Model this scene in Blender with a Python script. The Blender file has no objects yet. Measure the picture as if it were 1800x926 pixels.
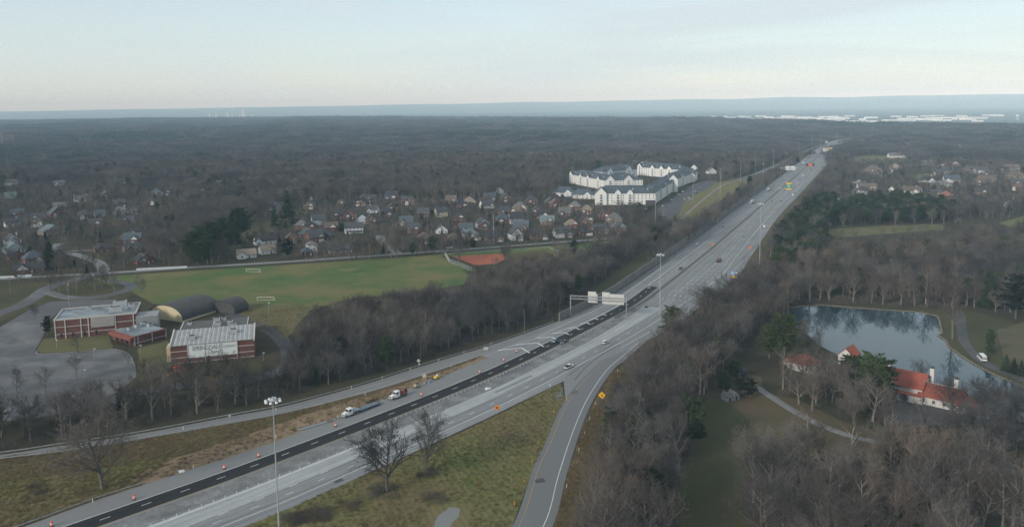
import bpy, math, random
import numpy as np
from mathutils import Vector, Matrix
R = math.radians
rng = random.Random(7)
scn = bpy.context.scene
col = scn.collection

# ------------------------------------------------------------------ camera
CAM_H, FPX, HOR, ROW0, ROLL = 122.0, 1400.0, 181.0, 340.0, R(0.7)   # focal length, horizon and axis rows in photo pixels
PITCH = math.atan((ROW0 - HOR) / FPX)
cam_d = bpy.data.cameras.new('camera')
cam_d.sensor_width = 36.0
cam_d.lens = 36.0 * FPX / 1800.0
cam_d.clip_start = 1.0
cam_d.clip_end = 90000.0
cam = bpy.data.objects.new('camera', cam_d)
col.objects.link(cam)
cam.location = (0, 0, CAM_H)
cam_d.shift_y = -(463.0 - ROW0) / 1800.0
cam.rotation_euler = (Matrix.Rotation(math.pi / 2 - PITCH, 3, 'X') @ Matrix.Rotation(-ROLL, 3, 'Z')).to_euler()
scn.camera = cam

# ------------------------------------------------------------------ sky and sun
SUN_AZ, SUN_EL = R(-132), R(24)          # azimuth from +Y, clockwise; behind the camera to the left
world = bpy.data.worlds.new('World')
scn.world = world
world.use_nodes = True
wn, wl = world.node_tree.nodes, world.node_tree.links
wn.clear()
w_out = wn.new('ShaderNodeOutputWorld')
w_bg = wn.new('ShaderNodeBackground')
w_sky = wn.new('ShaderNodeTexSky')
w_sky.sky_type = 'NISHITA'
w_sky.sun_disc = False
w_sky.sun_elevation = SUN_EL
w_sky.sun_rotation = SUN_AZ
w_sky.altitude = 200
w_sky.air_density = 1.0
w_sky.dust_density = 0.9
w_sky.ozone_density = 1.2
w_tc = wn.new('ShaderNodeTexCoord')
w_map = wn.new('ShaderNodeMapping')
w_map.inputs['Scale'].default_value = (0.9, 1.2, 7.5)
w_map.inputs['Rotation'].default_value = (0.1, 0.12, 0.5)
w_noise = wn.new('ShaderNodeTexNoise')
w_noise.inputs['Scale'].default_value = 1.9
w_noise.inputs['Detail'].default_value = 5
w_noise.inputs['Roughness'].default_value = 0.45
w_noise.inputs['Distortion'].default_value = 0.6
w_ramp = wn.new('ShaderNodeMapRange')
w_ramp.inputs['From Min'].default_value = 0.40
w_ramp.inputs['From Max'].default_value = 0.62
w_ramp.inputs['To Min'].default_value = 0.60
w_ramp.inputs['To Max'].default_value = 0.93
w_mix = wn.new('ShaderNodeMixRGB')
w_mix.inputs['Color2'].default_value = (3.95, 4.50, 4.72, 1)   # thin high cloud, scaled by the strength below
wl.new(w_tc.outputs['Generated'], w_map.inputs['Vector'])
wl.new(w_map.outputs['Vector'], w_noise.inputs['Vector'])
wl.new(w_noise.outputs['Fac'], w_ramp.inputs['Value'])
wl.new(w_ramp.outputs['Result'], w_mix.inputs['Fac'])
wl.new(w_sky.outputs['Color'], w_mix.inputs['Color1'])
wl.new(w_mix.outputs['Color'], w_bg.inputs['Color'])
w_bg.inputs['Strength'].default_value = 0.135
wl.new(w_bg.outputs['Background'], w_out.inputs['Surface'])
sun_d = bpy.data.lights.new('sun', 'SUN')
sun_d.energy = 2.0
sun_d.angle = R(9)
sun_d.color = (1.0, 0.93, 0.84)
sun = bpy.data.objects.new('sun', sun_d)
col.objects.link(sun)
to_sun = Vector((math.sin(SUN_AZ) * math.cos(SUN_EL), math.cos(SUN_AZ) * math.cos(SUN_EL), math.sin(SUN_EL)))
sun.rotation_euler = to_sun.to_track_quat('Z', 'Y').to_euler()
sun.location = (0, 0, 500)
scn.view_settings.view_transform = 'Standard'
scn.view_settings.look = 'None'
scn.view_settings.exposure = 0.36
scn.view_settings.gamma = 1.0
scn.view_settings.use_curve_mapping = False
cy = scn.cycles
cy.max_bounces = 5
cy.diffuse_bounces = 2
cy.glossy_bounces = 2
cy.transmission_bounces = 2
cy.volume_bounces = 3
cy.transparent_max_bounces = 4
cy.use_denoising = True
cy.denoiser = 'OPENIMAGEDENOISE'
cy.denoising_input_passes = 'RGB_ALBEDO_NORMAL'
cy.denoising_prefilter = 'NONE'
cy.sample_clamp_indirect = 4.0
cy.caustics_reflective = False
cy.caustics_refractive = False

# ------------------------------------------------------------------ helpers
def G(x, y, z=0.0):
    """ground point (metres) seen at a photo pixel, for a ground at height z"""
    u, v = (x - 900.0) / FPX, -(y - ROW0) / FPX
    u, v = u * math.cos(ROLL) + v * math.sin(ROLL), -u * math.sin(ROLL) + v * math.cos(ROLL)
    dy = math.cos(PITCH) + v * math.sin(PITCH)
    dz = -math.sin(PITCH) + v * math.cos(PITCH)
    t = (z - CAM_H) / dz
    return Vector((u * t, dy * t, z))
def PX(p):
    """photo pixel of a point"""
    x, y, z = p[0], p[1], p[2] - CAM_H
    dep = y * math.cos(PITCH) - z * math.sin(PITCH)
    u, v = x / dep, (y * math.sin(PITCH) + z * math.cos(PITCH)) / dep
    u, v = u * math.cos(ROLL) - v * math.sin(ROLL), u * math.sin(ROLL) + v * math.cos(ROLL)
    return 900.0 + u * FPX, ROW0 - v * FPX
def ztop(p, ytop):
    """height of a vertical thing standing at p whose top is seen at pixel row ytop"""
    lo, hi = 0.0, 400.0
    for _ in range(40):
        m = (lo + hi) / 2
        if PX((p[0], p[1], m))[1] > ytop: lo = m
        else: hi = m
    return lo
def GP(pts, z=0.0):
    return [G(x, y, z) for x, y in pts]

def tag(o, label=None, cat=None, group=None, kind=None):
    if label: o['label'] = label
    if cat: o['category'] = cat
    if group: o['group'] = group
    if kind: o['kind'] = kind
    return o
def empty(name, loc, rz=0.0):
    o = bpy.data.objects.new(name, None)
    o.empty_display_size = 0.5
    col.objects.link(o)
    o.location = loc
    o.rotation_euler = (0, 0, rz)
    return o
def inst(name, me, parent=None, loc=(0, 0, 0), rz=0.0, sc=None):
    o = bpy.data.objects.new(name, me)
    col.objects.link(o)
    if parent is not None: o.parent = parent
    o.location = loc
    if rz: o.rotation_euler = (0, 0, rz)
    if sc is not None: o.scale = sc
    return o

class MB:
    def __init__(s): s.v = []; s.f = []; s.uv = None
    def add(s, vs, fs):
        n = len(s.v)
        s.v.extend([tuple(q) for q in vs])
        s.f.extend([tuple(i + n for i in f) for f in fs])
        return s
    def box(s, c, d, rz=0.0, top=1.0, topy=None):
        """c = centre of the base, d = sizes; top scales the upper face"""
        hx, hy, h = d[0] / 2, d[1] / 2, d[2]
        ty = top if topy is None else topy
        P = [(-hx, -hy, 0), (hx, -hy, 0), (hx, hy, 0), (-hx, hy, 0),
             (-hx * top, -hy * ty, h), (hx * top, -hy * ty, h), (hx * top, hy * ty, h), (-hx * top, hy * ty, h)]
        ca, sa = math.cos(rz), math.sin(rz)
        P = [(c[0] + x * ca - y * sa, c[1] + x * sa + y * ca, c[2] + z) for x, y, z in P]
        return s.add(P, [(0, 3, 2, 1), (4, 5, 6, 7), (0, 1, 5, 4), (1, 2, 6, 5), (2, 3, 7, 6), (3, 0, 4, 7)])
    def tube(s, p0, p1, r0, r1=None, n=6, cap=True):
        r1 = r0 if r1 is None else r1
        p0, p1 = Vector(p0), Vector(p1)
        d = (p1 - p0)
        if d.length < 1e-6: return s
        d.normalize()
        a = d.orthogonal().normalized(); b = d.cross(a)
        P = []
        for p, r in ((p0, r0), (p1, r1)):
            for i in range(n):
                t = 2 * math.pi * i / n
                P.append(p + a * (r * math.cos(t)) + b * (r * math.sin(t)))
        F = [(i, (i + 1) % n, n + (i + 1) % n, n + i) for i in range(n)]
        if cap: F += [tuple(range(n))[::-1], tuple(range(n, 2 * n))]
        return s.add(P, F)
    def lathe(s, prof, n=12, c=(0, 0, 0)):
        P = []
        for r, z in prof:
            for i in range(n):
                t = 2 * math.pi * i / n
                P.append((c[0] + r * math.cos(t), c[1] + r * math.sin(t), c[2] + z))
        F = []
        for k in range(len(prof) - 1):
            for i in range(n):
                F.append((k * n + i, k * n + (i + 1) % n, (k + 1) * n + (i + 1) % n, (k + 1) * n + i))
        F.append(tuple(range(n))[::-1]); F.append(tuple(range((len(prof) - 1) * n, len(prof) * n)))
        return s.add(P, F)
    def prism_x(s, prof, x0, x1):
        """profile in (y, z) extruded along x"""
        n = len(prof)
        P = [(x0, y, z) for y, z in prof] + [(x1, y, z) for y, z in prof]
        F = [(i, (i + 1) % n, n + (i + 1) % n, n + i) for i in range(n)]
        F += [tuple(range(n))[::-1], tuple(range(n, 2 * n))]
        return s.add(P, F)
    def prism_y(s, prof, y0, y1):
        n = len(prof)
        P = [(x, y0, z) for x, z in prof] + [(x, y1, z) for x, z in prof]
        F = [((i + 1) % n, i, n + i, n + (i + 1) % n) for i in range(n)]
        F += [tuple(range(n)), tuple(range(n, 2 * n))[::-1]]
        return s.add(P, F)
    def mesh(s, name, m, smooth=False):
        me = bpy.data.meshes.new(name)
        me.from_pydata(s.v, [], s.f)
        me.materials.append(m)
        if smooth:
            me.polygons.foreach_set('use_smooth', [True] * len(me.polygons))
        me.update()
        return me
    def build(s, name, m, parent=None, loc=(0, 0, 0), rz=0.0, smooth=False):
        return inst(name, s.mesh(name, m, smooth), parent, loc, rz)

# ------------------------------------------------------------------ materials
MATS = {}
def mat(name, c, c2=None, scale=0.5, rough=0.85, detail=4, bump=0.0, c3=None, scale3=None, rnd=0.0, spec=0.3,
        coords='Object', stretch=None, metal=0.0, contrast=(0.35, 0.65), coat=0.0, mow=None):
    """Principled surface: c and c2 mixed by noise, c3 mixed in by a second noise, rnd = per-object brightness spread"""
    if name in MATS: return MATS[name]
    m = bpy.data.materials.new(name)
    m.use_nodes = True
    n, l = m.node_tree.nodes, m.node_tree.links
    b = n['Principled BSDF']
    b.inputs['Roughness'].default_value = rough
    b.inputs['Specular IOR Level'].default_value = spec
    b.inputs['Metallic'].default_value = metal
    if coat: b.inputs['Coat Weight'].default_value = coat
    MATS[name] = m
    if c2 is None and not rnd:
        b.inputs['Base Color'].default_value = (*c, 1)
        return m
    tc = n.new('ShaderNodeTexCoord')
    vec = tc.outputs[coords]
    if stretch:
        mp = n.new('ShaderNodeMapping'); mp.inputs['Scale'].default_value = stretch
        l.new(vec, mp.inputs['Vector']); vec = mp.outputs['Vector']
    out = None
    def noise(sc, det):
        t = n.new('ShaderNodeTexNoise')
        t.inputs['Scale'].default_value = sc; t.inputs['Detail'].default_value = det
        t.inputs['Roughness'].default_value = 0.62
        l.new(vec, t.inputs['Vector'])
        r = n.new('ShaderNodeMapRange')
        r.inputs['From Min'].default_value = contrast[0]; r.inputs['From Max'].default_value = contrast[1]
        l.new(t.outputs['Fac'], r.inputs['Value'])
        return t, r.outputs['Result']
    if c2 is not None:
        t, fac = noise(scale, detail)
        mx = n.new('ShaderNodeMixRGB')
        mx.inputs['Color1'].default_value = (*c, 1); mx.inputs['Color2'].default_value = (*c2, 1)
        l.new(fac, mx.inputs['Fac']); out = mx.outputs['Color']
        if bump:
            bp = n.new('ShaderNodeBump'); bp.inputs['Strength'].default_value = 0.6; bp.inputs['Distance'].default_value = bump
            l.new(t.outputs['Fac'], bp.inputs['Height']); l.new(bp.outputs['Normal'], b.inputs['Normal'])
        if c3 is not None:
            t3, f3 = noise(scale3 or scale * 0.2, 3)
            m3 = n.new('ShaderNodeMixRGB'); m3.inputs['Color2'].default_value = (*c3, 1)
            l.new(out, m3.inputs['Color1']); l.new(f3, m3.inputs['Fac']); out = m3.outputs['Color']
    else:
        cn = n.new('ShaderNodeRGB'); cn.outputs[0].default_value = (*c, 1); out = cn.outputs[0]
    if mow:                                   # mowing lines: direction (degrees), spacing, strength
        mm = n.new('ShaderNodeMapping'); mm.inputs['Rotation'].default_value = (0, 0, R(mow[0])); l.new(tc.outputs['Object'], mm.inputs['Vector'])
        wv = n.new('ShaderNodeTexWave'); wv.inputs['Scale'].default_value = 0.314 / mow[1]; wv.inputs['Distortion'].default_value = 1.6; wv.inputs['Detail'].default_value = 3; wv.inputs['Detail Scale'].default_value = 0.6
        l.new(mm.outputs['Vector'], wv.inputs['Vector'])
        mr = n.new('ShaderNodeMapRange'); mr.inputs['To Min'].default_value = 1 - mow[2]; mr.inputs['To Max'].default_value = 1 + mow[2]
        l.new(wv.outputs['Fac'], mr.inputs['Value'])
        hm = n.new('ShaderNodeHueSaturation'); l.new(out, hm.inputs['Color']); l.new(mr.outputs['Result'], hm.inputs['Value']); out = hm.outputs['Color']
    if rnd:
        oi = n.new('ShaderNodeObjectInfo')
        r = n.new('ShaderNodeMapRange'); r.inputs['To Min'].default_value = 1 - rnd; r.inputs['To Max'].default_value = 1 + rnd
        l.new(oi.outputs['Random'], r.inputs['Value'])
        hs = n.new('ShaderNodeHueSaturation'); l.new(out, hs.inputs['Color']); l.new(r.outputs['Result'], hs.inputs['Value'])
        out = hs.outputs['Color']
    l.new(out, b.inputs['Base Color'])
    return m
def flat(name, c, rough=0.6, spec=0.4, metal=0.0, coat=0.0):
    return mat(name, c, rough=rough, spec=spec, metal=metal, coat=coat)

def bark_mat(name, a, b2, spread=0.22):
    """bark and twigs: grain, one tone per tree, and slow tone drifts from stand to stand"""
    m = mat(name, a, b2, scale=0.8, rough=0.95, rnd=spread, spec=0.1, coords='Object')
    n, l = m.node_tree.nodes, m.node_tree.links
    b = n['Principled BSDF']; src = b.inputs['Base Color'].links[0].from_socket
    oi = n.new('ShaderNodeObjectInfo'); t = n.new('ShaderNodeTexNoise')
    t.inputs['Scale'].default_value = 0.013; t.inputs['Detail'].default_value = 4
    l.new(oi.outputs['Location'], t.inputs['Vector'])
    r = n.new('ShaderNodeValToRGB')
    r.color_ramp.elements[0].position = 0.34; r.color_ramp.elements[0].color = (0.62, 0.68, 0.76, 1)
    r.color_ramp.elements[1].position = 0.66; r.color_ramp.elements[1].color = (1.16, 1.10, 1.02, 1)
    l.new(t.outputs['Fac'], r.inputs['Fac'])
    x = n.new('ShaderNodeMixRGB'); x.blend_type = 'MULTIPLY'; x.inputs['Fac'].default_value = 1
    l.new(src, x.inputs['Color1']); l.new(r.outputs['Color'], x.inputs['Color2']); l.new(x.outputs['Color'], b.inputs['Base Color'])
    return m
# ================================================================== setting
def hsh(x, y):
    return math.sin(x * 1.7 + 0.3 * y) * 0.5 + math.sin(y * 2.3 - 0.7 * x + 1.1) * 0.5
def crest(az):
    """distance at which the wooded plateau ends and the river plain begins"""
    t = max(-0.62, min(0.62, az))
    return float(np.interp(t, [-0.6, -0.3, 0.0, 0.25, 0.42, 0.62], [9600, 8200, 6100, 4900, 3900, 3600]))
def terrain(x, y):
    r = math.hypot(x, y)
    if r < 1900: return 0.0
    road_k = 1.0 if r > 3600 else max(0.0, min(1.0, (abs(x - 0.4675 * y + 139.3) - 120) / 160.0))
    az = math.atan2(x, y)
    c = crest(az)
    t = max(0.0, min(1.0, (r - c) / 1500.0))
    z = -74.0 * t * t * (3 - 2 * t)
    if r < c: z += min(1.0, (r - 1900) / 1100.0) * (9.0 * hsh(x / 520.0, y / 330.0) + 5.0 * hsh(x / 210.0 + 2, y / 170.0)) * (1 - t) * road_k
    if r > 17000:
        h = max(0.0, min(1.0, (r - 17000) / 6500.0))
        amp = float(np.interp(az, [-0.6, -0.3, 0.0, 0.3, 0.6], [120, 160, 215, 262, 285]))
        z += amp * h * h * (3 - 2 * h) * (0.93 + 0.07 * hsh(az * 18, az * 31 + r / 9000.0))
    return z

m_floor = mat('woodland_floor', (0.050, 0.040, 0.031), (0.085, 0.066, 0.046), scale=0.06, rough=1.0, bump=0.3,
              c3=(0.050, 0.052, 0.030), scale3=0.011, spec=0.05, detail=8)
m_plain = mat('river_plain', (0.060, 0.060, 0.050), (0.12, 0.11, 0.085), scale=0.0013, rough=1.0,
              c3=(0.045, 0.050, 0.045), scale3=0.0005, spec=0.0, detail=8)
radii = [0, 60, 150, 300, 600, 1000, 1500, 1900, 2100, 2300, 2500, 2700, 2900, 3100, 3300, 3500, 3750, 4000, 4250, 4500, 4750, 5000, 5300, 5600, 5900, 6200, 6500, 6800, 7100, 7400, 7700, 8000, 8350, 8700, 9050, 9400, 9750,
         10100, 10800, 11600, 12500, 13500, 15000, 17000, 18000, 19000, 20000, 21000, 22000, 23000, 24000, 26000, 30000, 36000]
NAZ = 540
gv, gf = [(0, 0, 0)], []
for r in radii[1:]:
    for i in range(NAZ):
        a = 2 * math.pi * i / NAZ
        x, y = r * math.sin(a), r * math.cos(a)
        gv.append((x, y, terrain(x, y)))
for i in range(NAZ):
    gf.append((0, 1 + (i + 1) % NAZ, 1 + i))
SPLIT = None
for k in range(len(radii) - 2):
    for i in range(NAZ):
        a0 = 1 + k * NAZ; a1 = a0 + NAZ; j = (i + 1) % NAZ
        gf.append((a0 + i, a0 + j, a1 + j, a1 + i))
gm = MB(); gm.add(gv, gf)
gme = gm.mesh('ground', m_floor, True)
gme.materials.append(m_plain)
for p in gme.polygons:
    c = p.center
    if math.hypot(c.x, c.y) > crest(math.atan2(c.x, c.y)) + 500 and c.y > 0: p.material_index = 1
    elif math.hypot(c.x, c.y) > 9800: p.material_index = 1
tag(inst('ground', gme), kind='structure')

# ---- flat sheets --------------------------------------------------
EXCL = []          # polygons (numpy) where no woodland tree may stand
def jitter_poly(P, step, amp, seed):
    rr = random.Random(seed); out = []
    n = len(P)
    for i in range(n):
        a, b = P[i], P[(i + 1) % n]
        k = max(1, int((b - a).length / step))
        for q in range(k):
            p = a.lerp(b, q / k)
            out.append(Vector((p.x + rr.uniform(-amp, amp), p.y + rr.uniform(-amp, amp), p.z)))
    return out
def sheet(name, px, z, m, jit=0.0, step=6.0, excl=True, world=False, parent=None, kind='structure'):
    P = [Vector((x, y, z)) for x, y in px] if world else GP(px, z)
    for q in P: q.z = z
    if excl: EXCL.append(np.array([(q.x, q.y) for q in P]))
    if jit: P = jitter_poly(P, step, jit, len(EXCL) + 3)
    mb = MB(); mb.add(P, [tuple(range(len(P)))])
    o = mb.build(name, m, parent)
    n = o.data.polygons[0].normal
    if n.z < 0: o.data.flip_normals()
    if kind and parent is None: tag(o, kind=kind)
    return o
def catmull(P, step):
    P = [Vector((p[0], p[1], 0)) for p in P]
    P = [P[0] * 2 - P[1]] + P + [P[-1] * 2 - P[-2]]
    out = []
    for i in range(1, len(P) - 2):
        a, b, c, d = P[i - 1], P[i], P[i + 1], P[i + 2]
        n = max(2, int((c - b).length / step))
        for k in range(n):
            t = k / n
            out.append(0.5 * ((2 * b) + (c - a) * t + (2 * a - 5 * b + 4 * c - d) * t * t + (3 * b - a - 3 * c + d) * t ** 3))
    out.append(P[-2])
    return out
def resample(C, step):
    out = [C[0].copy()]; acc = 0.0
    for a, b in zip(C, C[1:]):
        L = (b - a).length
        while acc + L >= step:
            t = (step - acc) / L
            a = a.lerp(b, t); L = (b - a).length; acc = 0.0
            out.append(a.copy())
        acc += L
    return out
def normals(C):
    N = []
    for i in range(len(C)):
        d = C[min(i + 1, len(C) - 1)] - C[max(i - 1, 0)]
        d.normalize(); N.append(Vector((d.y, -d.x, 0)))        # to the right of travel
    return N
def off(C, o):
    N = normals(C)
    if callable(o): return [c + n * o(i / (len(C) - 1.0)) for i, (c, n) in enumerate(zip(C, N))]
    return [c + n * o for c, n in zip(C, N)]
def ribbon(name, A, B, z, m, excl=True, parent=None, kind='structure', z1=None):
    n = len(A); vs = [(p.x, p.y, z) for p in A] + [(p.x, p.y, z if z1 is None else z1) for p in B]
    fs = [(i, n + i, n + i + 1, i + 1) for i in range(n - 1)]
    mb = MB(); mb.add(vs, fs); me = mb.mesh(name, m)
    uvl = me.uv_layers.new(name='UVMap'); L = [0.0]
    for a, b in zip(A, A[1:]): L.append(L[-1] + (b - a).length)
    W = [(b - a).length for a, b in zip(A, B)]
    for lp in me.loops:
        v = lp.vertex_index
        uvl.data[lp.index].uv = (0.0, L[v]) if v < n else (W[v - n], L[v - n])
    if me.polygons[0].normal.z < 0: me.flip_normals()
    if excl: EXCL.append(np.array([(p.x, p.y) for p in A] + [(p.x, p.y) for p in reversed(B)]))
    o = inst(name, me, parent)
    if kind and parent is None: tag(o, kind=kind)
    return o
def road(name, px, w, z, m, step=4.0, world=False):
    C = catmull(px if world else [G(x, y) for x, y in px], step)
    return ribbon(name, off(C, -w / 2), off(C, w / 2), z, m), C
def sub(C, pa, pb):
    """the stretch of C between the points nearest to pa and pb"""
    ia = min(range(len(C)), key=lambda i: (C[i] - pa).length)
    ib = min(range(len(C)), key=lambda i: (C[i] - pb).length)
    return C[min(ia, ib):max(ia, ib) + 1]

def road_mat(name, a, b, c):
    """worn pavement: tracks along the traffic, patches, fine grain"""
    m = bpy.data.materials.new(name); m.use_nodes = True
    n, l = m.node_tree.nodes, m.node_tree.links
    bs = n['Principled BSDF']; bs.inputs['Roughness'].default_value = 0.9; bs.inputs['Specular IOR Level'].default_value = 0.2
    uv = n.new('ShaderNodeUVMap'); tc = n.new('ShaderNodeTexCoord')
    mp = n.new('ShaderNodeMapping'); mp.inputs['Scale'].default_value = (0.55, 0.006, 1)
    l.new(uv.outputs['UV'], mp.inputs['Vector'])
    t1 = n.new('ShaderNodeTexNoise'); t1.inputs['Scale'].default_value = 1.0; t1.inputs['Detail'].default_value = 5; t1.inputs['Roughness'].default_value = 0.6
    l.new(mp.outputs['Vector'], t1.inputs['Vector'])
    mp2 = n.new('ShaderNodeMapping'); mp2.inputs['Scale'].default_value = (0.12, 0.03, 1)
    l.new(uv.outputs['UV'], mp2.inputs['Vector'])
    t2 = n.new('ShaderNodeTexNoise'); t2.inputs['Scale'].default_value = 1.0; t2.inputs['Detail'].default_value = 7; t2.inputs['Roughness'].default_value = 0.7
    l.new(mp2.outputs['Vector'], t2.inputs['Vector'])
    t3 = n.new('ShaderNodeTexNoise'); t3.inputs['Scale'].default_value = 1.4; t3.inputs['Detail'].default_value = 6; t3.inputs['Roughness'].default_value = 0.8
    l.new(tc.outputs['Object'], t3.inputs['Vector'])
    def rng_(t, lo, hi):
        r = n.new('ShaderNodeMapRange'); r.inputs['From Min'].default_value = lo; r.inputs['From Max'].default_value = hi
        l.new(t.outputs['Fac'], r.inputs['Value']); return r.outputs['Result']
    x1 = n.new('ShaderNodeMixRGB'); x1.inputs['Color1'].default_value = (*a, 1); x1.inputs['Color2'].default_value = (*b, 1)
    l.new(rng_(t1, 0.40, 0.60), x1.inputs['Fac'])
    x2 = n.new('ShaderNodeMixRGB'); x2.inputs['Color2'].default_value = (*c, 1); l.new(x1.outputs['Color'], x2.inputs['Color1'])
    l.new(rng_(t2, 0.42, 0.85), x2.inputs['Fac'])
    x3 = n.new('ShaderNodeMixRGB'); x3.blend_type = 'MULTIPLY'; x3.inputs['Fac'].default_value = 1
    r3 = n.new('ShaderNodeMapRange'); r3.inputs['From Min'].default_value = 0.3; r3.inputs['From Max'].default_value = 0.7
    r3.inputs['To Min'].default_value = 0.86; r3.inputs['To Max'].default_value = 1.1
    l.new(t3.outputs['Fac'], r3.inputs['Value'])
    l.new(x2.outputs['Color'], x3.inputs['Color1']); l.new(r3.outputs['Result'], x3.inputs['Color2'])
    sp = n.new('ShaderNodeSeparateXYZ'); l.new(uv.outputs['UV'], sp.inputs[0])
    def math_(op, a_, b_):
        q = n.new('ShaderNodeMath'); q.operation = op
        for i_, v_ in enumerate((a_, b_)):
            if isinstance(v_, (int, float)): q.inputs[i_].default_value = v_
            else: l.new(v_, q.inputs[i_])
        return q.outputs[0]
    wt = math_('MULTIPLY_ADD', math_('COSINE', math_('MULTIPLY', sp.outputs['X'], 2 * math.pi / 1.83), 0), 0.055); wt.node.inputs[2].default_value = 0.955   # wheel tracks
    jn = math_('SUBTRACT', 1.0, math_('MULTIPLY', math_('LESS_THAN', math_('MODULO', sp.outputs['Y'], 6.1), 0.22), 0.10))     # slab joints
    x4 = n.new('ShaderNodeMixRGB'); x4.blend_type = 'MULTIPLY'; x4.inputs['Fac'].default_value = 1
    l.new(x3.outputs['Color'], x4.inputs['Color1']); l.new(math_('MULTIPLY', wt, jn), x4.inputs['Color2'])
    l.new(x4.outputs['Color'], bs.inputs['Base Color'])
    MATS[name] = m
    return m
m_conc = road_mat('worn_concrete', (0.19, 0.196, 0.199), (0.265, 0.272, 0.274), (0.155, 0.156, 0.155))
m_pale = road_mat('pale_concrete', (0.31, 0.33, 0.332), (0.41, 0.425, 0.42), (0.24, 0.245, 0.24))
m_shld = road_mat('shoulder_concrete', (0.20, 0.202, 0.202), (0.27, 0.27, 0.268), (0.145, 0.143, 0.136))
m_black = road_mat('fresh_asphalt', (0.020, 0.021, 0.023), (0.030, 0.031, 0.034), (0.025, 0.025, 0.026))
m_ramp = road_mat('ramp_asphalt', (0.15, 0.155, 0.16), (0.215, 0.22, 0.222), (0.115, 0.117, 0.12))
m_lane = road_mat('lane_asphalt', (0.19, 0.19, 0.188), (0.24, 0.238, 0.232), (0.15, 0.15, 0.148))
m_street = road_mat('street_asphalt', (0.20, 0.20, 0.198), (0.26, 0.255, 0.25), (0.16, 0.16, 0.158))
m_dark_as = mat('dark_asphalt', (0.075, 0.076, 0.08), (0.11, 0.11, 0.112), scale=0.15, rough=0.95, c3=(0.06, 0.06, 0.063), scale3=0.04)
m_lot = mat('lot_asphalt', (0.070, 0.071, 0.075), (0.185, 0.185, 0.188), scale=0.06, rough=0.95, c3=(0.085, 0.086, 0.09), scale3=0.02, detail=9)
m_grav = mat('gravel', (0.16, 0.16, 0.16), (0.27, 0.27, 0.268), scale=0.9, rough=1.0, c3=(0.12, 0.12, 0.118), scale3=0.12, detail=8, bump=0.05)
m_grass = mat('field_grass', (0.046, 0.100, 0.031), (0.072, 0.122, 0.040), scale=0.05, rough=1.0, bump=0.05, c3=(0.150, 0.135, 0.056), scale3=0.022, detail=9, spec=0.1)
m_verge = mat('verge_grass', (0.115, 0.130, 0.040), (0.165, 0.155, 0.062), scale=0.12, rough=1.0, bump=0.08, c3=(0.145, 0.108, 0.064), scale3=0.022, detail=10, spec=0.1, mow=(-22, 2.2, 0.10))
m_lawn = mat('dark_lawn', (0.044, 0.050, 0.023), (0.062, 0.064, 0.031), scale=0.05, rough=1.0, bump=0.05, c3=(0.075, 0.066, 0.035), scale3=0.02, detail=9, spec=0.1)
m_tan = mat('dry_grass', (0.115, 0.105, 0.052), (0.165, 0.145, 0.072), scale=0.06, rough=1.0, bump=0.05, c3=(0.085, 0.090, 0.040), scale3=0.012, detail=9, spec=0.1)
m_worn = mat('worn_turf', (0.17, 0.155, 0.070), (0.11, 0.125, 0.045), scale=0.25, rough=1.0, detail=8, c3=(0.085, 0.115, 0.036), scale3=0.09, spec=0.1)
m_dirt = mat('bare_dirt', (0.215, 0.150, 0.095), (0.160, 0.115, 0.072), scale=0.22, rough=1.0, bump=0.12, c3=(0.25, 0.185, 0.12), scale3=0.045, detail=10, spec=0.05)
m_soil = mat('embankment', (0.100, 0.078, 0.050), (0.078, 0.078, 0.038), scale=0.10, rough=1.0, bump=0.12, c3=(0.105, 0.078, 0.050), scale3=0.03, detail=10, spec=0.05)
m_clay = mat('infield_clay', (0.30, 0.085, 0.04), (0.36, 0.11, 0.055), scale=0.1, rough=1.0, c3=(0.27, 0.08, 0.045), scale3=0.03)
m_white = mat('road_paint', (0.62, 0.63, 0.62), (0.48, 0.49, 0.48), scale=0.6, rough=0.8)
m_yellow = mat('yellow_paint', (0.44, 0.28, 0.07), (0.36, 0.24, 0.09), scale=0.6, rough=0.8)

# ---- highway tracks ------------------------------------------------
Mc = catmull([(-208, 135), (-180, 163), (-150, 193), (-122, 221), (-94, 248.7), (-70, 274.5), (-48, 299), (-30, 320), (-13, 341), (12, 374.5),
              (46, 424), (74, 467), (98, 513), (174.8, 672), (252, 837), (420, 1196), (570, 1517), (831, 2075), (980, 2350), (1180, 2600), (1500, 2850)], 5.0)
Mc = resample(Mc, 5.0)
def track(px, head=None, tail=None, step=5.0):
    P = [G(x, y) for x, y in px]
    if head: P = [Vector((h[0], h[1], 0)) for h in head] + P
    if tail: P = P + [Vector((h[0], h[1], 0)) for h in tail]
    return resample(catmull(P, step), step)
def at_px(C, x, y): 
    p = G(x, y); return min(range(len(C)), key=lambda i: (C[i] - p).length)
def split_fn(C, pts):
    """offset from C along its length, given (pixel x, pixel y, offset) stations"""
    s = [(at_px(C, x, y) / (len(C) - 1.0), o) for x, y, o in pts]
    xs = [a for a, b in s]; ys = [b for a, b in s]
    return lambda t: float(np.interp(t, xs, ys))
RWc = track([(390, 926), (500, 882), (639, 821), (776, 760), (900, 702.5), (1021, 640), (1147, 569), (1261, 490), (1297, 447.5), (1352, 380), (1400.6, 332.6), (1472, 262)],
            head=[(-170, 133), (-128, 177)], tail=[(960, 2250), (1190, 2530), (1510, 2790)])
RCLc = track([(263.5, 926), (402, 874), (500, 836), (639, 780), (760, 729), (875, 680), (931, 653), (1034, 601), (1101, 560), (1150, 524)], head=[(-193, 135), (-150, 177)])

# base pavement of both carriageways and the median gravel, as one wide bed each
ib = at_px(Mc, 1163, 507)
Mfar = Mc[ib:]
i_wall0 = at_px(Mc, 1000, 560)
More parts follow.
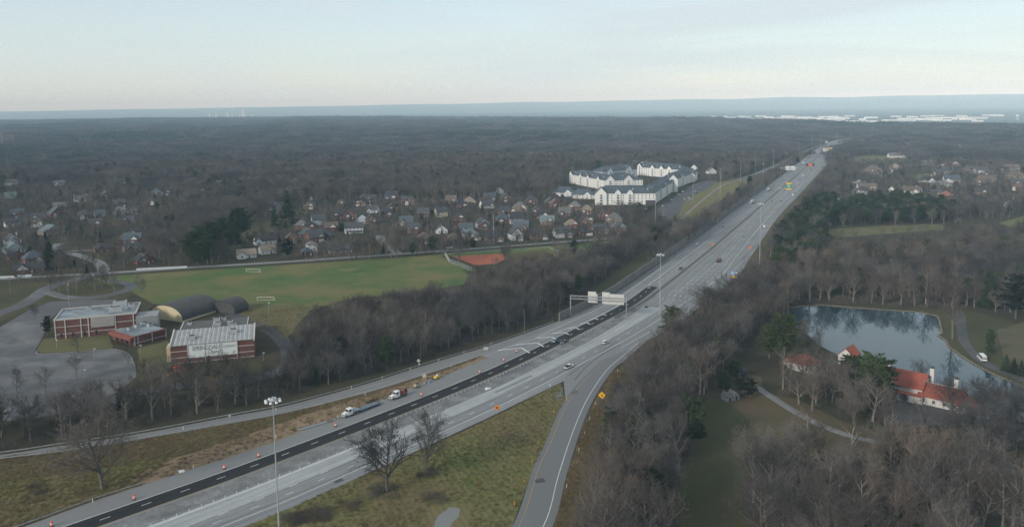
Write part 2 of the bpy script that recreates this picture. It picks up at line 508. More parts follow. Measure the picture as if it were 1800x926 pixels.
# left side pavement: from the shoulder edge to M
LSh = track([(40, 926), (154, 884), (253, 851.6), (340, 824), (432, 794), (500, 770), (580, 738), (677, 700), (776, 661.5), (875, 622)], head=[(-200, 165), (-172, 194)])
rampO = track([(0, 799), (108, 782.7), (247, 762), (401.5, 732.6), (500, 714), (642, 675.5), (730, 647), (849, 611), (920, 587), (985, 563)], head=[(-330, 235), (-240, 254)])
rampI = track([(0, 807), (102, 795), (228.5, 775), (401.5, 745), (500, 726.5), (646, 689.6), (726, 665), (791, 644), (875, 615)], head=[(-328, 226), (-237, 247)])
def poly_between(name, A, B, z, m, **k):
    P = [(p.x, p.y) for p in A] + [(p.x, p.y) for p in reversed(B)]
    return sheet(name, P, z, m, world=True, **k)
# embankment and bare dirt between ramp lane and highway
sheet('embankment', [(0, 806), (228, 775), (500, 726), (646, 689), (791, 644), (875, 616), (876, 624), (776, 663), (677, 702), (560, 748), (432, 796), (253, 853), (40, 930), (-90, 985), (-160, 900), (-80, 818)], 0.02, m_soil)
sheet('grass_bank', [(-60, 850), (60, 838), (150, 832), (250, 812), (330, 800), (300, 832), (250, 850), (150, 880), (40, 922), (-60, 960)], 0.035, m_verge, jit=1.2, step=3)
sheet('bare_ground', [(215, 842), (300, 808), (420, 770), (520, 733), (620, 704), (700, 678), (770, 655), (850, 626), (868, 624), (776, 663), (677, 702), (560, 748), (432, 796), (300, 840), (253, 853)], 0.05, m_dirt, jit=0.9, step=2.5)
ribbon('ramp_lane', rampO, [min(rampI, key=lambda q: (q - p).length) for p in rampO], 0.07, m_lane)
poly_between('left_shoulder', LSh, [min(off(Mc, -8.0), key=lambda q: (q - p).length) for p in LSh], 0.06, m_shld, kind='structure')
left_edge = off(Mc, split_fn(Mc, [(875, 622, -24), (985, 563, -23), (1100, 512, -23), (1219, 427, -22), (1472, 258, -23)]))
i0 = at_px(Mc, 900, 640)
ribbon('left_carriageway', left_edge[i0:], Mc[i0:], 0.075, m_conc)
sheet('gore_pavement', [(875, 622), (860, 628), (849, 640), (905, 640), (990, 600), (985, 563), (920, 587), (870, 604)], 0.066, m_conc, excl=False)
# near bed under the fresh asphalt
ribbon('roadbed', off(Mc[:i0 + 12], -8.6), off(Mc[:i0 + 12], 0.6), 0.085, m_shld)
# median gravel
med_B = [min(RCLc, key=lambda q: (q - p).length) for p in Mc[:ib + 2]]
ribbon('median_gravel', off(Mc[:ib + 2], 0.4), med_B, 0.055, m_grav)
# right carriageway
RWi = lambda p: min(RWc, key=lambda q: (q - p).length)
right_edge = off(RWc, split_fn(RWc, [(390, 926, 4.6), (640, 821, 4.6), (900, 702, 4.2), (1021, 640, 6), (1147, 569, 12), (1261, 490, 11), (1352, 380, 9.5), (1472, 262, 9)]))
RCLfull = RCLc + Mc[at_px(Mc, 1160, 513):]
ribbon('right_carriageway', [min(RCLfull, key=lambda q: (q - p).length) for p in RWc], right_edge, 0.072, m_conc)
ia, ie = at_px(RCLc, 263, 926) - 6, len(RCLc) - 4
ribbon('pale_concrete_lane', RCLc[ia:ie], [min(off(RWc, -7.6), key=lambda q: (q - p).length) for p in RCLc[ia:ie]], 0.088, m_pale)
# exit ramp on the right
RPl = track([(900, 926), (936, 825), (959, 778), (976, 736), (994, 701), (1020, 668), (1060, 630)], head=[(-34, 150), (-14, 190)])
RPr = track([(971, 926), (996, 834), (1022, 752), (1045, 699), (1075, 653), (1100, 630), (1135, 600)], head=[(-22, 150), (-2, 190)])
poly_between('exit_ramp', RPl, RPr, 0.095, m_ramp)
sheet('gore_apron', [(991, 671), (1000, 640), (1060, 608), (1150, 560), (1170, 570), (1098, 633), (1060, 660), (994, 703)], 0.09, m_conc)
# fresh black asphalt
i_b = at_px(Mc, 1163, 505)
bl = off(Mc, split_fn(Mc, [(176, 926, -8.1), (900, 652, -8.1), (1056, 575, -9.2), (1163, 507, -10.6)]))
br = off(Mc, split_fn(Mc, [(176, 926, -0.5), (900, 652, -0.5), (1056, 575, -1.4), (1163, 507, -2.9)]))
ribbon('fresh_asphalt', bl[:i_b + 1], br[:i_b + 1], 0.105, m_black)

# repairs and dark streaks on the pavement
for q in ([(938, 843), (955, 839), (960, 846), (943, 849)], [(1004, 690), (1013, 684), (1016, 688), (1008, 694)], [(585, 846), (600, 840), (606, 843), (590, 849)], [(720, 772), (745, 761), (750, 764), (726, 776)]):
    sheet('pavement_patch', q, 0.112, m_dark_as, jit=.15, step=1.0, excl=False)
for px_, w_ in (([(1010, 668), (1030, 645), (1060, 622), (1090, 606)], 0.5), ([(1000, 660), (1040, 630), (1085, 600)], 0.35), ([(870, 690), (905, 674), (935, 660)], 0.6)):
    C_ = catmull([G(*v) for v in px_], 2.0); ribbon('tar_streak', off(C_, -w_ / 2), off(C_, w_ / 2), 0.115, m_dark_as, excl=False)

# ---- painted markings ---------------------------------------------
def line(C, w, z=0.125, m=None, name='edge_line'):
    return ribbon(name, off(C, -w / 2), off(C, w / 2), z, m or m_white, excl=False)
def dashes(C, period=12.2, dash=3.05, w=0.28, z=0.125, start=0.0, name='lane_dashes'):
    F = resample(C, 0.6); mb = MB(); n = int(dash / 0.6); k = int(start / 0.6); per = int(round(period / 0.6)); N = normals(F)
    while k + n < len(F):
        a, b = F[k], F[k + n]; na, nb = N[k] * w / 2, N[k + n] * w / 2
        mb.add([(a - na).to_tuple()[:2] + (z,), (a + na).to_tuple()[:2] + (z,), (b + nb).to_tuple()[:2] + (z,), (b - nb).to_tuple()[:2] + (z,)], [(0, 1, 2, 3)])
        k += per
    o = mb.build(name, m_white); tag(o, kind='structure'); return o
line([p for p in off(bl, 0.15)][:i_b + 1], 0.26)
line([p for p in off(br, -0.1)][:i_b + 1], 0.18, m=m_yellow, name='yellow_line')
mid = [a.lerp(b, 0.5) for a, b in zip(bl, br)]
dashes(mid[:i_b + 1], start=3.0)
line(off(RWc, 0), 0.30)
dashes(off(RWc[:at_px(RWc, 1147, 569)], -3.66))
dashes(off(RWc[:at_px(RWc, 639, 821)], -7.3), start=4)
i_f = at_px(RWc, 1200, 530)
for k in range(1, 5): dashes(off(RWc[i_f:], -3.66 * k), w=0.3)
line(off(Mc[i_b:], -3.0), 0.2, m=m_yellow, name='yellow_line')
line(off(Mc[i_b:], 3.0), 0.2, m=m_yellow, name='yellow_line')
i_g = at_px(Mc, 1262, 425)
line(off(Mc[i_b:i_g], -10.6), 0.34)
for k in range(1, 4): dashes(off(Mc[(i_b if k < 2 else i_g):], -3.0 - 3.66 * k), w=0.3)
dashes(off(Mc[i_b:i_g], -6.7), w=0.28)
i_r = at_px(Mc, 960, 600)
line(off(Mc[i_r:], split_fn(Mc[i_r:], [(985, 588, -18), (1100, 520, -17.6), (1285, 380, -17.6)])), 0.3)
gl = track([(875, 616.5), (944, 594), (997, 578), (1039, 562), (1095, 533)])
line(gl, 0.3)
line(rampO and off(rampI, -0.9), 0.16, z=0.12)
line(off(RPl, 1.9), 0.18, m=m_yellow, z=0.13, name='yellow_line')
line(off(RPr, -2.6), 0.26, z=0.13)
line(track([(1091, 612), (1147, 580)]), 0.26, z=0.13)
for c in ([(875, 616), (917, 611.5), (931, 620.5)], [(906, 606.5), (944, 602.5), (956, 609.5)], [(944, 594.5), (971, 592.5), (979, 598)], [(970, 586), (991, 584.3), (1000, 588)],
          [(997, 578), (1011, 575.5), (1019, 579.5)], [(1020, 569.5), (1031, 567), (1037, 570)], [(1039, 562), (1046, 559.6), (1052, 562)], [(1056, 554), (1061, 552.5), (1066, 554.5)]):
    mb = MB()
    P = [G(*q) for q in c]
    for a, b in ((P[0], P[1]), (P[1], P[2])):
        d = (b - a).normalized(); n = Vector((d.y, -d.x, 0)) * 0.45
        mb.add([(a - n).to_tuple()[:2] + (0.135,), (a + n).to_tuple()[:2] + (0.135,), (b + n).to_tuple()[:2] + (0.135,), (b - n).to_tuple()[:2] + (0.135,)], [(0, 1, 2, 3)])
    tag(mb.build('chevron_marking', m_white), kind='structure')

# ---- grass, lots, streets -------------------------------------------
sheet('verge', [(425, 928), (532, 880), (641, 835), (806, 762), (900, 717), (985, 673), (994, 703), (976, 737), (959, 779), (936, 826), (898, 930), (880, 1010), (300, 1010)], 0.03, m_verge)
sheet('verge', [(973, 926), (998, 834), (1024, 752), (1047, 699), (1077, 653), (1100, 640), (1078, 680), (1060, 740), (1045, 800), (1030, 860), (1015, 960)], 0.03, m_soil, jit=0.8, step=3)
sheet('soccer_field', [(215, 497), (240, 489), (400, 479), (560, 468), (700, 457), (775, 450), (800, 462), (830, 476), (815, 500), (700, 515), (600, 528), (545, 545), (515, 580), (500, 600), (470, 585), (430, 568), (395, 545), (268, 533), (235, 515)], 0.03, m_grass)
for q in ([(585, 474), (622, 470), (640, 473), (606, 478)], [(615, 482), (655, 478), (668, 481), (630, 486)], [(540, 472), (575, 469), (580, 472), (548, 475)], [(720, 462), (760, 456), (772, 459), (735, 466)], [(440, 512), (470, 508), (480, 512), (450, 516)]): sheet('dry_patch', q, 0.042, m_worn, jit=2.0, step=4, excl=False)
sheet('dry_patch', [(415, 545), (440, 535), (520, 532), (545, 540), (515, 578), (500, 600), (470, 585), (435, 568)], 0.045, m_tan, jit=1.5, step=4, excl=False)
sheet('roadside_grass', [(160, 488), (330, 476), (480, 467), (700, 453), (900, 437), (1040, 427), (1085, 420), (1040, 445), (1000, 456), (960, 446), (830, 450), (775, 450), (560, 470), (240, 491), (190, 500)], 0.026, m_grass)
sheet('infield', [(793, 450.5), (885, 446), (893, 453), (872, 463), (836, 466)], 0.05, m_clay)
sheet('ball_field_dirt', [(885, 446), (960, 440), (985, 452), (950, 468), (905, 466)], 0.045, m_soil)
sheet('outfield', [(965, 438), (1030, 430), (1060, 432), (1020, 452), (975, 458)], 0.05, m_grass)
road('country_road', [(-140, 500), (0, 490), (100, 484.5), (200, 479), (330, 470.5), (480, 461.5), (600, 453.5), (700, 446.5), (800, 439.5), (900, 432), (1000, 424.5), (1075, 419), (1130, 412)], 7.4, 0.06, m_street)
road('side_street', [(172, 484), (182, 473), (172, 461), (150, 452), (125, 446), (104, 442), (98, 436), (104, 428)], 8.5, 0.064, m_street)
road('subdivision_street', [(700, 447), (692, 440), (682, 432), (670, 424), (668, 414)], 8.5, 0.064, m_street)
road('driveway', [(112, 441), (135, 440.5), (162, 440)], 4, 0.064, m_street)
sheet('lawn', [(112, 447), (165, 443), (188, 458), (205, 470), (182, 464), (150, 450)], 0.03, m_lawn)
sheet('church_lawn', [(0, 500), (60, 497), (150, 494), (225, 490), (240, 508), (215, 530), (120, 533), (60, 540), (0, 565)], 0.02, m_lawn)
road('loop_drive', [(-60, 578), (0, 550), (35, 537), (62, 522), (80, 508), (100, 500), (125, 494), (150, 487), (168, 482)], 10, 0.058, m_lot)
road('loop_drive', [(80, 512), (110, 521), (150, 523), (195, 518), (226, 508), (228, 500), (208, 495), (180, 493)], 7.5, 0.056, m_lot)
sheet('parking_lot', [(-60, 620), (0, 575), (50, 545), (90, 530), (160, 527), (205, 526), (200, 535), (110, 545), (88, 560), (76, 590), (62, 615), (70, 622), (165, 616), (200, 614), (226, 622), (238, 640), (240, 662), (205, 690), (160, 715), (60, 735), (-60, 745)], 0.05, m_lot)
sheet('church_yard', [(76, 596), (120, 590), (190, 588), (200, 612), (165, 615), (70, 620), (66, 612)], 0.055, m_tan, jit=0.4, step=3)
sheet('church_yard', [(242, 612), (296, 598), (302, 645), (245, 655)], 0.055, m_tan, jit=0.4, step=3)
sheet('play_lawn', [(243, 658), (300, 648), (450, 634), (470, 650), (440, 662), (330, 672), (250, 680)], 0.03, m_lawn)
road('church_drive', [(405, 552), (440, 567), (468, 577), (490, 592), (508, 618), (500, 648), (450, 664), (380, 672), (300, 680), (240, 690), (190, 705)], 8, 0.056, m_dark_as)
sheet('far_lawn', [(330, 425), (420, 405), (440, 392), (500, 385), (516, 392), (470, 412), (430, 425), (412, 440), (345, 440), (300, 436)], 0.03, m_lawn)
sheet('far_lawn', [(255, 436), (345, 413), (365, 402), (330, 400), (285, 415)], 0.03, m_lawn)
# grass on both ends of the noise wall
sheet('wall_bank', [(1045, 510), (1100, 486), (1160, 444), (1215, 408), (1205, 402), (1160, 424), (1120, 450), (1085, 480)], 0.03, m_lawn)
sheet('wall_bank', [(1190, 420), (1262, 377), (1302, 347), (1339, 326), (1345, 312), (1310, 325), (1270, 345), (1235, 372), (1210, 393)], 0.034, m_verge)
sheet('wall_bank', [(1150, 374), (1160, 392), (1185, 408), (1212, 394), (1240, 374), (1270, 346), (1310, 326), (1345, 313), (1340, 302), (1300, 312), (1265, 320), (1215, 330)], 0.028, m_verge)
sheet('frontage_bank', [(1339, 326), (1372, 302), (1400, 284), (1430, 264), (1452, 254), (1440, 252), (1420, 259), (1398, 270), (1368, 286), (1334, 300), (1312, 312)], 0.03, m_soil)
i_k = at_px(RWc, 1280, 470)
ribbon('shoulder_bank', off(RWc[i_k:at_px(RWc, 1440, 292)], 8.5), off(RWc[i_k:at_px(RWc, 1440, 292)], split_fn(RWc[i_k:at_px(RWc, 1440, 292)], [(1280, 470, 20), (1352, 380, 26), (1440, 292, 24)])), 0.03, m_soil)
sheet('apartment_lot', [(1150, 372), (1215, 326), (1238, 318), (1262, 318), (1248, 330), (1205, 350), (1195, 374), (1180, 390), (1160, 384)], 0.05, m_dark_as)
road('frontage_path', [(1175, 400), (1200, 382), (1235, 352), (1270, 326), (1300, 316), (1330, 306)], 2.6, 0.06, m_street)
road('frontage_road', [(1300, 316), (1335, 303), (1370, 289), (1400, 274), (1424, 262), (1442, 256), (1460, 252)], 9, 0.06, m_street)
sheet('pasture', [(1445, 404), (1560, 396), (1655, 394), (1660, 404), (1540, 412), (1470, 418)], 0.03, m_tan)
sheet('pasture', [(1755, 392), (1800, 380), (1850, 378), (1850, 398), (1780, 400)], 0.03, m_grass)
sheet('pasture', [(1490, 278), (1535, 272), (1600, 276), (1600, 284), (1500, 288)], 0.03, m_tan)
sheet('garden_lawn', [(1594, 309), (1640, 304), (1640, 314), (1600, 316)], 0.03, m_grass)
# right foreground: lawns, path, pond
sheet('shaded_lawn', [(1185, 930), (1195, 840), (1225, 760), (1240, 700), (1275, 700), (1320, 740), (1320, 800), (1300, 860), (1320, 930)], 0.03, m_lawn, excl=True)
sheet('estate_lawn', [(1280, 700), (1340, 690), (1400, 700), (1480, 740), (1560, 762), (1680, 770), (1800, 790), (1860, 800), (1860, 860), (1700, 850), (1500, 820), (1380, 790), (1320, 760)], 0.025, m_soil, excl=False)
road('estate_drive', [(1300, 660), (1345, 690), (1395, 722), (1450, 750), (1510, 770), (1580, 782), (1660, 798), (1740, 818), (1830, 842)], 3.6, 0.05, m_lane)
sheet('courtyard', [(1560, 712), (1600, 700), (1650, 705), (1690, 722), (1660, 745), (1600, 752), (1555, 735)], 0.045, m_dark_as)
sheet('service_yard', [(1300, 690), (1310, 655), (1338, 662), (1345, 690), (1330, 706)], 0.04, m_soil, jit=0.4, step=2)
pond_px = [(1388, 541), (1440, 536), (1500, 541), (1560, 545), (1620, 549), (1648, 556), (1652, 566), (1656, 586), (1648, 590), (1662, 598), (1668, 610), (1690, 626), (1712, 640), (1740, 655), (1770, 668), (1800, 682), (1850, 703), (1850, 740), (1790, 742), (1720, 712), (1680, 690), (1560, 660), (1500, 640), (1440, 606), (1405, 576)]
sheet('bank_lawn', [(1600, 540), (1700, 545), (1760, 560), (1860, 590), (1860, 720), (1800, 686), (1740, 659), (1690, 630), (1662, 602), (1646, 590), (1654, 566), (1640, 554)], 0.02, m_lawn)
sheet('striped_slope', [(1752, 580), (1800, 566), (1860, 560), (1860, 652), (1800, 646), (1764, 626)], 0.03, mat('mown_slope', (0.105, 0.085, 0.045), (0.062, 0.062, 0.030), scale=0.09, rough=1.0, stretch=(0.25, 3.0, 1), detail=3, bump=0.03), excl=True)
road('lakeside_path', [(1688, 548), (1689, 560), (1691, 585), (1696, 602), (1712, 622), (1735, 640), (1760, 652), (1800, 668), (1850, 690)], 4.6, 0.055, m_dark_as)
m_water = bpy.data.materials.new('pond_water'); m_water.use_nodes = True
wb = m_water.node_tree.nodes['Principled BSDF']
wb.inputs['Base Color'].default_value = (0.020, 0.044, 0.054, 1); wb.inputs['Roughness'].default_value = 0.03
wb.inputs['IOR'].default_value = 1.45
_n, _l = m_water.node_tree.nodes, m_water.node_tree.links
_t = _n.new('ShaderNodeTexNoise'); _t.inputs['Scale'].default_value = 0.5; _t.inputs['Detail'].default_value = 3
_c = _n.new('ShaderNodeTexCoord'); _l.new(_c.outputs['Object'], _t.inputs['Vector'])
_b = _n.new('ShaderNodeBump'); _b.inputs['Strength'].default_value = 0.12; _b.inputs['Distance'].default_value = 0.05
_l.new(_t.outputs['Fac'], _b.inputs['Height']); _l.new(_b.outputs['Normal'], wb.inputs['Normal'])
sheet('pond', pond_px, 0.045, m_water)
m_stone = mat('bank_stone', (0.22, 0.185, 0.13), (0.12, 0.10, 0.072), scale=0.8, rough=0.95)
edge = GP(pond_px[:18], 0); 
# ================================================================== buildings
BUILT = []   # x, y, clear radius, clear stretch towards the camera
HAZE = 0.00008
m_brick = mat('red_brick', (0.155, 0.072, 0.056), (0.115, 0.055, 0.046), scale=1.2, rough=0.95, rnd=0.15)
m_brick2 = mat('brown_brick', (0.17, 0.11, 0.085), (0.13, 0.085, 0.068), scale=1.2, rough=0.95, rnd=0.15)
m_tanbrick = mat('tan_brick', (0.30, 0.25, 0.20), (0.24, 0.20, 0.165), scale=1.2, rough=0.95, rnd=0.12)
m_siding = mat('white_siding', (0.66, 0.66, 0.65), (0.58, 0.58, 0.58), scale=0.3, rough=0.8, rnd=0.06)
m_cream = mat('cream_siding', (0.60, 0.54, 0.40), (0.53, 0.47, 0.35), scale=0.3, rough=0.85)
m_teal = mat('pale_blue_siding', (0.38, 0.46, 0.48), (0.33, 0.41, 0.43), scale=0.3, rough=0.85)
m_greywall = mat('grey_siding', (0.30, 0.31, 0.32), (0.25, 0.26, 0.27), scale=0.3, rough=0.85)
m_trim = flat('white_trim', (0.68, 0.68, 0.67), 0.7)
m_glass = flat('window_glass', (0.030, 0.036, 0.042), 0.12, 0.6)
m_door = flat('panel_door', (0.60, 0.59, 0.56), 0.7)
def roof_mat(name, c): return mat(name, c, tuple(v * 0.72 for v in c), scale=0.5, rough=0.95, rnd=0.12, c3=tuple(v * 1.2 for v in c), scale3=0.12)
RF = {'slate': roof_mat('slate_shingles', (0.062, 0.066, 0.072)), 'navy': roof_mat('blue_grey_shingles', (0.072, 0.088, 0.102)),
      'brown': roof_mat('brown_shingles', (0.118, 0.094, 0.078)), 'grey': roof_mat('grey_shingles', (0.13, 0.13, 0.128)),
      'black': roof_mat('charcoal_shingles', (0.042, 0.042, 0.046)), 'teal': roof_mat('green_grey_shingles', (0.12, 0.15, 0.155)),
      'red': roof_mat('red_roof_tiles', (0.265, 0.076, 0.052)), 'tan': roof_mat('tan_shingles', (0.20, 0.165, 0.13)),
      'rust': roof_mat('rust_shingles', (0.22, 0.10, 0.07))}
WL = {'brick': m_brick, 'brown': m_brick2, 'tan': m_tanbrick, 'white': m_siding, 'cream': m_cream, 'teal': m_teal, 'grey': m_greywall}
_wc = {}
def win_mesh(w, h):
    k = (round(w, 1), round(h, 1))
    if k not in _wc:
        f = MB(); t = 0.11
        f.box((0, 0, 0), (k[0], 0.14, t)); f.box((0, 0, k[1] - t), (k[0], 0.14, t))
        f.box((-k[0] / 2 + t / 2, 0, t), (t, 0.14, k[1] - 2 * t)); f.box((k[0] / 2 - t / 2, 0, t), (t, 0.14, k[1] - 2 * t))
        f.box((0, 0, t), (0.06, 0.10, k[1] - 2 * t))
        g = MB(); g.box((0, 0.02, t), (k[0] - 2 * t, 0.06, k[1] - 2 * t))
        _wc[k] = (f.mesh('window', m_trim), g.mesh('pane', m_glass))
    return _wc[k]
def window(par, x, y, z, w=1.0, h=1.5, rz=0.0):
    a, b = win_mesh(w, h)
    o = inst('window', a, par, (x, y, z), rz); inst('pane', b, o); return o
def gable_roof(mb, w, d, z, rise, ov=0.45, th=0.22):
    """ridge along y; w across"""
    hw, s = w / 2 + ov, rise / (w / 2)
    zo = z - ov * s
    mb.prism_y([(-hw, zo), (0, z + rise), (hw, zo), (hw, zo + th), (0, z + rise + th * 1.15), (-hw, zo + th)], -d / 2 - ov, d / 2 + ov)
def gable_roof_x(mb, w, d, z, rise, ov=0.45, th=0.22):
    hd, s = d / 2 + ov, rise / (d / 2)
    zo = z - ov * s
    mb.prism_x([(-hd, zo), (0, z + rise), (hd, zo), (hd, zo + th), (0, z + rise + th * 1.15), (-hd, zo + th)], -w / 2 - ov, w / 2 + ov)
def hip_roof(mb, w, d, z, rise, ov=0.45, th=0.2):
    x, y = w / 2 + ov, d / 2 + ov
    if w >= d: rx, ry = (w - d) / 2 + 0.05, 0.0
    else: rx, ry = 0.0, (d - w) / 2 + 0.05
    zo = z - 0.12
    V = [(-x, -y, zo), (x, -y, zo), (x, y, zo), (-x, y, zo), (-x, -y, zo + th), (x, -y, zo + th), (x, y, zo + th), (-x, y, zo + th)]
    if w >= d: V += [(-rx, 0, z + rise), (rx, 0, z + rise)]; F = [(4, 5, 9, 8), (5, 6, 9), (6, 7, 8, 9), (7, 4, 8)]
    else: V += [(0, -ry, z + rise), (0, ry, z + rise)]; F = [(4, 5, 8), (5, 6, 9, 8), (6, 7, 9), (7, 4, 8, 9)]
    mb.add(V, F + [(0, 3, 2, 1), (0, 1, 5, 4), (1, 2, 6, 5), (2, 3, 7, 6), (3, 0, 4, 7)])
def prism_wall(mb, w, d, h, rise, axis):
    if axis == 'y': mb.prism_y([(-w / 2, 0), (w / 2, 0), (w / 2, h), (0, h + rise), (-w / 2, h)], -d / 2, d / 2)
    elif axis == 'x': mb.prism_x([(-d / 2, 0), (d / 2, 0), (d / 2, h), (0, h + rise), (-d / 2, h)], -w / 2, w / 2)
    else: mb.box((0, 0, 0), (w, d, h))
hrng = random.Random(11)
def house(p, w, d, h, label, roof='hip', rf='slate', wl='brick', rz=0.0, rise=None, wing=None, garage=None, chim=None, floors=2, porch=False,
          wins=True, group=None, front=36, name='house', side_wing=None):
    """front faces -y before turning by rz; wing = (x, width, forward, height, wall, gable colour)"""
    rise = rise if rise is not None else min(w, d) * (0.36 if roof == 'hip' else 0.42)
    e = empty(name, (p[0], p[1], terrain(p[0], p[1])), rz)
    wm, rm = WL[wl], RF[rf]
    mb = MB(); prism_wall(mb, w, d, h, rise, {'hip': '', 'gx': 'x', 'gy': 'y'}[roof]); mb.build('wall', wm, e)
    mb = MB()
    {'hip': hip_roof, 'gx': gable_roof_x, 'gy': gable_roof}[roof](mb, w, d, h, rise)
    ro = mb.build('roof', rm, e)
    if chim:
        c = MB(); c.box((chim, d * 0.12, h * 0.6), (0.9, 0.8, h * 0.4 + rise + 0.9)); c.box((chim, d * 0.12, h + rise + 0.9), (1.1, 1.0, 0.2))
        c.build('chimney', m_brick if wl != 'white' else m_siding, ro)
    f0 = -d / 2
    ty = 0.0
    if wing:
        wx, ww, wf, wh, ww_, gc = wing
        wr = ww * 0.46
        b = MB(); b.prism_y([(wx - ww / 2, 0), (wx + ww / 2, 0), (wx + ww / 2, wh), (wx - ww / 2, wh)], f0 - wf, f0 + 1.5); b.build('wing', WL[ww_], e)
        g = MB(); g.prism_y([(wx - ww / 2, wh + 0.01), (wx + ww / 2, wh + 0.01), (wx, wh + wr)], f0 - wf + 0.004, f0 + 1.5); g.build('gable', WL[gc], e)
        r = MB(); gl = min(d * 0.75, wr / max(rise, .1) * d * 0.5 + 1.0) + wf
        s = wr / (ww / 2); ov = 0.4; zo = wh - ov * s
        r.prism_y([(wx - ww / 2 - ov, zo), (wx, wh + wr), (wx + ww / 2 + ov, zo), (wx + ww / 2 + ov, zo + .22), (wx, wh + wr + .26), (wx - ww / 2 - ov, zo + .22)], f0 - wf - 0.35, f0 - wf + gl)
        r.build('wing_roof', rm, e)
        if garage == 'wing':
            q = MB(); q.box((wx, f0 - wf - 0.05, 0.05), (min(4.9, ww * 0.78), 0.12, 2.3)); q.build('garage_door', m_door, e)
        else:
            window(e, wx, f0 - wf - 0.03, 0.9, min(1.8, ww * 0.4), 1.5)
            if wh > 4.6: window(e, wx, f0 - wf - 0.03, 3.7, min(1.4, ww * 0.35), 1.3)
    if garage == 'main':
        q = MB(); q.box((w * 0.26, f0 - 0.05, 0.05), (4.9, 0.12, 2.3)); q.build('garage_door', m_door, e)
    if porch:
        b = MB(); b.box((0, f0 - 1.3, 2.7), (w * 0.92, 2.8, 0.25)); b.build('porch_roof', rm, e)
        for k in range(5):
            c = MB(); c.box((-w * 0.43 + w * 0.86 * k / 4, f0 - 2.5, 0), (0.22, 0.22, 2.7)); c.build('porch_post', m_trim, e)
    if wins:
        n = max(2, int(w / 3.2)); nf = 1 if h < 4.2 else 2
        for fl in range(nf):
            for k in range(n):
                x = -w / 2 + w * (k + 0.5) / n
                if wing and abs(x - wing[0]) < wing[1] / 2 + 0.6 and fl * 2.9 + 1 < wing[3]: continue
                if fl == 0 and garage == 'main' and x > 0: continue
                if fl == 0 and k == n // 2 and not (wing and abs(x - wing[0]) < wing[1] / 2 + 0.6):
                    q = MB(); q.box((x, f0 - 0.04, 0.05), (1.05, 0.12, 2.15)); q.build('door', m_brick if wl == 'white' else m_door, e); continue
                window(e, x, f0 - 0.03, 0.9 + fl * 2.9, 1.1, 1.45)
        for sx in (-1, 1):
            for fl in range(nf): window(e, sx * (w / 2 + 0.03), -d * 0.15, 0.9 + fl * 2.9, 1.0, 1.4, sx * math.pi / 2)
    if roof == 'gy' and h + rise > 6 and wins: window(e, 0, f0 - 0.03, h + rise * 0.28, 0.9, 1.1)
    tag(e, label, 'house', group)
    BUILT.append((p[0], p[1], max(w, d) * 0.62 + 2.0, front))
    return e
def facing(x, y, turn=0.0):
    """turn of a house standing at pixel (x, y) so that it faces the camera, plus some degrees"""
    p = G(x, y); return -math.atan2(p.x, p.y) + R(turn)
ROADRZ = math.atan2(*(lambda a, b: (b.y - a.y, b.x - a.x))(G(600, 453.5), G(900, 432)))
def H(x, y, w, d, h, label, turn=None, **k):
    rz = ROADRZ if turn is None else facing(x, y, turn)
    return house(G(x, y - 4), w, d, h, label, rz=rz, **k)

# ---- row of houses along the country road, left to right
H(433, 456, 15, 9, 3.0, 'low white house with two gables, nearest the road at the row\'s left end', roof='gx', rf='tan', wl='white', wing=(-4, 6, 2.5, 3.0, 'white', 'white'), turn=6)
H(470, 449, 13, 8, 3.6, 'white house with tan roof right of the two-gabled low white house', roof='gx', rf='tan', wl='white', turn=20)
H(466, 432, 18, 9, 3.2, 'long white house with black roof behind the low white houses', roof='gx', rf='black', wl='white', wing=(-7, 6, 2, 3.3, 'white', 'white'), turn=14)
H(512, 430, 9, 11, 4.6, 'red brick house with white-edged front gable above the road', roof='gy', rf='brown', wl='brick', porch=True, turn=0)
H(540, 452, 9, 9, 3.2, 'small brick house with blue-grey hip roof by the utility pole', roof='hip', rf='navy', wl='brick', rise=3.6, turn=8)
H(548, 444, 8, 9, 5.4, 'two-storey white and brick house behind the small blue-roofed one', roof='hip', rf='grey', wl='white', turn=8)
H(598, 446, 20, 11, 3.1, 'low house with black roof and white porch posts beside the road', roof='hip', rf='black', wl='grey', porch=True, rise=4.6, turn=2)
H(622, 413, 17, 10, 5.6, 'two-storey white house with a row of five windows and a porch', roof='gx', rf='slate', wl='white', porch=True, turn=4)
H(582, 410, 13, 10, 4.6, 'brick house with broad white front gable among bare trees', roof='gx', rf='brown', wl='brick', wing=(1, 7, 1.5, 4.4, 'brick', 'white'))
H(745, 431, 11, 11, 5.2, 'brick house with brown pyramid roof left of the white pickup', roof='hip', rf='brown', wl='brick', rise=4.8, wing=(2.5, 5.5, 4, 2.7, 'white', 'white'), garage='wing')
H(797, 431, 14, 11, 3.4, 'low house with tall brown hip roof and cream gable over its garage', roof='hip', rf='brown', wl='brick', rise=5.5, wing=(3.5, 6.5, 3.5, 2.8, 'brick', 'cream'), garage='wing')
H(827, 424, 13, 11, 5.4, 'cream two-storey house with teal-grey hip roof', roof='hip', rf='teal', wl='cream', rise=4, wing=(3.5, 6, 5, 2.6, 'cream', 'grey'), garage='wing')
H(868, 427, 15, 11, 3.6, 'brick house with black roof and cream garage by the tall pole', roof='hip', rf='black', wl='brick', rise=5.5, wing=(4, 6, 3, 2.8, 'brick', 'cream'), garage='wing', chim=-6)
H(906, 425, 11, 11, 5.6, 'brick house with big white timbered gable facing the road', roof='gy', rf='slate', wl='white', rise=5.2, wing=(1.5, 6, 4, 2.8, 'brick', 'white'), garage='wing')
H(944, 423, 14, 11, 5.0, 'two-storey brown brick house with charcoal hip roof', roof='hip', rf='black', wl='brown', rise=4.4, wing=(4.5, 6, 4, 3.0, 'brick', 'grey'), garage='wing')
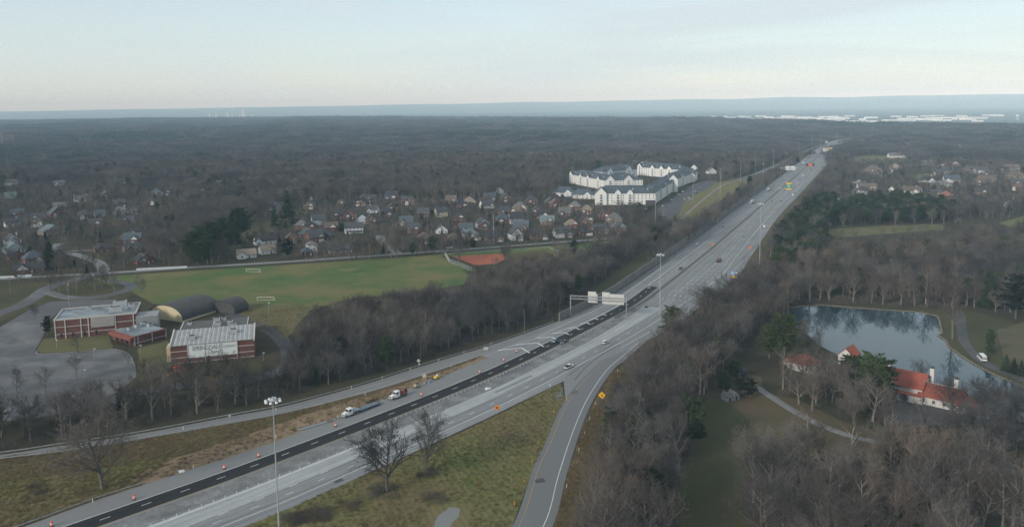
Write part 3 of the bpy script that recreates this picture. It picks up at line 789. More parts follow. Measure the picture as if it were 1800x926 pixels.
H(988, 420, 15, 11, 4.2, 'house with white left gable and white garage door in the road row', roof='gx', rf='slate', wl='white', wing=(4, 7.5, 3, 2.8, 'brick', 'white'), garage='wing')
H(1028, 417, 12, 10, 3.4, 'low dark-roofed brick house near the row\'s right end', roof='hip', rf='black', wl='brick', rise=4.4, garage='main')
H(1052, 414, 14, 10, 4.6, 'blue-roofed brick house with pointed right gable and tall chimney', roof='gx', rf='navy', wl='brick', wing=(4.2, 6, 3, 3.0, 'brick', 'white'), garage='wing', chim=-2)
H(1086, 409, 13, 11, 4.2, 'grey-roofed house at the right end of the road row', roof='hip', rf='teal', wl='brown', rise=4.8, wing=(3, 6, 2, 3.2, 'brown', 'grey'))
# second and third row
S2 = [(727, 413, 11, 'gx', 'slate', 'brick', 'white', 'slate-roofed brick house half hidden behind the brown pyramid roof'),
 (776, 413, 10, 'gy', 'slate', 'white', 'white', 'white house with steep front gable in the second row'),
 (812, 405, 12, 'gy', 'brown', 'brick', 'brick', 'brick house with wide brown front gable in the second row'),
 (848, 404, 11, 'gy', 'slate', 'grey', 'white', 'grey house with white gable peak left of the tall pole'),
 (884, 396, 13, 'hip', 'navy', 'brick', 'white', 'blue-grey hip-roofed house behind the timbered gable'),
 (886, 380, 11, 'gx', 'slate', 'brick', 'white', 'brick house with small white porch gable in the third row'),
 (914, 374, 16, 'hip', 'grey', 'cream', 'cream', 'wide cream house with grey hip roof in the third row'),
 (945, 382, 12, 'gy', 'navy', 'brick', 'white', 'navy-roofed house right of the wide cream house'),
 (962, 398, 13, 'gx', 'teal', 'brown', 'white', 'brown house with green-grey roof and white dormer gable'),
 (1004, 404, 12, 'hip', 'tan', 'brick', 'white', 'tan hip-roofed brick house behind the white garage'),
 (992, 384, 12, 'gx', 'grey', 'brick', 'white', 'brick house with grey roof and chimney in the third row'),
 (1010, 373, 13, 'hip', 'grey', 'brick', 'cream', 'grey-roofed brick house below the left apartment wing'),
 (1032, 380, 12, 'hip', 'tan', 'brick', 'white', 'tan-roofed brick house left of the apartment front'),
 (1062, 390, 12, 'gy', 'brown', 'brick', 'white', 'brown-roofed house below the apartment front'),
 (1080, 397, 15, 'hip', 'grey', 'tan', 'white', 'wide grey-roofed house nearest the apartment turning circle'),
 (690, 376, 11, 'gy', 'slate', 'brick', 'white', 'brick house with white-edged gable among grey trees'),
 (656, 377, 11, 'gx', 'slate', 'white', 'white', 'white house with porch gable in the grey trees'),
 (617, 388, 12, 'gy', 'slate', 'brick', 'white', 'brick house with steep gable above the porch house'),
 (595, 388, 12, 'gx', 'black', 'brick', 'white', 'black-roofed house beside the steep brick gable'),
 (640, 396, 12, 'gy', 'slate', 'teal', 'white', 'pale blue house right of the two-storey porch house'),
 (745, 385, 12, 'gx', 'slate', 'brick', 'cream', 'slate-roofed house with cream dormer in the third row'),
 (775, 384, 11, 'gx', 'slate', 'cream', 'white', 'cream house with white front gable behind bare trees'),
 (715, 363, 12, 'gx', 'navy', 'brick', 'cream', 'navy-roofed house with yellow gable at the wood edge'),
 (690, 354, 15, 'gx', 'black', 'brick', 'white', 'black-roofed house in front of the long wood'),
 (825, 366, 14, 'hip', 'tan', 'brown', 'white', 'tan-roofed house at the wood edge in the fourth row'),
 (860, 358, 13, 'gx', 'slate', 'brick', 'white', 'house with white end gable at the wood edge, centre'),
 (878, 344, 10, 'gy', 'slate', 'white', 'white', 'small white-gabled house at the top of the centre rows'),
 (935, 362, 12, 'hip', 'slate', 'brick', 'white', 'dark hip-roofed house between third row and wood'),
 (968, 366, 12, 'gy', 'navy', 'brick', 'white', 'navy-gabled brick house at the wood edge left of the apartments'),
 (540, 420, 13, 'hip', 'navy', 'brick', 'white', 'navy-roofed brick house behind the utility pole'),
 (560, 398, 12, 'gx', 'slate', 'teal', 'white', 'pale blue house left of the broad white gable'),
 (530, 407, 11, 'hip', 'grey', 'brown', 'white', 'grey-roofed house in front of the long lawn')]
for x, y, w, ro, rf, wl, gc, lb in S2:
    H(x, y, w * 1.1, w * 0.92, hrng.choice((3.4, 4.8, 5.2)), lb, roof=ro, rf=rf, wl=wl, rise=w * 0.42, wing=(hrng.choice((-1, 1)) * w * 0.24, w * 0.42, 1.4, hrng.choice((2.9, 4.6)), wl, gc),
      turn=hrng.uniform(-18, 18), chim=hrng.choice((None, -w * 0.35, w * 0.35)), front=30)
# far left neighbourhood
S3 = [(52, 482, 20, 9, 3.0, 'gx', 'black', 'brick', 'white', 0, 'low dark-roofed brick house at the left beside the road'),
 (28, 460, 11, 9, 4.0, 'gy', 'slate', 'brick', 'brick', 18, 'brick house with a front gable behind the low dark-roofed one'),
 (25, 447, 15, 11, 4.0, 'gy', 'teal', 'teal', 'teal', 14, 'house with a pale blue gable behind the brick gable, far left'),
 (22, 432, 13, 10, 4.4, 'gy', 'slate', 'white', 'white', 8, 'house with white peaked gable above the pale blue one'),
 (253, 467, 13, 10, 3.6, 'gy', 'slate', 'brick', 'white', 22, 'house with stepped red and white gable behind the white fence'),
 (183, 446, 15, 10, 3.6, 'hip', 'black', 'brick', 'brick', 10, 'dark brick house right of the side street'),
 (232, 446, 13, 10, 3.4, 'gx', 'slate', 'brown', 'brown', 14, 'dark-roofed house behind the stepped gable house'),
 (92, 415, 22, 12, 4.2, 'gy', 'teal', 'tan', 'tan', 28, 'large grey-roofed tan house beside the wide driveway'),
 (22, 402, 14, 10, 4.2, 'gx', 'slate', 'white', 'white', 10, 'slate-roofed white house near the left picture edge'),
 (30, 384, 13, 10, 4.0, 'gx', 'navy', 'brick', 'white', 0, 'navy-roofed house in the trees near the left edge'),
 (145, 358, 19, 10, 4.2, 'gx', 'brown', 'white', 'white', 16, 'brown-roofed house with bright white end gable, far left'),
 (105, 372, 14, 10, 4.2, 'gx', 'grey', 'brick', 'white', 0, 'grey-roofed house below the bright white gable'),
 (213, 380, 16, 11, 4.2, 'gy', 'slate', 'white', 'white', 22, 'dark-roofed white house above the conifer group'),
 (210, 366, 14, 10, 4.2, 'gx', 'slate', 'brick', 'white', 0, 'slate-roofed house just behind the dark-roofed white house'),
 (276, 348, 15, 11, 4.6, 'gy', 'slate', 'teal', 'white', 8, 'pale blue house with white-edged double gable in the wood'),
 (331, 348, 14, 10, 4.6, 'gy', 'slate', 'brick', 'white', -5, 'brick house with gables left of the white gable in the wood'),
 (358, 346, 16, 11, 4.6, 'gy', 'slate', 'white', 'white', -8, 'house with white broad gable deep in the wood'),
 (18, 352, 14, 10, 3.6, 'gx', 'teal', 'teal', 'teal', 6, 'pale blue house in the wood at the left edge'),
 (104, 330, 16, 10, 3.6, 'gx', 'grey', 'white', 'white', 10, 'low white house in the far left wood'),
 (127, 320, 16, 10, 4.0, 'gx', 'tan', 'white', 'white', 6, 'white house behind the low white one in the far left wood'),
 (283, 318, 18, 11, 5.0, 'gy', 'slate', 'brick', 'white', 0, 'tall-gabled house alone in the wood'),
 (750, 305, 30, 13, 7.0, 'gx', 'rust', 'brick', 'white', 0, 'large rust-roofed mansion standing alone in the wood')]
for x, y, w, d, h, ro, rf, wl, gc, tn, lb in S3:
    H(x, y, w, d, h, lb, roof=ro, rf=rf, wl=wl, turn=tn, wing=(-w * 0.22, w * 0.4, 1.6, min(h, 3.2), wl, gc), chim=w * 0.3, front=26 if y < 420 else 14)
# neighbourhood right of the highway
S4 = [(1535, 308, 30, 24, 3.4, 'hip', 'brown', 'brown', 'white', 'big brown pyramid-roofed house left of the small white house'),
 (1574, 302, 22, 16, 4.6, 'gy', 'brown', 'tan', 'tan', 'tan house with two brown gables behind the hedge'),
 (1568, 309, 9, 8, 3.4, 'gy', 'slate', 'white', 'white', 'small white gabled house beside the big pyramid roof'),
 (1631, 294, 24, 10, 3.2, 'gx', 'white', 'white', 'white', 'long low white house at the wood edge'),
 (1661, 309, 20, 14, 4.6, 'hip', 'slate', 'grey', 'white', 'grey house with slate hip roof right of the hedge'),
 (1722, 308, 28, 14, 5.0, 'gx', 'slate', 'white', 'white', 'wide white house with several pointed gables'),
 (1630, 324, 24, 14, 3.2, 'hip', 'black', 'white', 'white', 'low white house under a broad black hip roof'),
 (1672, 325, 22, 14, 5.0, 'gx', 'navy', 'white', 'white', 'white two-storey house with navy roof and cream front'),
 (1734, 325, 24, 14, 4.6, 'gx', 'brown', 'tan', 'tan', 'tan stone house with arched front gable'),
 (1785, 318, 26, 16, 4.6, 'hip', 'brown', 'tan', 'tan', 'brown hip-roofed stone house at the right edge'),
 (1778, 304, 22, 14, 4.6, 'gx', 'brown', 'tan', 'tan', 'brown-roofed house behind the stone house at the right edge'),
 (1603, 345, 23, 13, 4.4, 'gx', 'brown', 'white', 'white', 'white house with steep gable just behind the pine belt'),
 (1568, 342, 11, 10, 3.6, 'gy', 'brown', 'white', 'white', 'small white-gabled house left of the steep white gable'),
 (1525, 338, 24, 13, 3.6, 'gx', 'brown', 'tan', 'white', 'brown-roofed house with white left gable behind the pines'),
 (1512, 345, 20, 12, 3.4, 'hip', 'grey', 'tan', 'white', 'grey hip-roofed house at the left end of the pine belt'),
 (1478, 364, 17, 11, 4.0, 'gy', 'grey', 'grey', 'white', 'pale grey house half hidden in front of the pine belt'),
 (1655, 334, 26, 15, 3.4, 'hip', 'grey', 'tan', 'white', 'wide grey hip-roofed house in the middle of the right estate'),
 (1662, 353, 15, 12, 4.2, 'hip', 'rust', 'brick', 'brick', 'red brick house right of the pine belt'),
 (1748, 362, 15, 13, 5.0, 'gy', 'slate', 'brown', 'white', 'brown house with tall pointed front gable at far right'),
 (1776, 366, 12, 10, 3.8, 'gy', 'slate', 'white', 'white', 'white-gabled house right of the tall pointed gable'),
 (1720, 345, 16, 12, 4.0, 'hip', 'slate', 'brown', 'white', 'slate-roofed house among bare trees at far right'),
 (1576, 281, 36, 14, 4.0, 'gx', 'grey', 'white', 'white', 'long pale grey-roofed building in the field'),
 (1577, 268, 15, 12, 5.0, 'gy', 'grey', 'white', 'white', 'white pointed gable behind the long pale building')]
RF['white'] = RF['grey']
for x, y, w, d, h, ro, rf, wl, gc, lb in S4:
    H(x, y, w * 0.93, d, h, lb, roof=ro, rf=rf, wl=wl, turn=hrng.uniform(-14, 24), rise=min(w, d) * 0.42, wing=(hrng.choice((-1, 1)) * w * 0.25, min(w * 0.32, 8), 1.8, min(h, 3.6), wl, gc),
      chim=hrng.choice((None, w * 0.2)), front=30)
# more houses filling the rows and the left neighbourhood
hr3 = random.Random(21)
for zone, x0, x1, y0, y1, n, where in (('c', 640, 1090, 352, 420, 20, 'in the crowded rows beyond the country road'), ('l', 0, 320, 325, 470, 22, 'in the wooded left neighbourhood'), ('r', 1500, 1800, 288, 365, 16, 'in the right-hand neighbourhood'), ('m', 420, 660, 352, 430, 12, 'above the soccer field')):
    k = 0
    for _ in range(400):
        if k >= n: break
        x, y = hr3.uniform(x0, x1), hr3.uniform(y0, y1)
        if zone == 'c' and x > 1030 and y < 380: continue
        if zone == 'm' and x < 520 and 388 < y: continue
        p = G(x, y)
        if any(math.hypot(p.x - b[0], p.y - b[1]) < b[2] + 9 for b in BUILT): continue
        if any((p.x - q[0]) ** 2 + (p.y - q[1]) ** 2 < 196 for poly in EXCL for q in poly): continue
        w = hr3.uniform(11, 15); wl = hr3.choice(('brick', 'brick', 'brown', 'brown', 'white', 'brick')); rf = hr3.choice(('slate', 'navy', 'brown', 'black', 'black', 'slate')); ro = hr3.choice(('hip', 'gx', 'gy'))
        H(x, y, w, w * .8, hr3.choice((3.4, 5.0)), '%s-roofed %s house with a white gable %s' % (rf, wl, where), roof=ro, rf=rf, wl=wl, rise=w * .4, turn=hr3.uniform(-25, 25), group='houses ' + where,
          wing=(hr3.choice((-1, 1)) * w * .24, w * .42, 1.5, hr3.choice((2.9, 4.4)), wl, 'white'), garage=hr3.choice(('wing', None)), front=20); k += 1
# houses scattered through the far woods
far = 0
hr2 = random.Random(5)
spots = [(hr2.uniform(560, 1000), hr2.uniform(228, 262)) for k in range(34)] + [(hr2.uniform(0, 560), hr2.uniform(238, 330)) for k in range(26)] + \
        [(hr2.uniform(1490, 1795), hr2.uniform(236, 268)) for k in range(24)] + [(hr2.uniform(860, 1230), hr2.uniform(262, 300)) for k in range(20)]
for x, y in spots:
    p = G(x, y)
    if any(math.hypot(p.x - b[0], p.y - b[1]) < b[2] + 16 for b in BUILT) or any(abs(p.x - q.x) + abs(p.y - q.y) < 60 for q in Mc): continue
    wl = hr2.choice(('white', 'white', 'brick', 'tan', 'brown', 'white')); w = hr2.uniform(13, 20)
    side = 'left of centre' if x < 560 else ('in the centre' if x < 1230 else 'right of the highway')
    house((p.x, p.y), w, w * 0.7, hr2.choice((4.0, 5.4)), 'distant %s house showing through the far woods %s' % ({'white': 'white', 'brick': 'red brick', 'tan': 'tan', 'brown': 'brown'}[wl], side),
          roof=hr2.choice(('gx', 'gy')), rf=hr2.choice(('slate', 'grey', 'brown')), wl=wl, rz=hr2.uniform(-1.2, 1.2), wins=False, group='distant houses in the far woods ' + side, front=70)

# ---- apartment block ------------------------------------------------
m_apt = mat('apartment_siding', (0.71, 0.71, 0.69), (0.64, 0.64, 0.625), scale=0.2, rough=0.85)
apt = empty('apartment_block', G(1100, 352), 0)
AP = apt.location.copy()
def apt_wing(pa, pb, depth, eave, rise, hip=True, gables=(), floors=4, right=True, nwin=None, base=None):
    """a straight wing whose front foot runs between two pixels"""
    a, b = G(*pa), G(*pb); d = b - a; L = d.length; rz = math.atan2(d.y, d.x)
    c = (a + b) / 2 + Vector((-d.y, d.x, 0)).normalized() * depth / 2
    def P(mb): 
        ca, sa = math.cos(rz), math.sin(rz)
        mb.v = [(c.x - AP.x + x * ca - y * sa, c.y - AP.y + x * sa + y * ca, z) for x, y, z in mb.v]
        return mb
    w = MB(); w.box((0, 0, 0), (L, depth, eave)); P(w).build('wall', m_apt, apt)
    r = MB(); (hip_roof if hip else gable_roof_x)(r, L, depth, eave, rise, 0.5, 0.25); P(r).build('roof', RF['navy'], apt)
    if not hip:
        g = MB(); g.prism_x([(-depth / 2, eave), (depth / 2, eave), (0, eave + rise)], -L / 2, L / 2); P(g).build('gable', m_apt, apt)
    for gx, gw, gh, fwd in gables:
        x = -L / 2 + L * gx
        g = MB(); g.prism_y([(x - gw / 2, 0), (x + gw / 2, 0), (x + gw / 2, gh), (x, gh + gw * 0.5), (x - gw / 2, gh)], -depth / 2 - fwd, -depth / 2 + 2.0); P(g).build('gable_bay', m_apt, apt)
        q = MB(); s = 1.0; ov = 0.4
        q.prism_y([(x - gw / 2 - ov, gh - ov), (x, gh + gw * .5), (x + gw / 2 + ov, gh - ov), (x + gw / 2 + ov, gh - ov + .25), (x, gh + gw * .5 + .3), (x - gw / 2 - ov, gh - ov + .25)], -depth / 2 - fwd - 0.3, -depth / 2 + depth * 0.42)
        P(q).build('bay_roof', RF['navy'], apt)
        for fl in range(int(gh / 3.1)):
            v = MB(); v.box((x, -depth / 2 - fwd - 0.06, 0.9 + fl * 3.1), (min(2.6, gw * 0.5), 0.14, 1.9)); P(v).build('balcony_door', m_glass, apt)
            v = MB(); v.box((x, -depth / 2 - fwd - 0.5, 0.4 + fl * 3.1), (min(3.2, gw * 0.62), 0.9, 0.12))
            v.box((x, -depth / 2 - fwd - 0.9, 0.5 + fl * 3.1), (min(3.2, gw * 0.62), 0.08, 0.9)); P(v).build('balcony', m_trim, apt)
    for k in range(int(L / 17)):              # dormers on the near slope
        x = -L / 2 + L * (k + 0.5) / int(L / 17); y = -depth * 0.24; z = eave + rise * 0.42
        g = MB(); g.prism_y([(x - 2.6, z - 1.2), (x + 2.6, z - 1.2), (x, z + 2.3)], y - 1.2, y + 3.0); P(g).build('dormer', m_apt, apt)
        g = MB(); g.prism_y([(x - 3.0, z - 1.4), (x, z + 2.4), (x + 3.0, z - 1.4), (x + 3.0, z - 1.1), (x, z + 2.75), (x - 3.0, z - 1.1)], y - 1.6, y + 4.2); P(g).build('dormer_roof', RF['navy'], apt)
    n = nwin or int(L / 4.2)
    for fl in range(floors):
        for k in range(n):
            x = -L / 2 + L * (k + 0.5) / n
            if any(abs(x - (-L / 2 + L * g[0])) < g[1] / 2 + 0.9 for g in gables): continue
            ca, sa = math.cos(rz), math.sin(rz); y = -depth / 2 - 0.03
            window(apt, c.x - AP.x + x * ca - y * sa, c.y - AP.y + x * sa + y * ca, 1.0 + fl * 3.1, 1.4, 1.6, rz)
    m = (a + b) / 2 + Vector((-d.y, d.x, 0)).normalized() * depth / 2
    for t in np.linspace(-L / 2, L / 2, max(2, int(L / 16))):
        q = m + d.normalized() * float(t); BUILT.append((q.x, q.y, depth * 0.62 + 3, 46))
    if base:
        x0, x1 = base
        v = MB(); v.box((-L / 2 + L * (x0 + x1) / 2, -depth / 2 - 1.2, 0), (L * (x1 - x0), 2.5, 5.6)); P(v).build('entrance_base', mat('dark_stone', (0.06, 0.06, 0.062), (0.09, 0.09, 0.09), scale=0.8), apt)
apt_wing((1046, 360), (1152, 360), 26, 13.6, 8.5, gables=[(0.1, 13, 14.2, 2.2), (0.38, 7, 15.0, 1.2), (0.58, 7, 15.0, 1.2)], base=(0.84, 1.0))
apt_wing((1153, 357), (1188, 333), 24, 13.2, 7.5, gables=[(0.2, 5, 14, 1), (0.5, 5, 14, 1), (0.8, 5, 14, 1)])
apt_wing((1176, 337), (1190, 337), 26, 16.0, 8.0, hip=False, gables=[(0.5, 12, 17.0, 1.5)])
apt_wing((1190, 330), (1226, 316), 24, 12.6, 7.5, gables=[(0.25, 7, 14, 1), (0.7, 7, 14, 1)])
apt_wing((1205, 320), (1222, 320), 22, 10.5, 7, hip=False, gables=[(0.6, 10, 11, 1)])
apt_wing((1002, 322), (1062, 334), 24, 13.4, 7.5, gables=[(0.06, 8, 14.8, 2), (0.34, 6, 14.6, 1.2), (0.56, 6, 14.6, 1.2), (0.85, 7, 14.6, 1.2)])
apt_wing((1060, 318), (1120, 312), 24, 13.4, 8, gables=[(0.2, 9, 15, 1), (0.75, 11, 15, 1)])
apt_wing((1120, 308), (1200, 314), 24, 13.4, 8, gables=[(0.06, 9, 15.5, 1), (0.35, 7, 15, 1), (0.55, 7, 15, 1), (0.72, 7, 15, 1)])
apt_wing((1066, 334), (1130, 332), 40, 13.0, 9.5, gables=[(0.1, 12, 14, 1), (0.6, 12, 14, 1)])
tag(apt, 'large white four-storey apartment block with dark blue-grey gabled roofs', 'apartment block')
for i, (x, y, lb) in enumerate(((992, 348, 'low white apartment annex with three small gables, left of the block'), (1026, 352, 'low white annex with a broad blue gable beside the apartment block'))):
    H(x, y, 30, 16, 5.0, lb, roof='hip', rf='navy', wl='white', rise=7, wing=(6, 9, 1.5, 5.0, 'white', 'white'), turn=-8, front=30)
H(1250, 309, 14, 12, 4.4, 'small white gabled house right of the apartment parking', roof='gy', rf='grey', wl='white', turn=20)

# ---- church ---------------------------------------------------------
m_cbrick = mat('church_brick', (0.125, 0.058, 0.050), (0.098, 0.048, 0.044), scale=0.8, rough=0.95, c3=(0.15, 0.075, 0.062), scale3=0.1)
m_membrane = mat('roof_membrane', (0.17, 0.20, 0.22), (0.085, 0.10, 0.11), scale=0.3, rough=0.7, c3=(0.24, 0.27, 0.29), scale3=0.09, detail=8, contrast=(0.4, 0.6))
m_tar = mat('dark_flat_roof', (0.085, 0.082, 0.078), (0.11, 0.106, 0.10), scale=0.2, rough=0.95)
m_metalroof = mat('ribbed_metal', (0.34, 0.345, 0.34), (0.26, 0.262, 0.258), scale=0.3, rough=0.6)
m_band = flat('pale_stone_band', (0.48, 0.45, 0.42), 0.9)
m_unit = mat('hvac_metal', (0.40, 0.42, 0.43), (0.30, 0.31, 0.32), scale=0.6, rough=0.6)
m_fan = flat('dark_grille', (0.05, 0.05, 0.05), 0.8)
m_dome = mat('barrel_roof', (0.052, 0.050, 0.050), (0.074, 0.070, 0.068), scale=0.25, rough=0.8)
m_creamwall = mat('cream_end_wall', (0.56, 0.49, 0.32), (0.50, 0.44, 0.29), scale=0.3, rough=0.9)
church = empty('church', G(250, 600), 0)
CP = church.location.copy()
class Frame:
    """local frame with origin at pixel a's ground point and x towards pixel b"""
    def __init__(s, pa, pb):
        s.a = G(*pa); d = G(*pb) - s.a; s.L = d.length; s.rz = math.atan2(d.y, d.x)
    def part(s, mb, name, m, parent=None):
        ca, sa = math.cos(s.rz), math.sin(s.rz)
        mb.v = [(s.a.x - CP.x + x * ca - y * sa, s.a.y - CP.y + x * sa + y * ca, z) for x, y, z in mb.v]
        return mb.build(name, m, parent or church)
    def w(s, x, y): return s.a.x + x * math.cos(s.rz) - y * math.sin(s.rz), s.a.y + x * math.sin(s.rz) + y * math.cos(s.rz)
def hvac(fr, x, y, z, sx=2.6, sy=2.0, sz=1.4):
    b = MB(); b.box((x, y, z), (sx, sy, sz)); o = fr.part(b, 'roof_unit', m_unit)
    f = MB(); f.box((x, y, z + sz + 0.004), (sx * 0.7, sy * 0.7, 0.12)); fr.part(f, 'fan', m_fan, o)
# main hall, left
A = Frame((97, 597), (241, 583)); LA, DA, HA = A.L, 25.0, 10.2
b = MB(); b.box((LA / 2, DA / 2, 0), (LA, DA, HA)); A.part(b, 'wall', m_cbrick)
b = MB(); b.box((LA / 2, DA / 2, HA - 0.9), (LA - 0.7, DA - 0.7, 1.0)); A.part(b, 'flat_roof', m_membrane)
for x, y, sx, sy in ((LA / 2, 0.1, LA + 0.3, 0.5), (LA / 2, DA - 0.1, LA + 0.3, 0.5), (0.1, DA / 2, 0.5, DA - 0.8), (LA - 0.1, DA / 2, 0.5, DA - 0.8)):
    b = MB(); b.box((x, y, HA - 0.004), (sx, sy, 0.7)); A.part(b, 'parapet', m_band)
for k in range(11):
    b = MB(); b.box((2 + (LA - 4) * k / 10, DA - 0.55, HA + 0.71), (0.4, 0.35, 0.35)); A.part(b, 'parapet_block', m_band)
for z in (2.6, 6.4):
    b = MB(); b.box((LA / 2, -0.03, z), (LA + 0.1, 0.12, 0.3)); A.part(b, 'stone_band', m_band)
    b = MB(); b.box((-0.03, DA / 2, z), (0.12, DA, 0.3)); A.part(b, 'stone_band', m_band)
for fx in (0.01, 0.13, 0.32, 0.41, 0.74, 0.965):
    b = MB(); b.box((LA * fx, -0.14, 0), (0.5, 0.34, HA + 0.5)); A.part(b, 'pilaster', m_band)
b = MB(); b.box((LA * 0.585, -0.25, 4.8), (LA * 0.29, 0.5, HA - 4.6)); A.part(b, 'blank_panel', mat('panel_grey', (0.33, 0.31, 0.30), (0.28, 0.265, 0.26), scale=0.4))
b = MB(); b.box((LA + 5.5, 4, 0), (11, 12, 8.6)); A.part(b, 'link_block', mat('stucco_grey', (0.27, 0.28, 0.285), (0.22, 0.23, 0.235), scale=0.3))
for k, fx in enumerate((0.08, 0.22, 0.36, 0.50, 0.9)):
    b = MB(); b.box((LA * fx, -0.06, 0.7), (1.1, 0.1, 2.2)); A.part(b, 'narrow_window', m_glass)
hvac(A, 14, 20, HA + 0.1); hvac(A, LA - 10, DA - 4, HA + 0.1, 7, 3, 3.2); hvac(A, LA - 11, DA * 0.38, HA + 0.1, 7, 3, 2.6); hvac(A, LA - 3.5, DA * 0.55, HA + 0.1, 3.2, 3, 2.4); hvac(A, 9, 10, HA + 0.1, 2, 2, 1)
for x in (0.15, 0.5, 0.85):
    for y in (0.1, 0.5, 0.9): BUILT.append((*A.w(LA * x, DA * y), 15, 14))
# low entrance building
C2 = Frame((236, 608), (293, 593)); LC, DC, HC = C2.L, 21.0, 4.6
b = MB(); b.box((LC / 2, DC / 2, 0), (LC, DC, HC)); C2.part(b, 'wall', m_cbrick)
b = MB(); b.box((LC / 2, DC / 2, HC + 0.003), (LC - 0.6, DC - 0.6, 0.25)); C2.part(b, 'flat_roof', m_membrane)
b = MB()
for x, y, sx, sy in ((LC / 2, 0, LC + 0.3, 0.45), (0, DC / 2, 0.45, DC + 0.3)): b.box((x, y, HC - 0.5), (sx, sy, 0.95))
C2.part(b, 'parapet', mat('red_fascia', (0.22, 0.075, 0.055), (0.18, 0.065, 0.05), scale=0.5))
for fx in (0.02, 0.12, 0.55, 0.98):
    b = MB(); b.box((LC * fx, -0.1, 0), (0.4, 0.3, HC)); C2.part(b, 'pilaster', m_band)
b = MB(); b.box((LC / 2, -0.05, 1.2), (LC, 0.12, 0.25)); C2.part(b, 'stone_band', m_band)
for k in range(4):
    b = MB(); b.box((-0.05, 2.5 + k * 4.6, 0.2), (0.12, 3.0, 2.3)); C2.part(b, 'entrance_glass', m_glass)
    b = MB(); b.box((-1.6, 0.6 + k * 4.6, 0), (0.4, 0.4, 3.0)); C2.part(b, 'entrance_post', m_cbrick)
b = MB(); b.box((-1.0, DC / 2, 3.0), (2.0, DC + 0.4, 1.7)); C2.part(b, 'canopy', mat('red_fascia', (0.22, 0.075, 0.055)))
for x, y, q in ((6, 14, 1), (11, 15, 1.2), (15, 17, 1), (20, 12, 1), (24, 16, 1.1), (27, 18, 1)): hvac(C2, min(x, LC - 2), y, HC + 0.26, 2.6 * q, 2.2, 1.3 * q)
for x in (0.25, 0.75): BUILT.append((*C2.w(LC * x, DC / 2), 13, 16))
# sanctuary with the banner
B2 = Frame((301, 641), (448, 627)); LB, DB, HB = B2.L, 17.0, 9.0
b = MB(); b.prism_x([(0, 0), (DB, 0), (DB, HB + 2.6), (0, HB)], 0, LB); B2.part(b, 'wall', m_cbrick)
b = MB(); b.prism_x([(-0.5, HB - 0.05), (DB + 0.3, HB + 2.7), (DB + 0.3, HB + 3.0), (-0.5, HB + 0.22)], 0.5, LB - 0.5); sl = B2.part(b, 'sloped_roof', m_metalroof)
for k in range(int(LB / 1.05)):
    x = 0.9 + k * 1.05
    b = MB(); b.prism_x([(-0.5, HB + 0.2), (DB + 0.3, HB + 2.98), (DB + 0.3, HB + 3.14), (-0.5, HB + 0.36)], x, x + 0.16); B2.part(b, 'roof_rib', m_trim if k % 2 else m_metalroof, sl)
for x in (0.0, LB):
    b = MB(); b.prism_x([(-0.6, HB - 0.6), (DB + 0.4, HB + 2.2), (DB + 0.4, HB + 3.6), (-0.6, HB + 0.8)], x - 0.35, x + 0.35); B2.part(b, 'end_parapet', m_band)
for z in (2.9, 6.0):
    for x0, x1 in ((0, 0.20), (0.795, 1)):
        b = MB(); b.box((LB * (x0 + x1) / 2, -0.04, z), (LB * (x1 - x0), 0.12, 0.3)); B2.part(b, 'stone_band', m_band)
b = MB(); b.box((LB / 2, -0.05, 0.3), (LB, 0.14, 0.3)); B2.part(b, 'stone_band', m_band)
m_banner = mat('banner_white', (0.66, 0.70, 0.70), (0.58, 0.62, 0.62), scale=0.25, rough=0.8)
for x0, x1 in ((0.205, 0.405), (0.408, 0.598), (0.601, 0.79)):
    b = MB(); b.box((LB * (x0 + x1) / 2, -0.12, 2.5), (LB * (x1 - x0) - 0.12, 0.2, HB - 2.7)); B2.part(b, 'banner_panel', m_banner)
for x in (0.203, 0.4065, 0.5995, 0.793):
    b = MB(); b.box((LB * x, -0.2, 0), (0.35, 0.4, HB)); B2.part(b, 'pilaster', m_band)
m_letter = flat('grey_lettering', (0.20, 0.22, 0.24), 0.8); m_letter2 = flat('pale_lettering', (0.40, 0.44, 0.46), 0.8)
def text_part(txt, size, x, z, y, fr, m, parent=None, shear=0.0, bold=0.0, fit=None):
    cu = bpy.data.curves.new('lettering', 'FONT'); cu.body = txt; cu.size = size; cu.extrude = 0.03; cu.shear = shear; cu.offset = bold
    o = bpy.data.objects.new('lettering_curve', cu); col.objects.link(o)
    bpy.context.view_layer.update()
    me = bpy.data.meshes.new_from_object(o.evaluated_get(bpy.context.evaluated_depsgraph_get()))
    bpy.data.objects.remove(o)
    me.materials.clear(); me.materials.append(m)
    wd = max(v.co.x for v in me.vertices) - min(v.co.x for v in me.vertices)
    q = bpy.data.objects.new('lettering', me); col.objects.link(q); q.parent = parent or church
    wx, wy = fr.w(x, y)
    q.location = (wx - CP.x, wy - CP.y, z); q.rotation_euler = (math.pi / 2, 0, fr.rz)
    if fit: q.scale = (fit / wd, 1, 1)
    return q
text_part('SPRINGDALE', 3.0, LB * 0.25, 6.0, -0.27, B2, m_letter, bold=0.02, fit=LB * 0.345)
text_part('COMMUNITY', 1.7, LB * 0.62, 6.2, -0.27, B2, m_letter2, fit=LB * 0.16)
text_part('Church', 2.6, LB * 0.43, 3.9, -0.27, B2, m_letter, shear=0.3, bold=0.02, fit=LB * 0.165)
hvac(B2, LB * 0.24, 6, HB + 1.1, 3.2, 3.4, 1.8); hvac(B2, LB * 0.74, 9, HB + 1.5, 3.8, 3.4, 2.0)
b = MB(); b.box((LB * 0.46, DB + 15, 0), (LB * 0.9, 29.4, 8.0)); B2.part(b, 'rear_hall', m_cbrick)
b = MB(); b.box((LB * 0.46, DB + 15, 8.0), (LB * 0.9 + 0.2, 29.6, 0.3)); B2.part(b, 'flat_roof', m_tar)
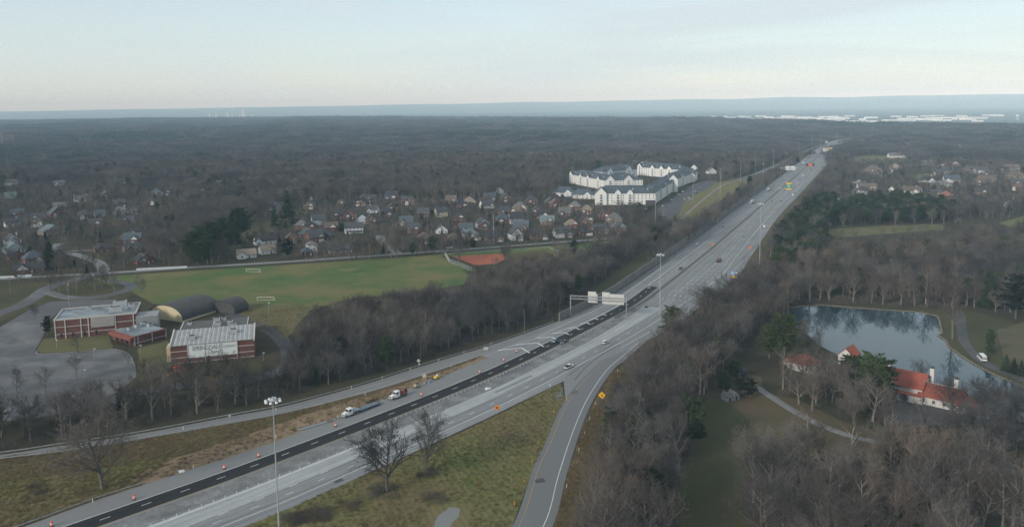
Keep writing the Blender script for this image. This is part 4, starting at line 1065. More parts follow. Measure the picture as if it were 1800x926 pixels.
for x0 in (0.03, 0.44, 0.89):
    b = MB(); b.box((LB * x0, DB + 15, 8.31), (0.4, 29.0, 0.3)); B2.part(b, 'roof_curb', m_band)
for x, y, s in ((0.24, 6, 1), (0.5, 17, 1.2), (0.70, 11, 1.5), (0.66, 19, 1.1), (0.47, 26, 1.3), (0.56, 27, 1), (0.12, 24, 0.8)): hvac(B2, LB * x, DB + y, 8.3, 2.6 * s, 2.4, 1.5 * s)
for x in (0.15, 0.5, 0.85):
    for y in (4, 26): BUILT.append((*B2.w(LB * x, y), 15, 9))
b = MB(); b.box((-1.2, DB * 0.5, 0), (2.4, 7, 7.2)); B2.part(b, 'link_block', m_creamwall)
# barrel-roofed halls
def barrel(pa, pb, depth, h, name, em=None):
    F = Frame(pa, pb); n = 14; W = F.L
    pr = [(W / 2 - W / 2 * math.cos(math.pi * i / n), 1.2 + (h - 1.2) * math.sin(math.pi * i / n) ** 0.9) for i in range(n + 1)]
    b = MB(); b.prism_y([(0, 0)] + pr + [(W, 0)][::1], 0.4, depth - 0.4)
    F.part(b, 'end_wall', em or m_creamwall)
    k = 1.0 + 0.5 / W
    out = [(W / 2 + (x - W / 2) * k, z + 0.35) for x, z in pr]
    b = MB(); b.prism_y(pr + out[::-1], 0, depth); F.part(b, 'barrel_roof', m_dome)
    for y in (depth * 0.3, depth * 0.7): BUILT.append((*F.w(W / 2, y), 14, 10))
barrel((262, 558), (321, 567), 28, 8.6, 'a')
barrel((372, 548), (412, 553), 12, 7.4, 'b', m_dome)
tag(church, 'red brick church complex with grey ribbed roof, white banner and barrel-roofed halls', 'church')

# ---- estate by the pond ----------------------------------------------
m_stucco = mat('white_stucco', (0.62, 0.61, 0.59), (0.54, 0.53, 0.51), scale=0.4, rough=0.9)
def estate(px, rz_px, label, blocks, name='house'):
    p = G(*px); q = G(*rz_px); rz = math.atan2(q.y - p.y, q.x - p.x)
    e = empty(name, p, rz)
    for x, y, w, d, h, rise, ax in blocks:
        b = MB(); prism_wall(b, w, d, h, rise, ax); b.v = [(vx + x, vy + y, vz) for vx, vy, vz in b.v]; b.build('wall', m_stucco, e)
        r = MB(); {'': hip_roof, 'x': gable_roof_x, 'y': gable_roof}[ax](r, w, d, h, rise, 0.5, 0.25)
        r.v = [(vx + x, vy + y, vz) for vx, vy, vz in r.v]; ro = r.build('roof', RF['red'], e)
        n = max(1, int(w / 3.5))
        for k in range(n): window(e, x - w / 2 + w * (k + .5) / n, y - d / 2 - 0.03, 0.9, 1.2, 1.6)
        if ax == 'x':
            t = MB()      # tile courses down the near slope
            for c in range(1, int(d / 2 / 0.55)):
                yy = -d / 2 - 0.5 + c * 0.62; zz = h + rise * (1 - abs(yy) / (d / 2)) + 0.27
                if yy > -0.3: break
                t.box((x, y + yy, zz - 0.02), (w + 0.9, 0.10, 0.09))
            if t.v: t.build('tile_course', RF['red'], ro)
    tag(e, label, 'house'); w = G(*px)
    BUILT.append((w.x, w.y, 14, 7))
    return e
mansion = estate((1628, 703), (1700, 719), 'white stucco mansion with red tiled roofs and chimneys beside the pond',
                 [(-8, 2, 15, 13, 5.6, 4.4, 'x'), (-15, -3, 6, 12, 4.6, 2.6, 'y'), (6, 0, 15, 11, 3.6, 3.6, 'x'), (18, -2, 11, 9, 3.0, 2.8, 'x')])
for x, y, h in ((0.4, 5.5, 12.0), (9, 7.5, 8.8), (-17, 7, 10.5)):
    c = MB(); c.box((x, y, 0), (1.5, 1.3, h)); ch = c.build('chimney', m_stucco, mansion)
    c = MB(); c.box((x, y, h + 0.3), (1.7, 1.5, 0.25)); c.box((x, y, h + 0.004), (0.9, 0.8, 0.3)); c.box((x, y, h + 0.55), (1.0, 0.9, 0.6), top=0.3); c.build('chimney_cap', m_fan, ch)
c = MB(); c.box((-4.5, -5.6, 0), (9.5, 2.4, 3.1)); c.build('porch', m_stucco, mansion)
c = MB(); c.box((-4.5, -5.8, 3.1), (10.5, 3.4, 0.3)); c.build('porch_roof', RF['red'], mansion)
c = MB(); c.lathe([(1.5, 0), (1.5, 0.05)], 16); c.v = [(-6.5 + x, -6.86 - z, 1.3 + y) for x, y, z in c.v]; c.build('arched_window', m_glass, mansion)
c = MB(); c.lathe([(1.2, 0), (1.2, 0.05)], 16); c.v = [(18 + x, -6.56 - z, 1.5 + y) for x, y, z in c.v]; c.build('arched_window', m_glass, mansion)
c = MB(); c.box((4, 7.5, 0), (9, 1.0, 5.2)); c.build('terrace_wall', m_stucco, mansion)
lodge = estate((1413, 648), (1446, 656), 'small white lodge with red hip roof left of the mansion', [(0, 0, 11, 10, 3.6, 3.4, ''), (-5.5, 3, 8, 7, 3.2, 2.6, '')])
c = MB(); c.box((5, -5.5, 0), (0.5, 0.5, 3.0)); c.build('porch_post', m_stucco, lodge)
estate((1492, 640), (1520, 646), 'red-roofed pavilion between the lodge and the mansion, behind pines', [(0, 0, 7, 8, 5.0, 3.4, 'y')])
p = G(1283, 702); e = empty('garden_shed', p, R(25))
for x in (-1.6, 1.8):
    b = MB(); prism_wall(b, 2.9, 3.8, 2.0, 1.4, 'y'); b.v = [(vx + x, vy, vz) for vx, vy, vz in b.v]; b.build('wall', m_greywall, e)
    b = MB(); gable_roof(b, 2.9, 3.8, 2.0, 1.4, 0.25, 0.12); b.v = [(vx + x, vy, vz) for vx, vy, vz in b.v]; b.build('roof', RF['grey'], e)
    b = MB(); b.box((x, -1.93, 0.05), (1.0, 0.08, 1.8)); b.build('door', m_fan, e)
tag(e, 'small grey twin-gabled garden shed beside the dark shrubs', 'shed'); BUILT.append((p.x, p.y, 5, 12))
p = G(1303, 660); e = empty('gazebo', p, 0)
b = MB(); b.lathe([(2.9, 2.6), (2.9, 2.75), (0.1, 4.4)], 8); b.build('roof', RF['slate'], e)
for k in range(8):
    b = MB(); b.tube((2.4 * math.cos(k * .785), 2.4 * math.sin(k * .785), 0), (2.4 * math.cos(k * .785), 2.4 * math.sin(k * .785), 2.65), 0.09); b.build('post', m_fan, e)
b = MB(); b.lathe([(2.6, 0), (2.6, 0.25)], 8); b.build('deck', m_greywall, e)
tag(e, 'dark eight-sided gazebo at the edge of the service yard', 'gazebo'); BUILT.append((p.x, p.y, 5, 12))
# ================================================================== far city and plain
m_sunwall = mat('pale_warehouse', (0.70, 0.69, 0.66), (0.52, 0.52, 0.51), scale=0.01, rough=0.85, rnd=0.3)  # pale walls made whiter; the sunlit patch on the plain is in the colour
m_tower = mat('sunlit_tower_facade', (0.62, 0.61, 0.58), (0.50, 0.50, 0.49), scale=0.02, rough=0.7, rnd=0.35)  # facades brightened as well, sunlight over downtown put into their tone
def far_p(x, dist):
    az = math.atan((x - 900.0) / FPX); return Vector((dist * math.sin(az), dist * math.cos(az), terrain(dist * math.sin(az), dist * math.cos(az))))
def tower(x, dist, w, d, h, kind='flat', label='', mtl=None):
    p = far_p(x, dist); e = empty('tower_building', p, -math.atan2(p.x, p.y) + 0.3)
    b = MB(); b.box((0, 0, -8), (w, d, h + 8)); b.build('shaft', mtl or m_tower, e)
    if kind == 'dome':
        b = MB(); b.lathe([(w * .5, 0), (w * .46, h * .05), (w * .3, h * .1), (0.5, h * .13)], 10, (0, 0, h)); b.build('dome', mtl or m_tower, e)
    elif kind == 'step':
        b = MB(); b.box((0, 0, h), (w * .6, d * .6, h * .12)); b.build('upper_storeys', mtl or m_tower, e)
    elif kind == 'point':
        b = MB(); b.box((0, 0, h), (w, d, h * .16), top=0.05); b.build('spire', mtl or m_tower, e)
    else:
        b = MB(); b.box((w * .1, 0, h), (w * .3, d * .4, 5)); b.build('roof_plant', m_fan, e)
    for k in range(int(h / 14)):
        for s in (-1, 1):
            b = MB(); b.box((s * w * 0.24, -d / 2 - 0.2, 6 + k * 14), (w * .22, 0.5, 5)); b.build('window_band', m_glass, e)
    tag(e, label, 'building', 'downtown skyline' if 'office' in label else None)
for x, w, d, h, k, lb in ((434, 60, 40, 175, 'dome', 'tallest skyline tower with a domed top'), (414, 34, 34, 160, 'point', 'slim pointed skyline tower left of the domed one'),
    (406, 40, 32, 142, 'flat', 'flat-topped skyline tower left of the pointed one'), (386, 38, 34, 120, 'step', 'stepped skyline tower in the middle of the gap'),
    (374, 34, 30, 124, 'flat', 'slender skyline tower at the left of the tower group'), (427, 40, 30, 90, 'flat', 'broad lower skyline block in front of the domed tower'),
    (290, 40, 30, 74, 'flat', 'lone skyline tower far left of the group'), (447, 44, 30, 84, 'step', 'skyline block just right of the domed tower')):
    tower(x, 11600, w * .75, d * .75, h * .82, k, lb)
cr = random.Random(3)
for k in range(44):
    x = cr.choice((cr.uniform(180, 560), cr.uniform(330, 480)))
    tower(x, cr.uniform(10400, 11500), cr.uniform(30, 85), 30, cr.uniform(12, 42), 'flat', 'low office or mill building at the foot of the hazy skyline', m_sunwall if cr.random() < .7 else m_tower)
def warehouse(x, dist, w, d, h, label, group=None):
    p = far_p(x, dist); e = empty('warehouse', p, -math.atan2(p.x, p.y) + cr.uniform(-.25, .25))
    b = MB(); b.box((0, 0, -4), (w, d, h + 4)); b.build('wall', m_sunwall, e)
    b = MB(); gable_roof_x(b, w, d, h, 2.2, 1.0, 0.5); b.build('roof', m_sunwall, e)
    for k in range(int(w / 30)):
        b = MB(); b.box((-w / 2 + 15 + k * 30, -d / 2 - 0.2, 0.2), (12, 0.5, 5)); b.build('dock_door', m_greywall, e)
    tag(e, label, 'warehouse', group)
for x, dist, w, h, lb in ((1190, 7600, 90, 16, 'pale warehouse beside the grain silos'), (1232, 7400, 190, 11, 'long bright warehouse left of the cluster on the plain'),
    (1262, 7000, 120, 10, 'bright low warehouse at the forest edge, left'), (1296, 7300, 110, 12, 'cream warehouse block in the left cluster'), (1345, 8300, 330, 13, 'very long tan warehouse at the back of the cluster'),
    (1375, 7000, 230, 12, 'long white warehouse nearest the forest edge'), (1414, 7900, 120, 36, 'tall pale block in the warehouse cluster'), (1395, 7400, 200, 14, 'white warehouse below the tall block'),
    (1452, 7700, 260, 11, 'low warehouse right of the tall block'), (1514, 7200, 240, 13, 'isolated long white warehouse right of the highway end'), (1600, 8200, 220, 12, 'tan warehouse in the right cluster'),
    (1572, 7700, 200, 10, 'thin white warehouse in the right cluster'), (1630, 7900, 180, 12, 'white warehouse in the right cluster, farther right'), (1670, 8600, 210, 12, 'long pale warehouse behind the right cluster'), (1712, 8700, 230, 11, 'rightmost long pale warehouse on the plain'),
    (1215, 8300, 140, 12, 'pale warehouse behind the silos'), (1375, 8300, 90, 22, 'cream block at the end of the very long warehouse'), (655, 10500, 260, 14, 'pale warehouse on the plain right of the skyline'), (560, 10200, 300, 13, 'long pale warehouse below the skyline\'s right end')):
    warehouse(x, dist, w, 60, h, lb)
for k in range(90):
    x = cr.choice((cr.uniform(1180, 1480), cr.uniform(1230, 1480), cr.uniform(1440, 1760), cr.uniform(470, 700)))
    warehouse(x, cr.uniform(7400, 9800) if x > 900 else cr.uniform(9800, 11500), cr.uniform(40, 150), 35, cr.uniform(8, 15), 'small bright building sprinkled over the distant plain', 'small buildings on the plain')
p = far_p(1192, 7450); e = empty('grain_silos', p)
for k in range(5):
    b = MB(); b.lathe([(9, -5), (9, 34 + 6 * (k == 2)), (3, 38 + 6 * (k == 2))], 10, (k * 19 - 38, 0, 0)); b.build('silo', m_sunwall, e)
b = MB(); b.box((0, 0, 30), (10, 12, 34)); b.build('head_house', m_sunwall, e); tag(e, 'group of pale grain silos with a tall head house on the plain', 'silos')
for x, dist, h, lb in ((1787, 7800, 50, 'white water tower on the plain at the right edge'), (1627, 23300, 60, 'tiny water tower on the far ridge')):
    p = far_p(x, dist); e = empty('water_tower', p)
    b = MB(); b.lathe([(2, h * .6), (9, h * .68), (12, h * .8), (10, h * .92), (1, h)], 12); b.build('tank', m_trim, e)
    for k in range(6):
        b = MB(); b.tube((11 * math.cos(k * 1.047), 11 * math.sin(k * 1.047), -2), (8 * math.cos(k * 1.047), 8 * math.sin(k * 1.047), h * .74), 0.8); b.build('leg', m_trim, e)
    tag(e, lb, 'water tower')
p = far_p(-2, 3400); e = empty('apartment_tower', p, 0.5)
for dx, hh in ((0, 40), (34, 32)):
    b = MB(); b.box((dx, 0, 0), (32, 22, hh)); b.build('wall', m_tanbrick, e)
    for k in range(int(hh / 4)):
        b = MB(); b.box((dx, -11.2, 1.5 + k * 4), (28, 0.4, 1.6)); b.build('window_band', m_glass, e)
    b = MB(); b.box((dx, 0, hh), (10, 8, 3)); b.build('roof_plant', m_brick2, e)
tag(e, 'tan apartment tower rising from the wood at the left edge', 'apartment tower'); BUILT.append((p.x, p.y, 50, 500))

# ================================================================== highway furniture
m_steel = mat('galvanised_steel', (0.40, 0.41, 0.42), (0.33, 0.34, 0.35), scale=1.0, rough=0.5, metal=0.3)
m_pole = mat('grey_pole', (0.36, 0.38, 0.39), (0.30, 0.32, 0.33), scale=0.6, rough=0.5)
m_wood = mat('pole_wood', (0.20, 0.175, 0.15), (0.15, 0.13, 0.11), scale=1.2, rough=0.95)
m_wallp = mat('noise_wall', (0.195, 0.18, 0.168), (0.16, 0.15, 0.14), scale=0.35, rough=0.95, rnd=0.12, c3=(0.22, 0.205, 0.19), scale3=0.08)
m_barrier = mat('barrier_concrete', (0.27, 0.265, 0.255), (0.20, 0.197, 0.19), scale=0.25, rough=0.95)
_post = MB().box((0, 0, 0), (0.16, 0.2, 0.78)).mesh('post', m_steel)
_postd = MB().box((0, 0, 0), (0.2, 0.2, 0.78)).mesh('post', m_wood)
def solid_along(C, prof, mb=None):
    """sweep a (sideways, up) profile along C"""
    mb = mb or MB(); N = normals(C); n = len(prof)
    V = []
    for c, nn in zip(C, N): V += [(c.x + nn.x * a, c.y + nn.y * a, z) for a, z in prof]
    F = []
    for i in range(len(C) - 1):
        for k in range(n): F.append((i * n + k, i * n + (k + 1) % n, (i + 1) * n + (k + 1) % n, (i + 1) * n + k))
    F += [tuple(range(n))[::-1], tuple(range((len(C) - 1) * n, len(C) * n))]
    return mb.add(V, F)
_postw = MB().box((0, 0, 0), (0.20, 0.20, 0.90)).mesh('post', m_trim)
def guardrail(C, label, spacing=3.8, dark=False, maxp=300, side=0.12, white=False):
    C = resample(C, 2.0); o = C[0]
    e = empty('guardrail', o)
    L = [c - o for c in C]
    solid_along(L, [(-0.04, 0.50), (0.05, 0.50), (0.07, 0.60), (0.0, 0.66), (0.07, 0.72), (0.05, 0.82), (-0.04, 0.82)]).build('rail', m_steel, e)
    q = resample(L, spacing); N = normals(q)
    for i, p in enumerate(q[:maxp]): inst('post', _postw if white else (_postd if dark else _post), e, (p.x - N[i].x * side, p.y - N[i].y * side, 0.02), -math.atan2(N[i].y, N[i].x))
    tag(e, label, 'guardrail'); return e
guardrail(off(rampO, -0.7)[:at_px(rampO, 985, 563) + 1], 'long steel guardrail along the wood side of the ramp lane', 4.0, True, side=-0.12)
guardrail(sub(off(rampI, 0.6), G(-60, 813), G(543, 715)), 'steel guardrail on the embankment side of the ramp lane', 4.0)
guardrail(sub(off(LSh, -0.6), G(-60, 965), G(254, 851)), 'dark guardrail beside the left shoulder in the foreground', 3.8, True, side=-0.12)
guardrail(sub(off(Mc, 1.5), G(690, 740), G(1085, 562)), 'guardrail with close white posts along the fresh asphalt', 2.6, side=-0.12, white=True)
nb = sub(off(RCLc, -0.8), G(263, 926), G(712, 748))
nb = nb if len(nb) > 3 else RCLc
b = MB(); solid_along([c for c in off(RCLc, 0.1)[at_px(RCLc, 263, 926) - 8:at_px(RCLc, 715, 747)]], [(-0.9, 0.03), (0.75, 0.03), (0.75, 0.14), (-0.9, 0.14)], b)
tag(b.build('barrier_footing', mat('fresh_concrete', (0.50, 0.51, 0.50), (0.42, 0.43, 0.42), scale=0.3, rough=0.9)), 'pale concrete footing strip along the median gravel', 'footing')
guardrail(off(RCLc, -0.5)[at_px(RCLc, 263, 926) - 8:at_px(RCLc, 715, 747)], 'median guardrail standing on the pale concrete footing', 3.8, side=-0.14, white=True)
b = MB(); solid_along(off(Mc, 0.0)[at_px(Mc, 1085, 562):], [(-0.32, 0.04), (0.32, 0.04), (0.30, 0.2), (0.14, 0.45), (0.10, 1.07), (-0.10, 1.07), (-0.14, 0.45), (-0.30, 0.2)], b)
tag(b.build('median_barrier', m_barrier), 'long concrete median barrier dividing the far highway', 'barrier')
b = MB(); bw = off(left_edge, 0.9)[at_px(left_edge, 1000, 556):at_px(left_edge, 1400, 290)]
solid_along(bw, [(-0.3, 0.04), (0.3, 0.04), (0.26, 0.3), (0.12, 0.95), (-0.12, 0.95), (-0.26, 0.3)], b)
tag(b.build('shoulder_barrier', m_barrier), 'concrete barrier at the foot of the noise wall', 'barrier')
# noise wall
e = empty('noise_wall', G(978, 565))
WC = resample(off(left_edge, -0.9)[at_px(left_edge, 978, 565):at_px(left_edge, 1341, 327)], 5.0)
pn = MB(); pn.box((0, 0, 0), (4.75, 0.22, 1.0)); pn = pn.mesh('panel', m_wallp)
po = MB(); po.box((0, 0, 0), (0.42, 0.42, 1.0)); po = po.mesh('post', m_barrier)
cp = MB(); cp.box((0, 0, 0), (4.78, 0.34, 0.16)); cp = cp.mesh('cap', m_barrier)
for i in range(len(WC) - 1):
    a, b_ = WC[i], WC[i + 1]; c = (a + b_) / 2 - e.location; rz = math.atan2(b_.y - a.y, b_.x - a.x)
    hgt = 4.7 + 0.45 * min(5, i // 8) * 0.9
    o = inst('panel', pn, e, (c.x, c.y, 0.02), rz, (1, 1, hgt)); 
    inst('cap', cp, e, (c.x, c.y, hgt + 0.022), rz)
    inst('post', po, e, (a.x - e.location.x, a.y - e.location.y, 0.02), rz, (1, 1, hgt + 0.1))
tag(e, 'long grey-brown noise wall of upright panels left of the highway', 'noise wall')

# ---- poles ------------------------------------------------------------
def high_mast(x, y, ytop, label, n=6):
    p = G(x, y); h = ztop(p, ytop); e = empty('light_mast', p)
    b = MB(); b.tube((0, 0, 0), (0, 0, h), 0.27, 0.13, 8); b.build('pole', m_pole, e)
    b = MB(); b.lathe([(1.0, h - .6), (1.05, h - .45), (0.35, h + .1), (0.2, h + .5)], 12); b.build('ring', m_pole, e)
    for k in range(n):
        a = 2 * math.pi * k / n
        b = MB(); b.tube((0.6 * math.cos(a), 0.6 * math.sin(a), h - .35), (1.6 * math.cos(a), 1.6 * math.sin(a), h - .5), 0.07); o = b.build('arm', m_pole, e)
        b = MB(); b.lathe([(0.42, 0), (0.46, 0.12), (0.22, 0.5)], 8, (1.9 * math.cos(a), 1.9 * math.sin(a), h - .85)); b.build('lamp_head', flat('lamp_white', (0.62, 0.64, 0.64), 0.4), o)
    tag(e, label, 'light mast'); BUILT.append((p.x, p.y, 2.0, 20)); return e
high_mast(493, 985, 700, 'tall light mast with a ring of lamps in the left foreground', 8)
high_mast(1160, 555, 446, 'tall light mast in the median near the sign gantry')
high_mast(1335, 470, 357, 'tall light mast on the right shoulder beside the pines')
for x, y, t, lb in ((1341, 327, 288, 'light mast at the far end of the noise wall'), (1371, 359, 330, 'light mast in the middle of the far highway'),
                    (1401, 345, 320, 'short mast at the right edge of the far highway'), (1372, 309, 294, 'light mast by the white sign backs')):
    high_mast(x, y, t, lb, 4)
def utility_pole(x, y, ytop, label, steel=False, arms=2):
    p = G(x, y); h = ztop(p, ytop); e = empty('utility_pole', p, facing(x, y, 15))
    b = MB(); b.tube((0, 0, 0), (0, 0, h), 0.24 if steel else 0.18, 0.14 if steel else 0.12, 7); b.build('pole', m_pole if steel else m_wood, e)
    for k in range(arms):
        z = h - 0.5 - k * 1.6
        b = MB(); b.box((0, -0.2, z), (2.6, 0.14, 0.16)); a = b.build('crossarm', m_wood if not steel else m_pole, e)
        for q in (-1.1, -0.5, 0.5, 1.1):
            b = MB(); b.tube((q, -0.2, z + 0.16), (q, -0.2, z + 0.4), 0.06, 0.05, 5); b.build('insulator', m_unit, a)
    tag(e, label, 'utility pole'); BUILT.append((p.x, p.y, 2.5, 12)); return e
for x, y, t, s, lb in ((868, 430, 376, True, 'tall steel pole in front of the black-roofed brick house'), (1152, 411, 344, True, 'tall white steel pole beside the apartment turning circle'),
    (708, 445, 415, False, 'wooden pole at the subdivision street corner'), (538, 458, 404, False, 'wooden pole by the small blue-roofed house'), (552, 459, 436, False, 'shorter pole just right of the pole by the blue-roofed house'),
    (175, 470, 418, False, 'tall wooden pole at the side street corner'), (372, 468, 438, False, 'wooden pole beside the road above the soccer field'), (1218, 352, 322, True, 'steel pole at the apartment parking'),
    (1265.6, 343, 297, True, 'first steel pole along the frontage path'), (1301.5, 321, 282, True, 'second steel pole along the frontage path'), (1328, 306, 268, True, 'third steel pole along the frontage road'),
    (1359.5, 294, 261, True, 'fourth steel pole along the frontage road'), (1380, 283, 261, True, 'fifth steel pole along the frontage road'), (1404, 275, 249, True, 'sixth steel pole along the frontage road'),
    (1427, 262, 236, True, 'steel pole where the frontage road bends'), (1443, 256, 233, True, 'steel pole left of the highway\'s far end'), (1472, 250, 230, True, 'steel pole at the highway\'s far end'),
    (1495, 247, 228, True, 'steel pole just right of the highway\'s far end'), (1516, 244, 230, True, 'second steel pole right of the highway\'s far end'), (1533, 241, 221, True, 'tallest steel pole right of the highway\'s far end'),
    (922, 588, 543, False, 'bare wooden pole standing behind the ramp guardrail'), (18, 515, 487, False, 'pole on the lawn at the left edge'), (1252, 355, 332, False, 'short pole on the wall bank')):
    utility_pole(x, y, t, lb, s, 0 if ('bare' in lb or s) else 2)
def lot_lamp(x, y, ytop, label):
    p = G(x, y); h = ztop(p, ytop); e = empty('lamp_post', p)
    b = MB(); b.tube((0, 0, 0), (0, 0, h), 0.09, 0.06, 6); b.build('pole', m_pole, e)
    b = MB(); b.box((0.35, 0, h - 0.05), (0.9, 0.4, 0.2), top=0.8); b.build('lamp_head', m_trim, e)
    tag(e, label, 'lamp post')
for x, y, t, lb in ((122, 545, 500, 'lamp post behind the church hall at the loop drive'), (166, 632, 613, 'lamp post at the parking island below the church entrance'), (149, 668, 650, 'lamp post in the lower parking lot'),
                    (247, 622, 607, 'lamp post by the church entrance path'), (463, 634, 620, 'lamp post right of the banner wall'), (100, 612, 598, 'lamp post on the church yard corner'), (473, 562, 532, 'thin pole at the soccer field corner')):
    lot_lamp(x, y, t, lb)

# ---- signs ------------------------------------------------------------
m_or = flat('orange_sign', (0.75, 0.22, 0.02), 0.5); m_ye = flat('yellow_sign', (0.80, 0.47, 0.02), 0.5); m_gr = flat('green_sign', (0.02, 0.22, 0.12), 0.5)
m_bl = flat('blue_sign', (0.06, 0.22, 0.42), 0.5); m_bk = flat('sign_black', (0.015, 0.015, 0.015), 0.6); m_sw = flat('sign_white', (0.7, 0.7, 0.7), 0.5)
def signpost(x, y, zc, label, shapes, turn=0, posts=(-0.6, 0.6), name='road_sign'):
    p = G(x, y); e = empty(name, p, facing(x, y, turn))
    for q in posts:
        b = MB(); b.box((q, 0.08, 0), (0.1, 0.1, zc + 0.3)); b.build('post', m_steel, e)
    y0 = 0.0; par = None
    for kind, m, w, h, dx, dz, nm in shapes:
        b = MB()
        if kind == 'dia': b.prism_y([(dx - w / 2, zc + dz), (dx, zc + dz - h / 2), (dx + w / 2, zc + dz), (dx, zc + dz + h / 2)], y0 - 0.03, y0)
        else: b.box((dx, y0 - 0.015, zc + dz - h / 2), (w, 0.03, h))
        o = b.build(nm, m, e if nm == 'panel' else par)
        if nm == 'panel': par = o
        y0 -= 0.035
    tag(e, label, 'road sign'); BUILT.append((p.x, p.y, 3.2, 60 if p.y > 420 else 14)); return e
def worksign(x, y, z, label, m=None, s=2.0):
    signpost(x, y, z, label, [('dia', m or m_or, s, s, 0, 0, 'panel'), ('box', m_bk, .34, .62, -.26, .08, 'symbol'), ('box', m_bk, .34, .62, .26, -.05, 'symbol'), ('box', m_bk, .2, .3, .05, -.48, 'symbol')], posts=(-.3, .3))
worksign(874, 727, 2.6, 'orange diamond work sign on the verge beside the right carriageway', s=2.5)
worksign(1058, 705, 2.6, 'yellow diamond warning sign with black symbol beside the exit ramp', m_ye, 3.0)
worksign(1253, 434, 2.0, 'orange diamond work sign on the left side of the median barrier', s=2.4)
worksign(1319, 440, 2.4, 'orange diamond work sign on the right shoulder of the far highway', s=2.6)
signpost(1290, 494, 4.4, 'blue service sign with a yellow plate below on the right shoulder', [('box', m_bl, 4.6, 3.0, 0, .9, 'panel'), ('box', m_sw, .9, .8, -1.4, 1.5, 'symbol'), ('box', m_sw, .9, .8, 0.2, 1.5, 'symbol'), ('box', m_sw, 1.0, 1.6, 1.6, 1.0, 'symbol'), ('box', m_sw, 1.8, .5, -.8, .3, 'symbol'), ('box', m_ye, 4.6, 1.5, 0, -1.5, 'plate'), ('box', m_bk, 1.2, .4, -1.1, -1.5, 'symbol'), ('box', m_bk, 1.2, .4, .9, -1.5, 'symbol')], posts=(-1.6, 1.6))
signpost(967, 684, 1.9, 'small blue exit sign at the tip of the gore grass', [('box', m_bl, .9, 1.5, 0, 0, 'panel'), ('box', m_sw, .6, .35, 0, .3, 'symbol'), ('box', m_sw, .6, .35, 0, -.3, 'symbol')], posts=(0,))
signpost(1386, 343, 11.5, 'green overhead sign with yellow bands on the median of the far highway', [('box', m_gr, 6.6, 7.6, 0, 0, 'panel'), ('box', m_ye, 6.6, 1.5, 0, 3.6, 'plate'), ('box', m_ye, 6.6, 1.5, 0, -3.6, 'plate'), ('box', m_sw, 3.2, .5, -.7, 1.2, 'symbol'), ('box', m_sw, .9, 1.9, 0.4, -.6, 'symbol'), ('box', m_sw, 2.2, .4, .9, .2, 'symbol')], posts=(-2.5, 2.5))
signpost(1424, 298, 8.0, 'black electronic message board with glowing red-orange text over the far highway', [('box', m_bk, 14, 4.4, 0, 0, 'panel')] , posts=(-6, 6), name='message_board')
mb_e = [o for o in bpy.data.objects if o.name.startswith('message_board')][0]
m_led = bpy.data.materials.new('led_text'); m_led.use_nodes = True; lb_ = m_led.node_tree.nodes['Principled BSDF']
lb_.inputs['Base Color'].default_value = (0.9, 0.12, 0.02, 1); lb_.inputs['Emission Color'].default_value = (1, 0.16, 0.03, 1); lb_.inputs['Emission Strength'].default_value = 0.9
for r_ in range(3):
    for k in range(5 - (r_ % 2)):
        b = MB(); b.box((-2.6 + k * 1.3 + (r_ % 2) * .6, -0.07, 8.0 + 0.95 - r_ * 1.15), (0.95, 0.06, 0.6)); b.build('lit_text', m_led, mb_e)
for x, y, z, w, h, m2, lb in ((1452, 270, 9, 12, 8, None, 'pair of white and brown overhead sign panels at the far highway end'), (1460.5, 270, 9, 6.5, 8.5, 'y', 'green and yellow overhead sign beside the white panels at the far highway end')):
    if m2: signpost(x, y, z, lb, [('box', m_ye, w, h, 0, 0, 'panel'), ('box', m_gr, w * .9, h * .35, 0, 0, 'symbol')], posts=(-3, 3))
    else: signpost(x, y, z, lb, [('box', m_sw, w, h, 0, 0, 'panel'), ('box', flat('sign_brown', (0.35, 0.12, 0.06), 0.6), w * .9, h * .3, 0, 2.6, 'symbol'), ('box', flat('sign_brown', (0.35, 0.12, 0.06), 0.6), w * .8, h * .15, 0, -1.6, 'symbol')], posts=(-5, 5))
for x, y, z, w, h, lb in ((746, 668, 2.2, 1.7, 1.7, 'white square sign back beside the parked work vehicles'), (854, 618, 1.7, 2.2, 1.6, 'tan rectangular sign back on the ramp guardrail'), (404, 736, 1.4, 0.9, 0.9, 'small white sign back on the guardrail above the light mast'), (736, 646, 0, 0, 0, 'grey diamond sign back in front of the dark wood')):
    if w: signpost(x, y, z, lb, [('box', mat('sign_back', (0.45, 0.44, 0.42), (0.38, 0.37, 0.36), scale=1.0), w, h, 0, 0, 'panel')], posts=(-w * .25, w * .25))
    else: signpost(x, y, 3.4, lb, [('dia', MATS['sign_back'], 1.9, 1.9, 0, 0, 'panel'), ('box', MATS['sign_back'], .7, .7, 0.3, -1.6, 'panel')], posts=(0,))
for x, y, lb in ((1452, 252, 'white road sign at the bend of the far highway, left'), (1479, 254, 'white road sign at the bend of the far highway, right'), (1394, 346, 'small white sign on the right shoulder of the far highway'), (1343, 402, 'small white sign on the right shoulder near the mast')):
    signpost(x, y, 4.2 if y < 300 else 2.6, lb, [('box', m_sw, 6.5 if y < 300 else 1.6, 5 if y < 300 else 1.8, 0, 0, 'panel')], posts=(-.5, .5))
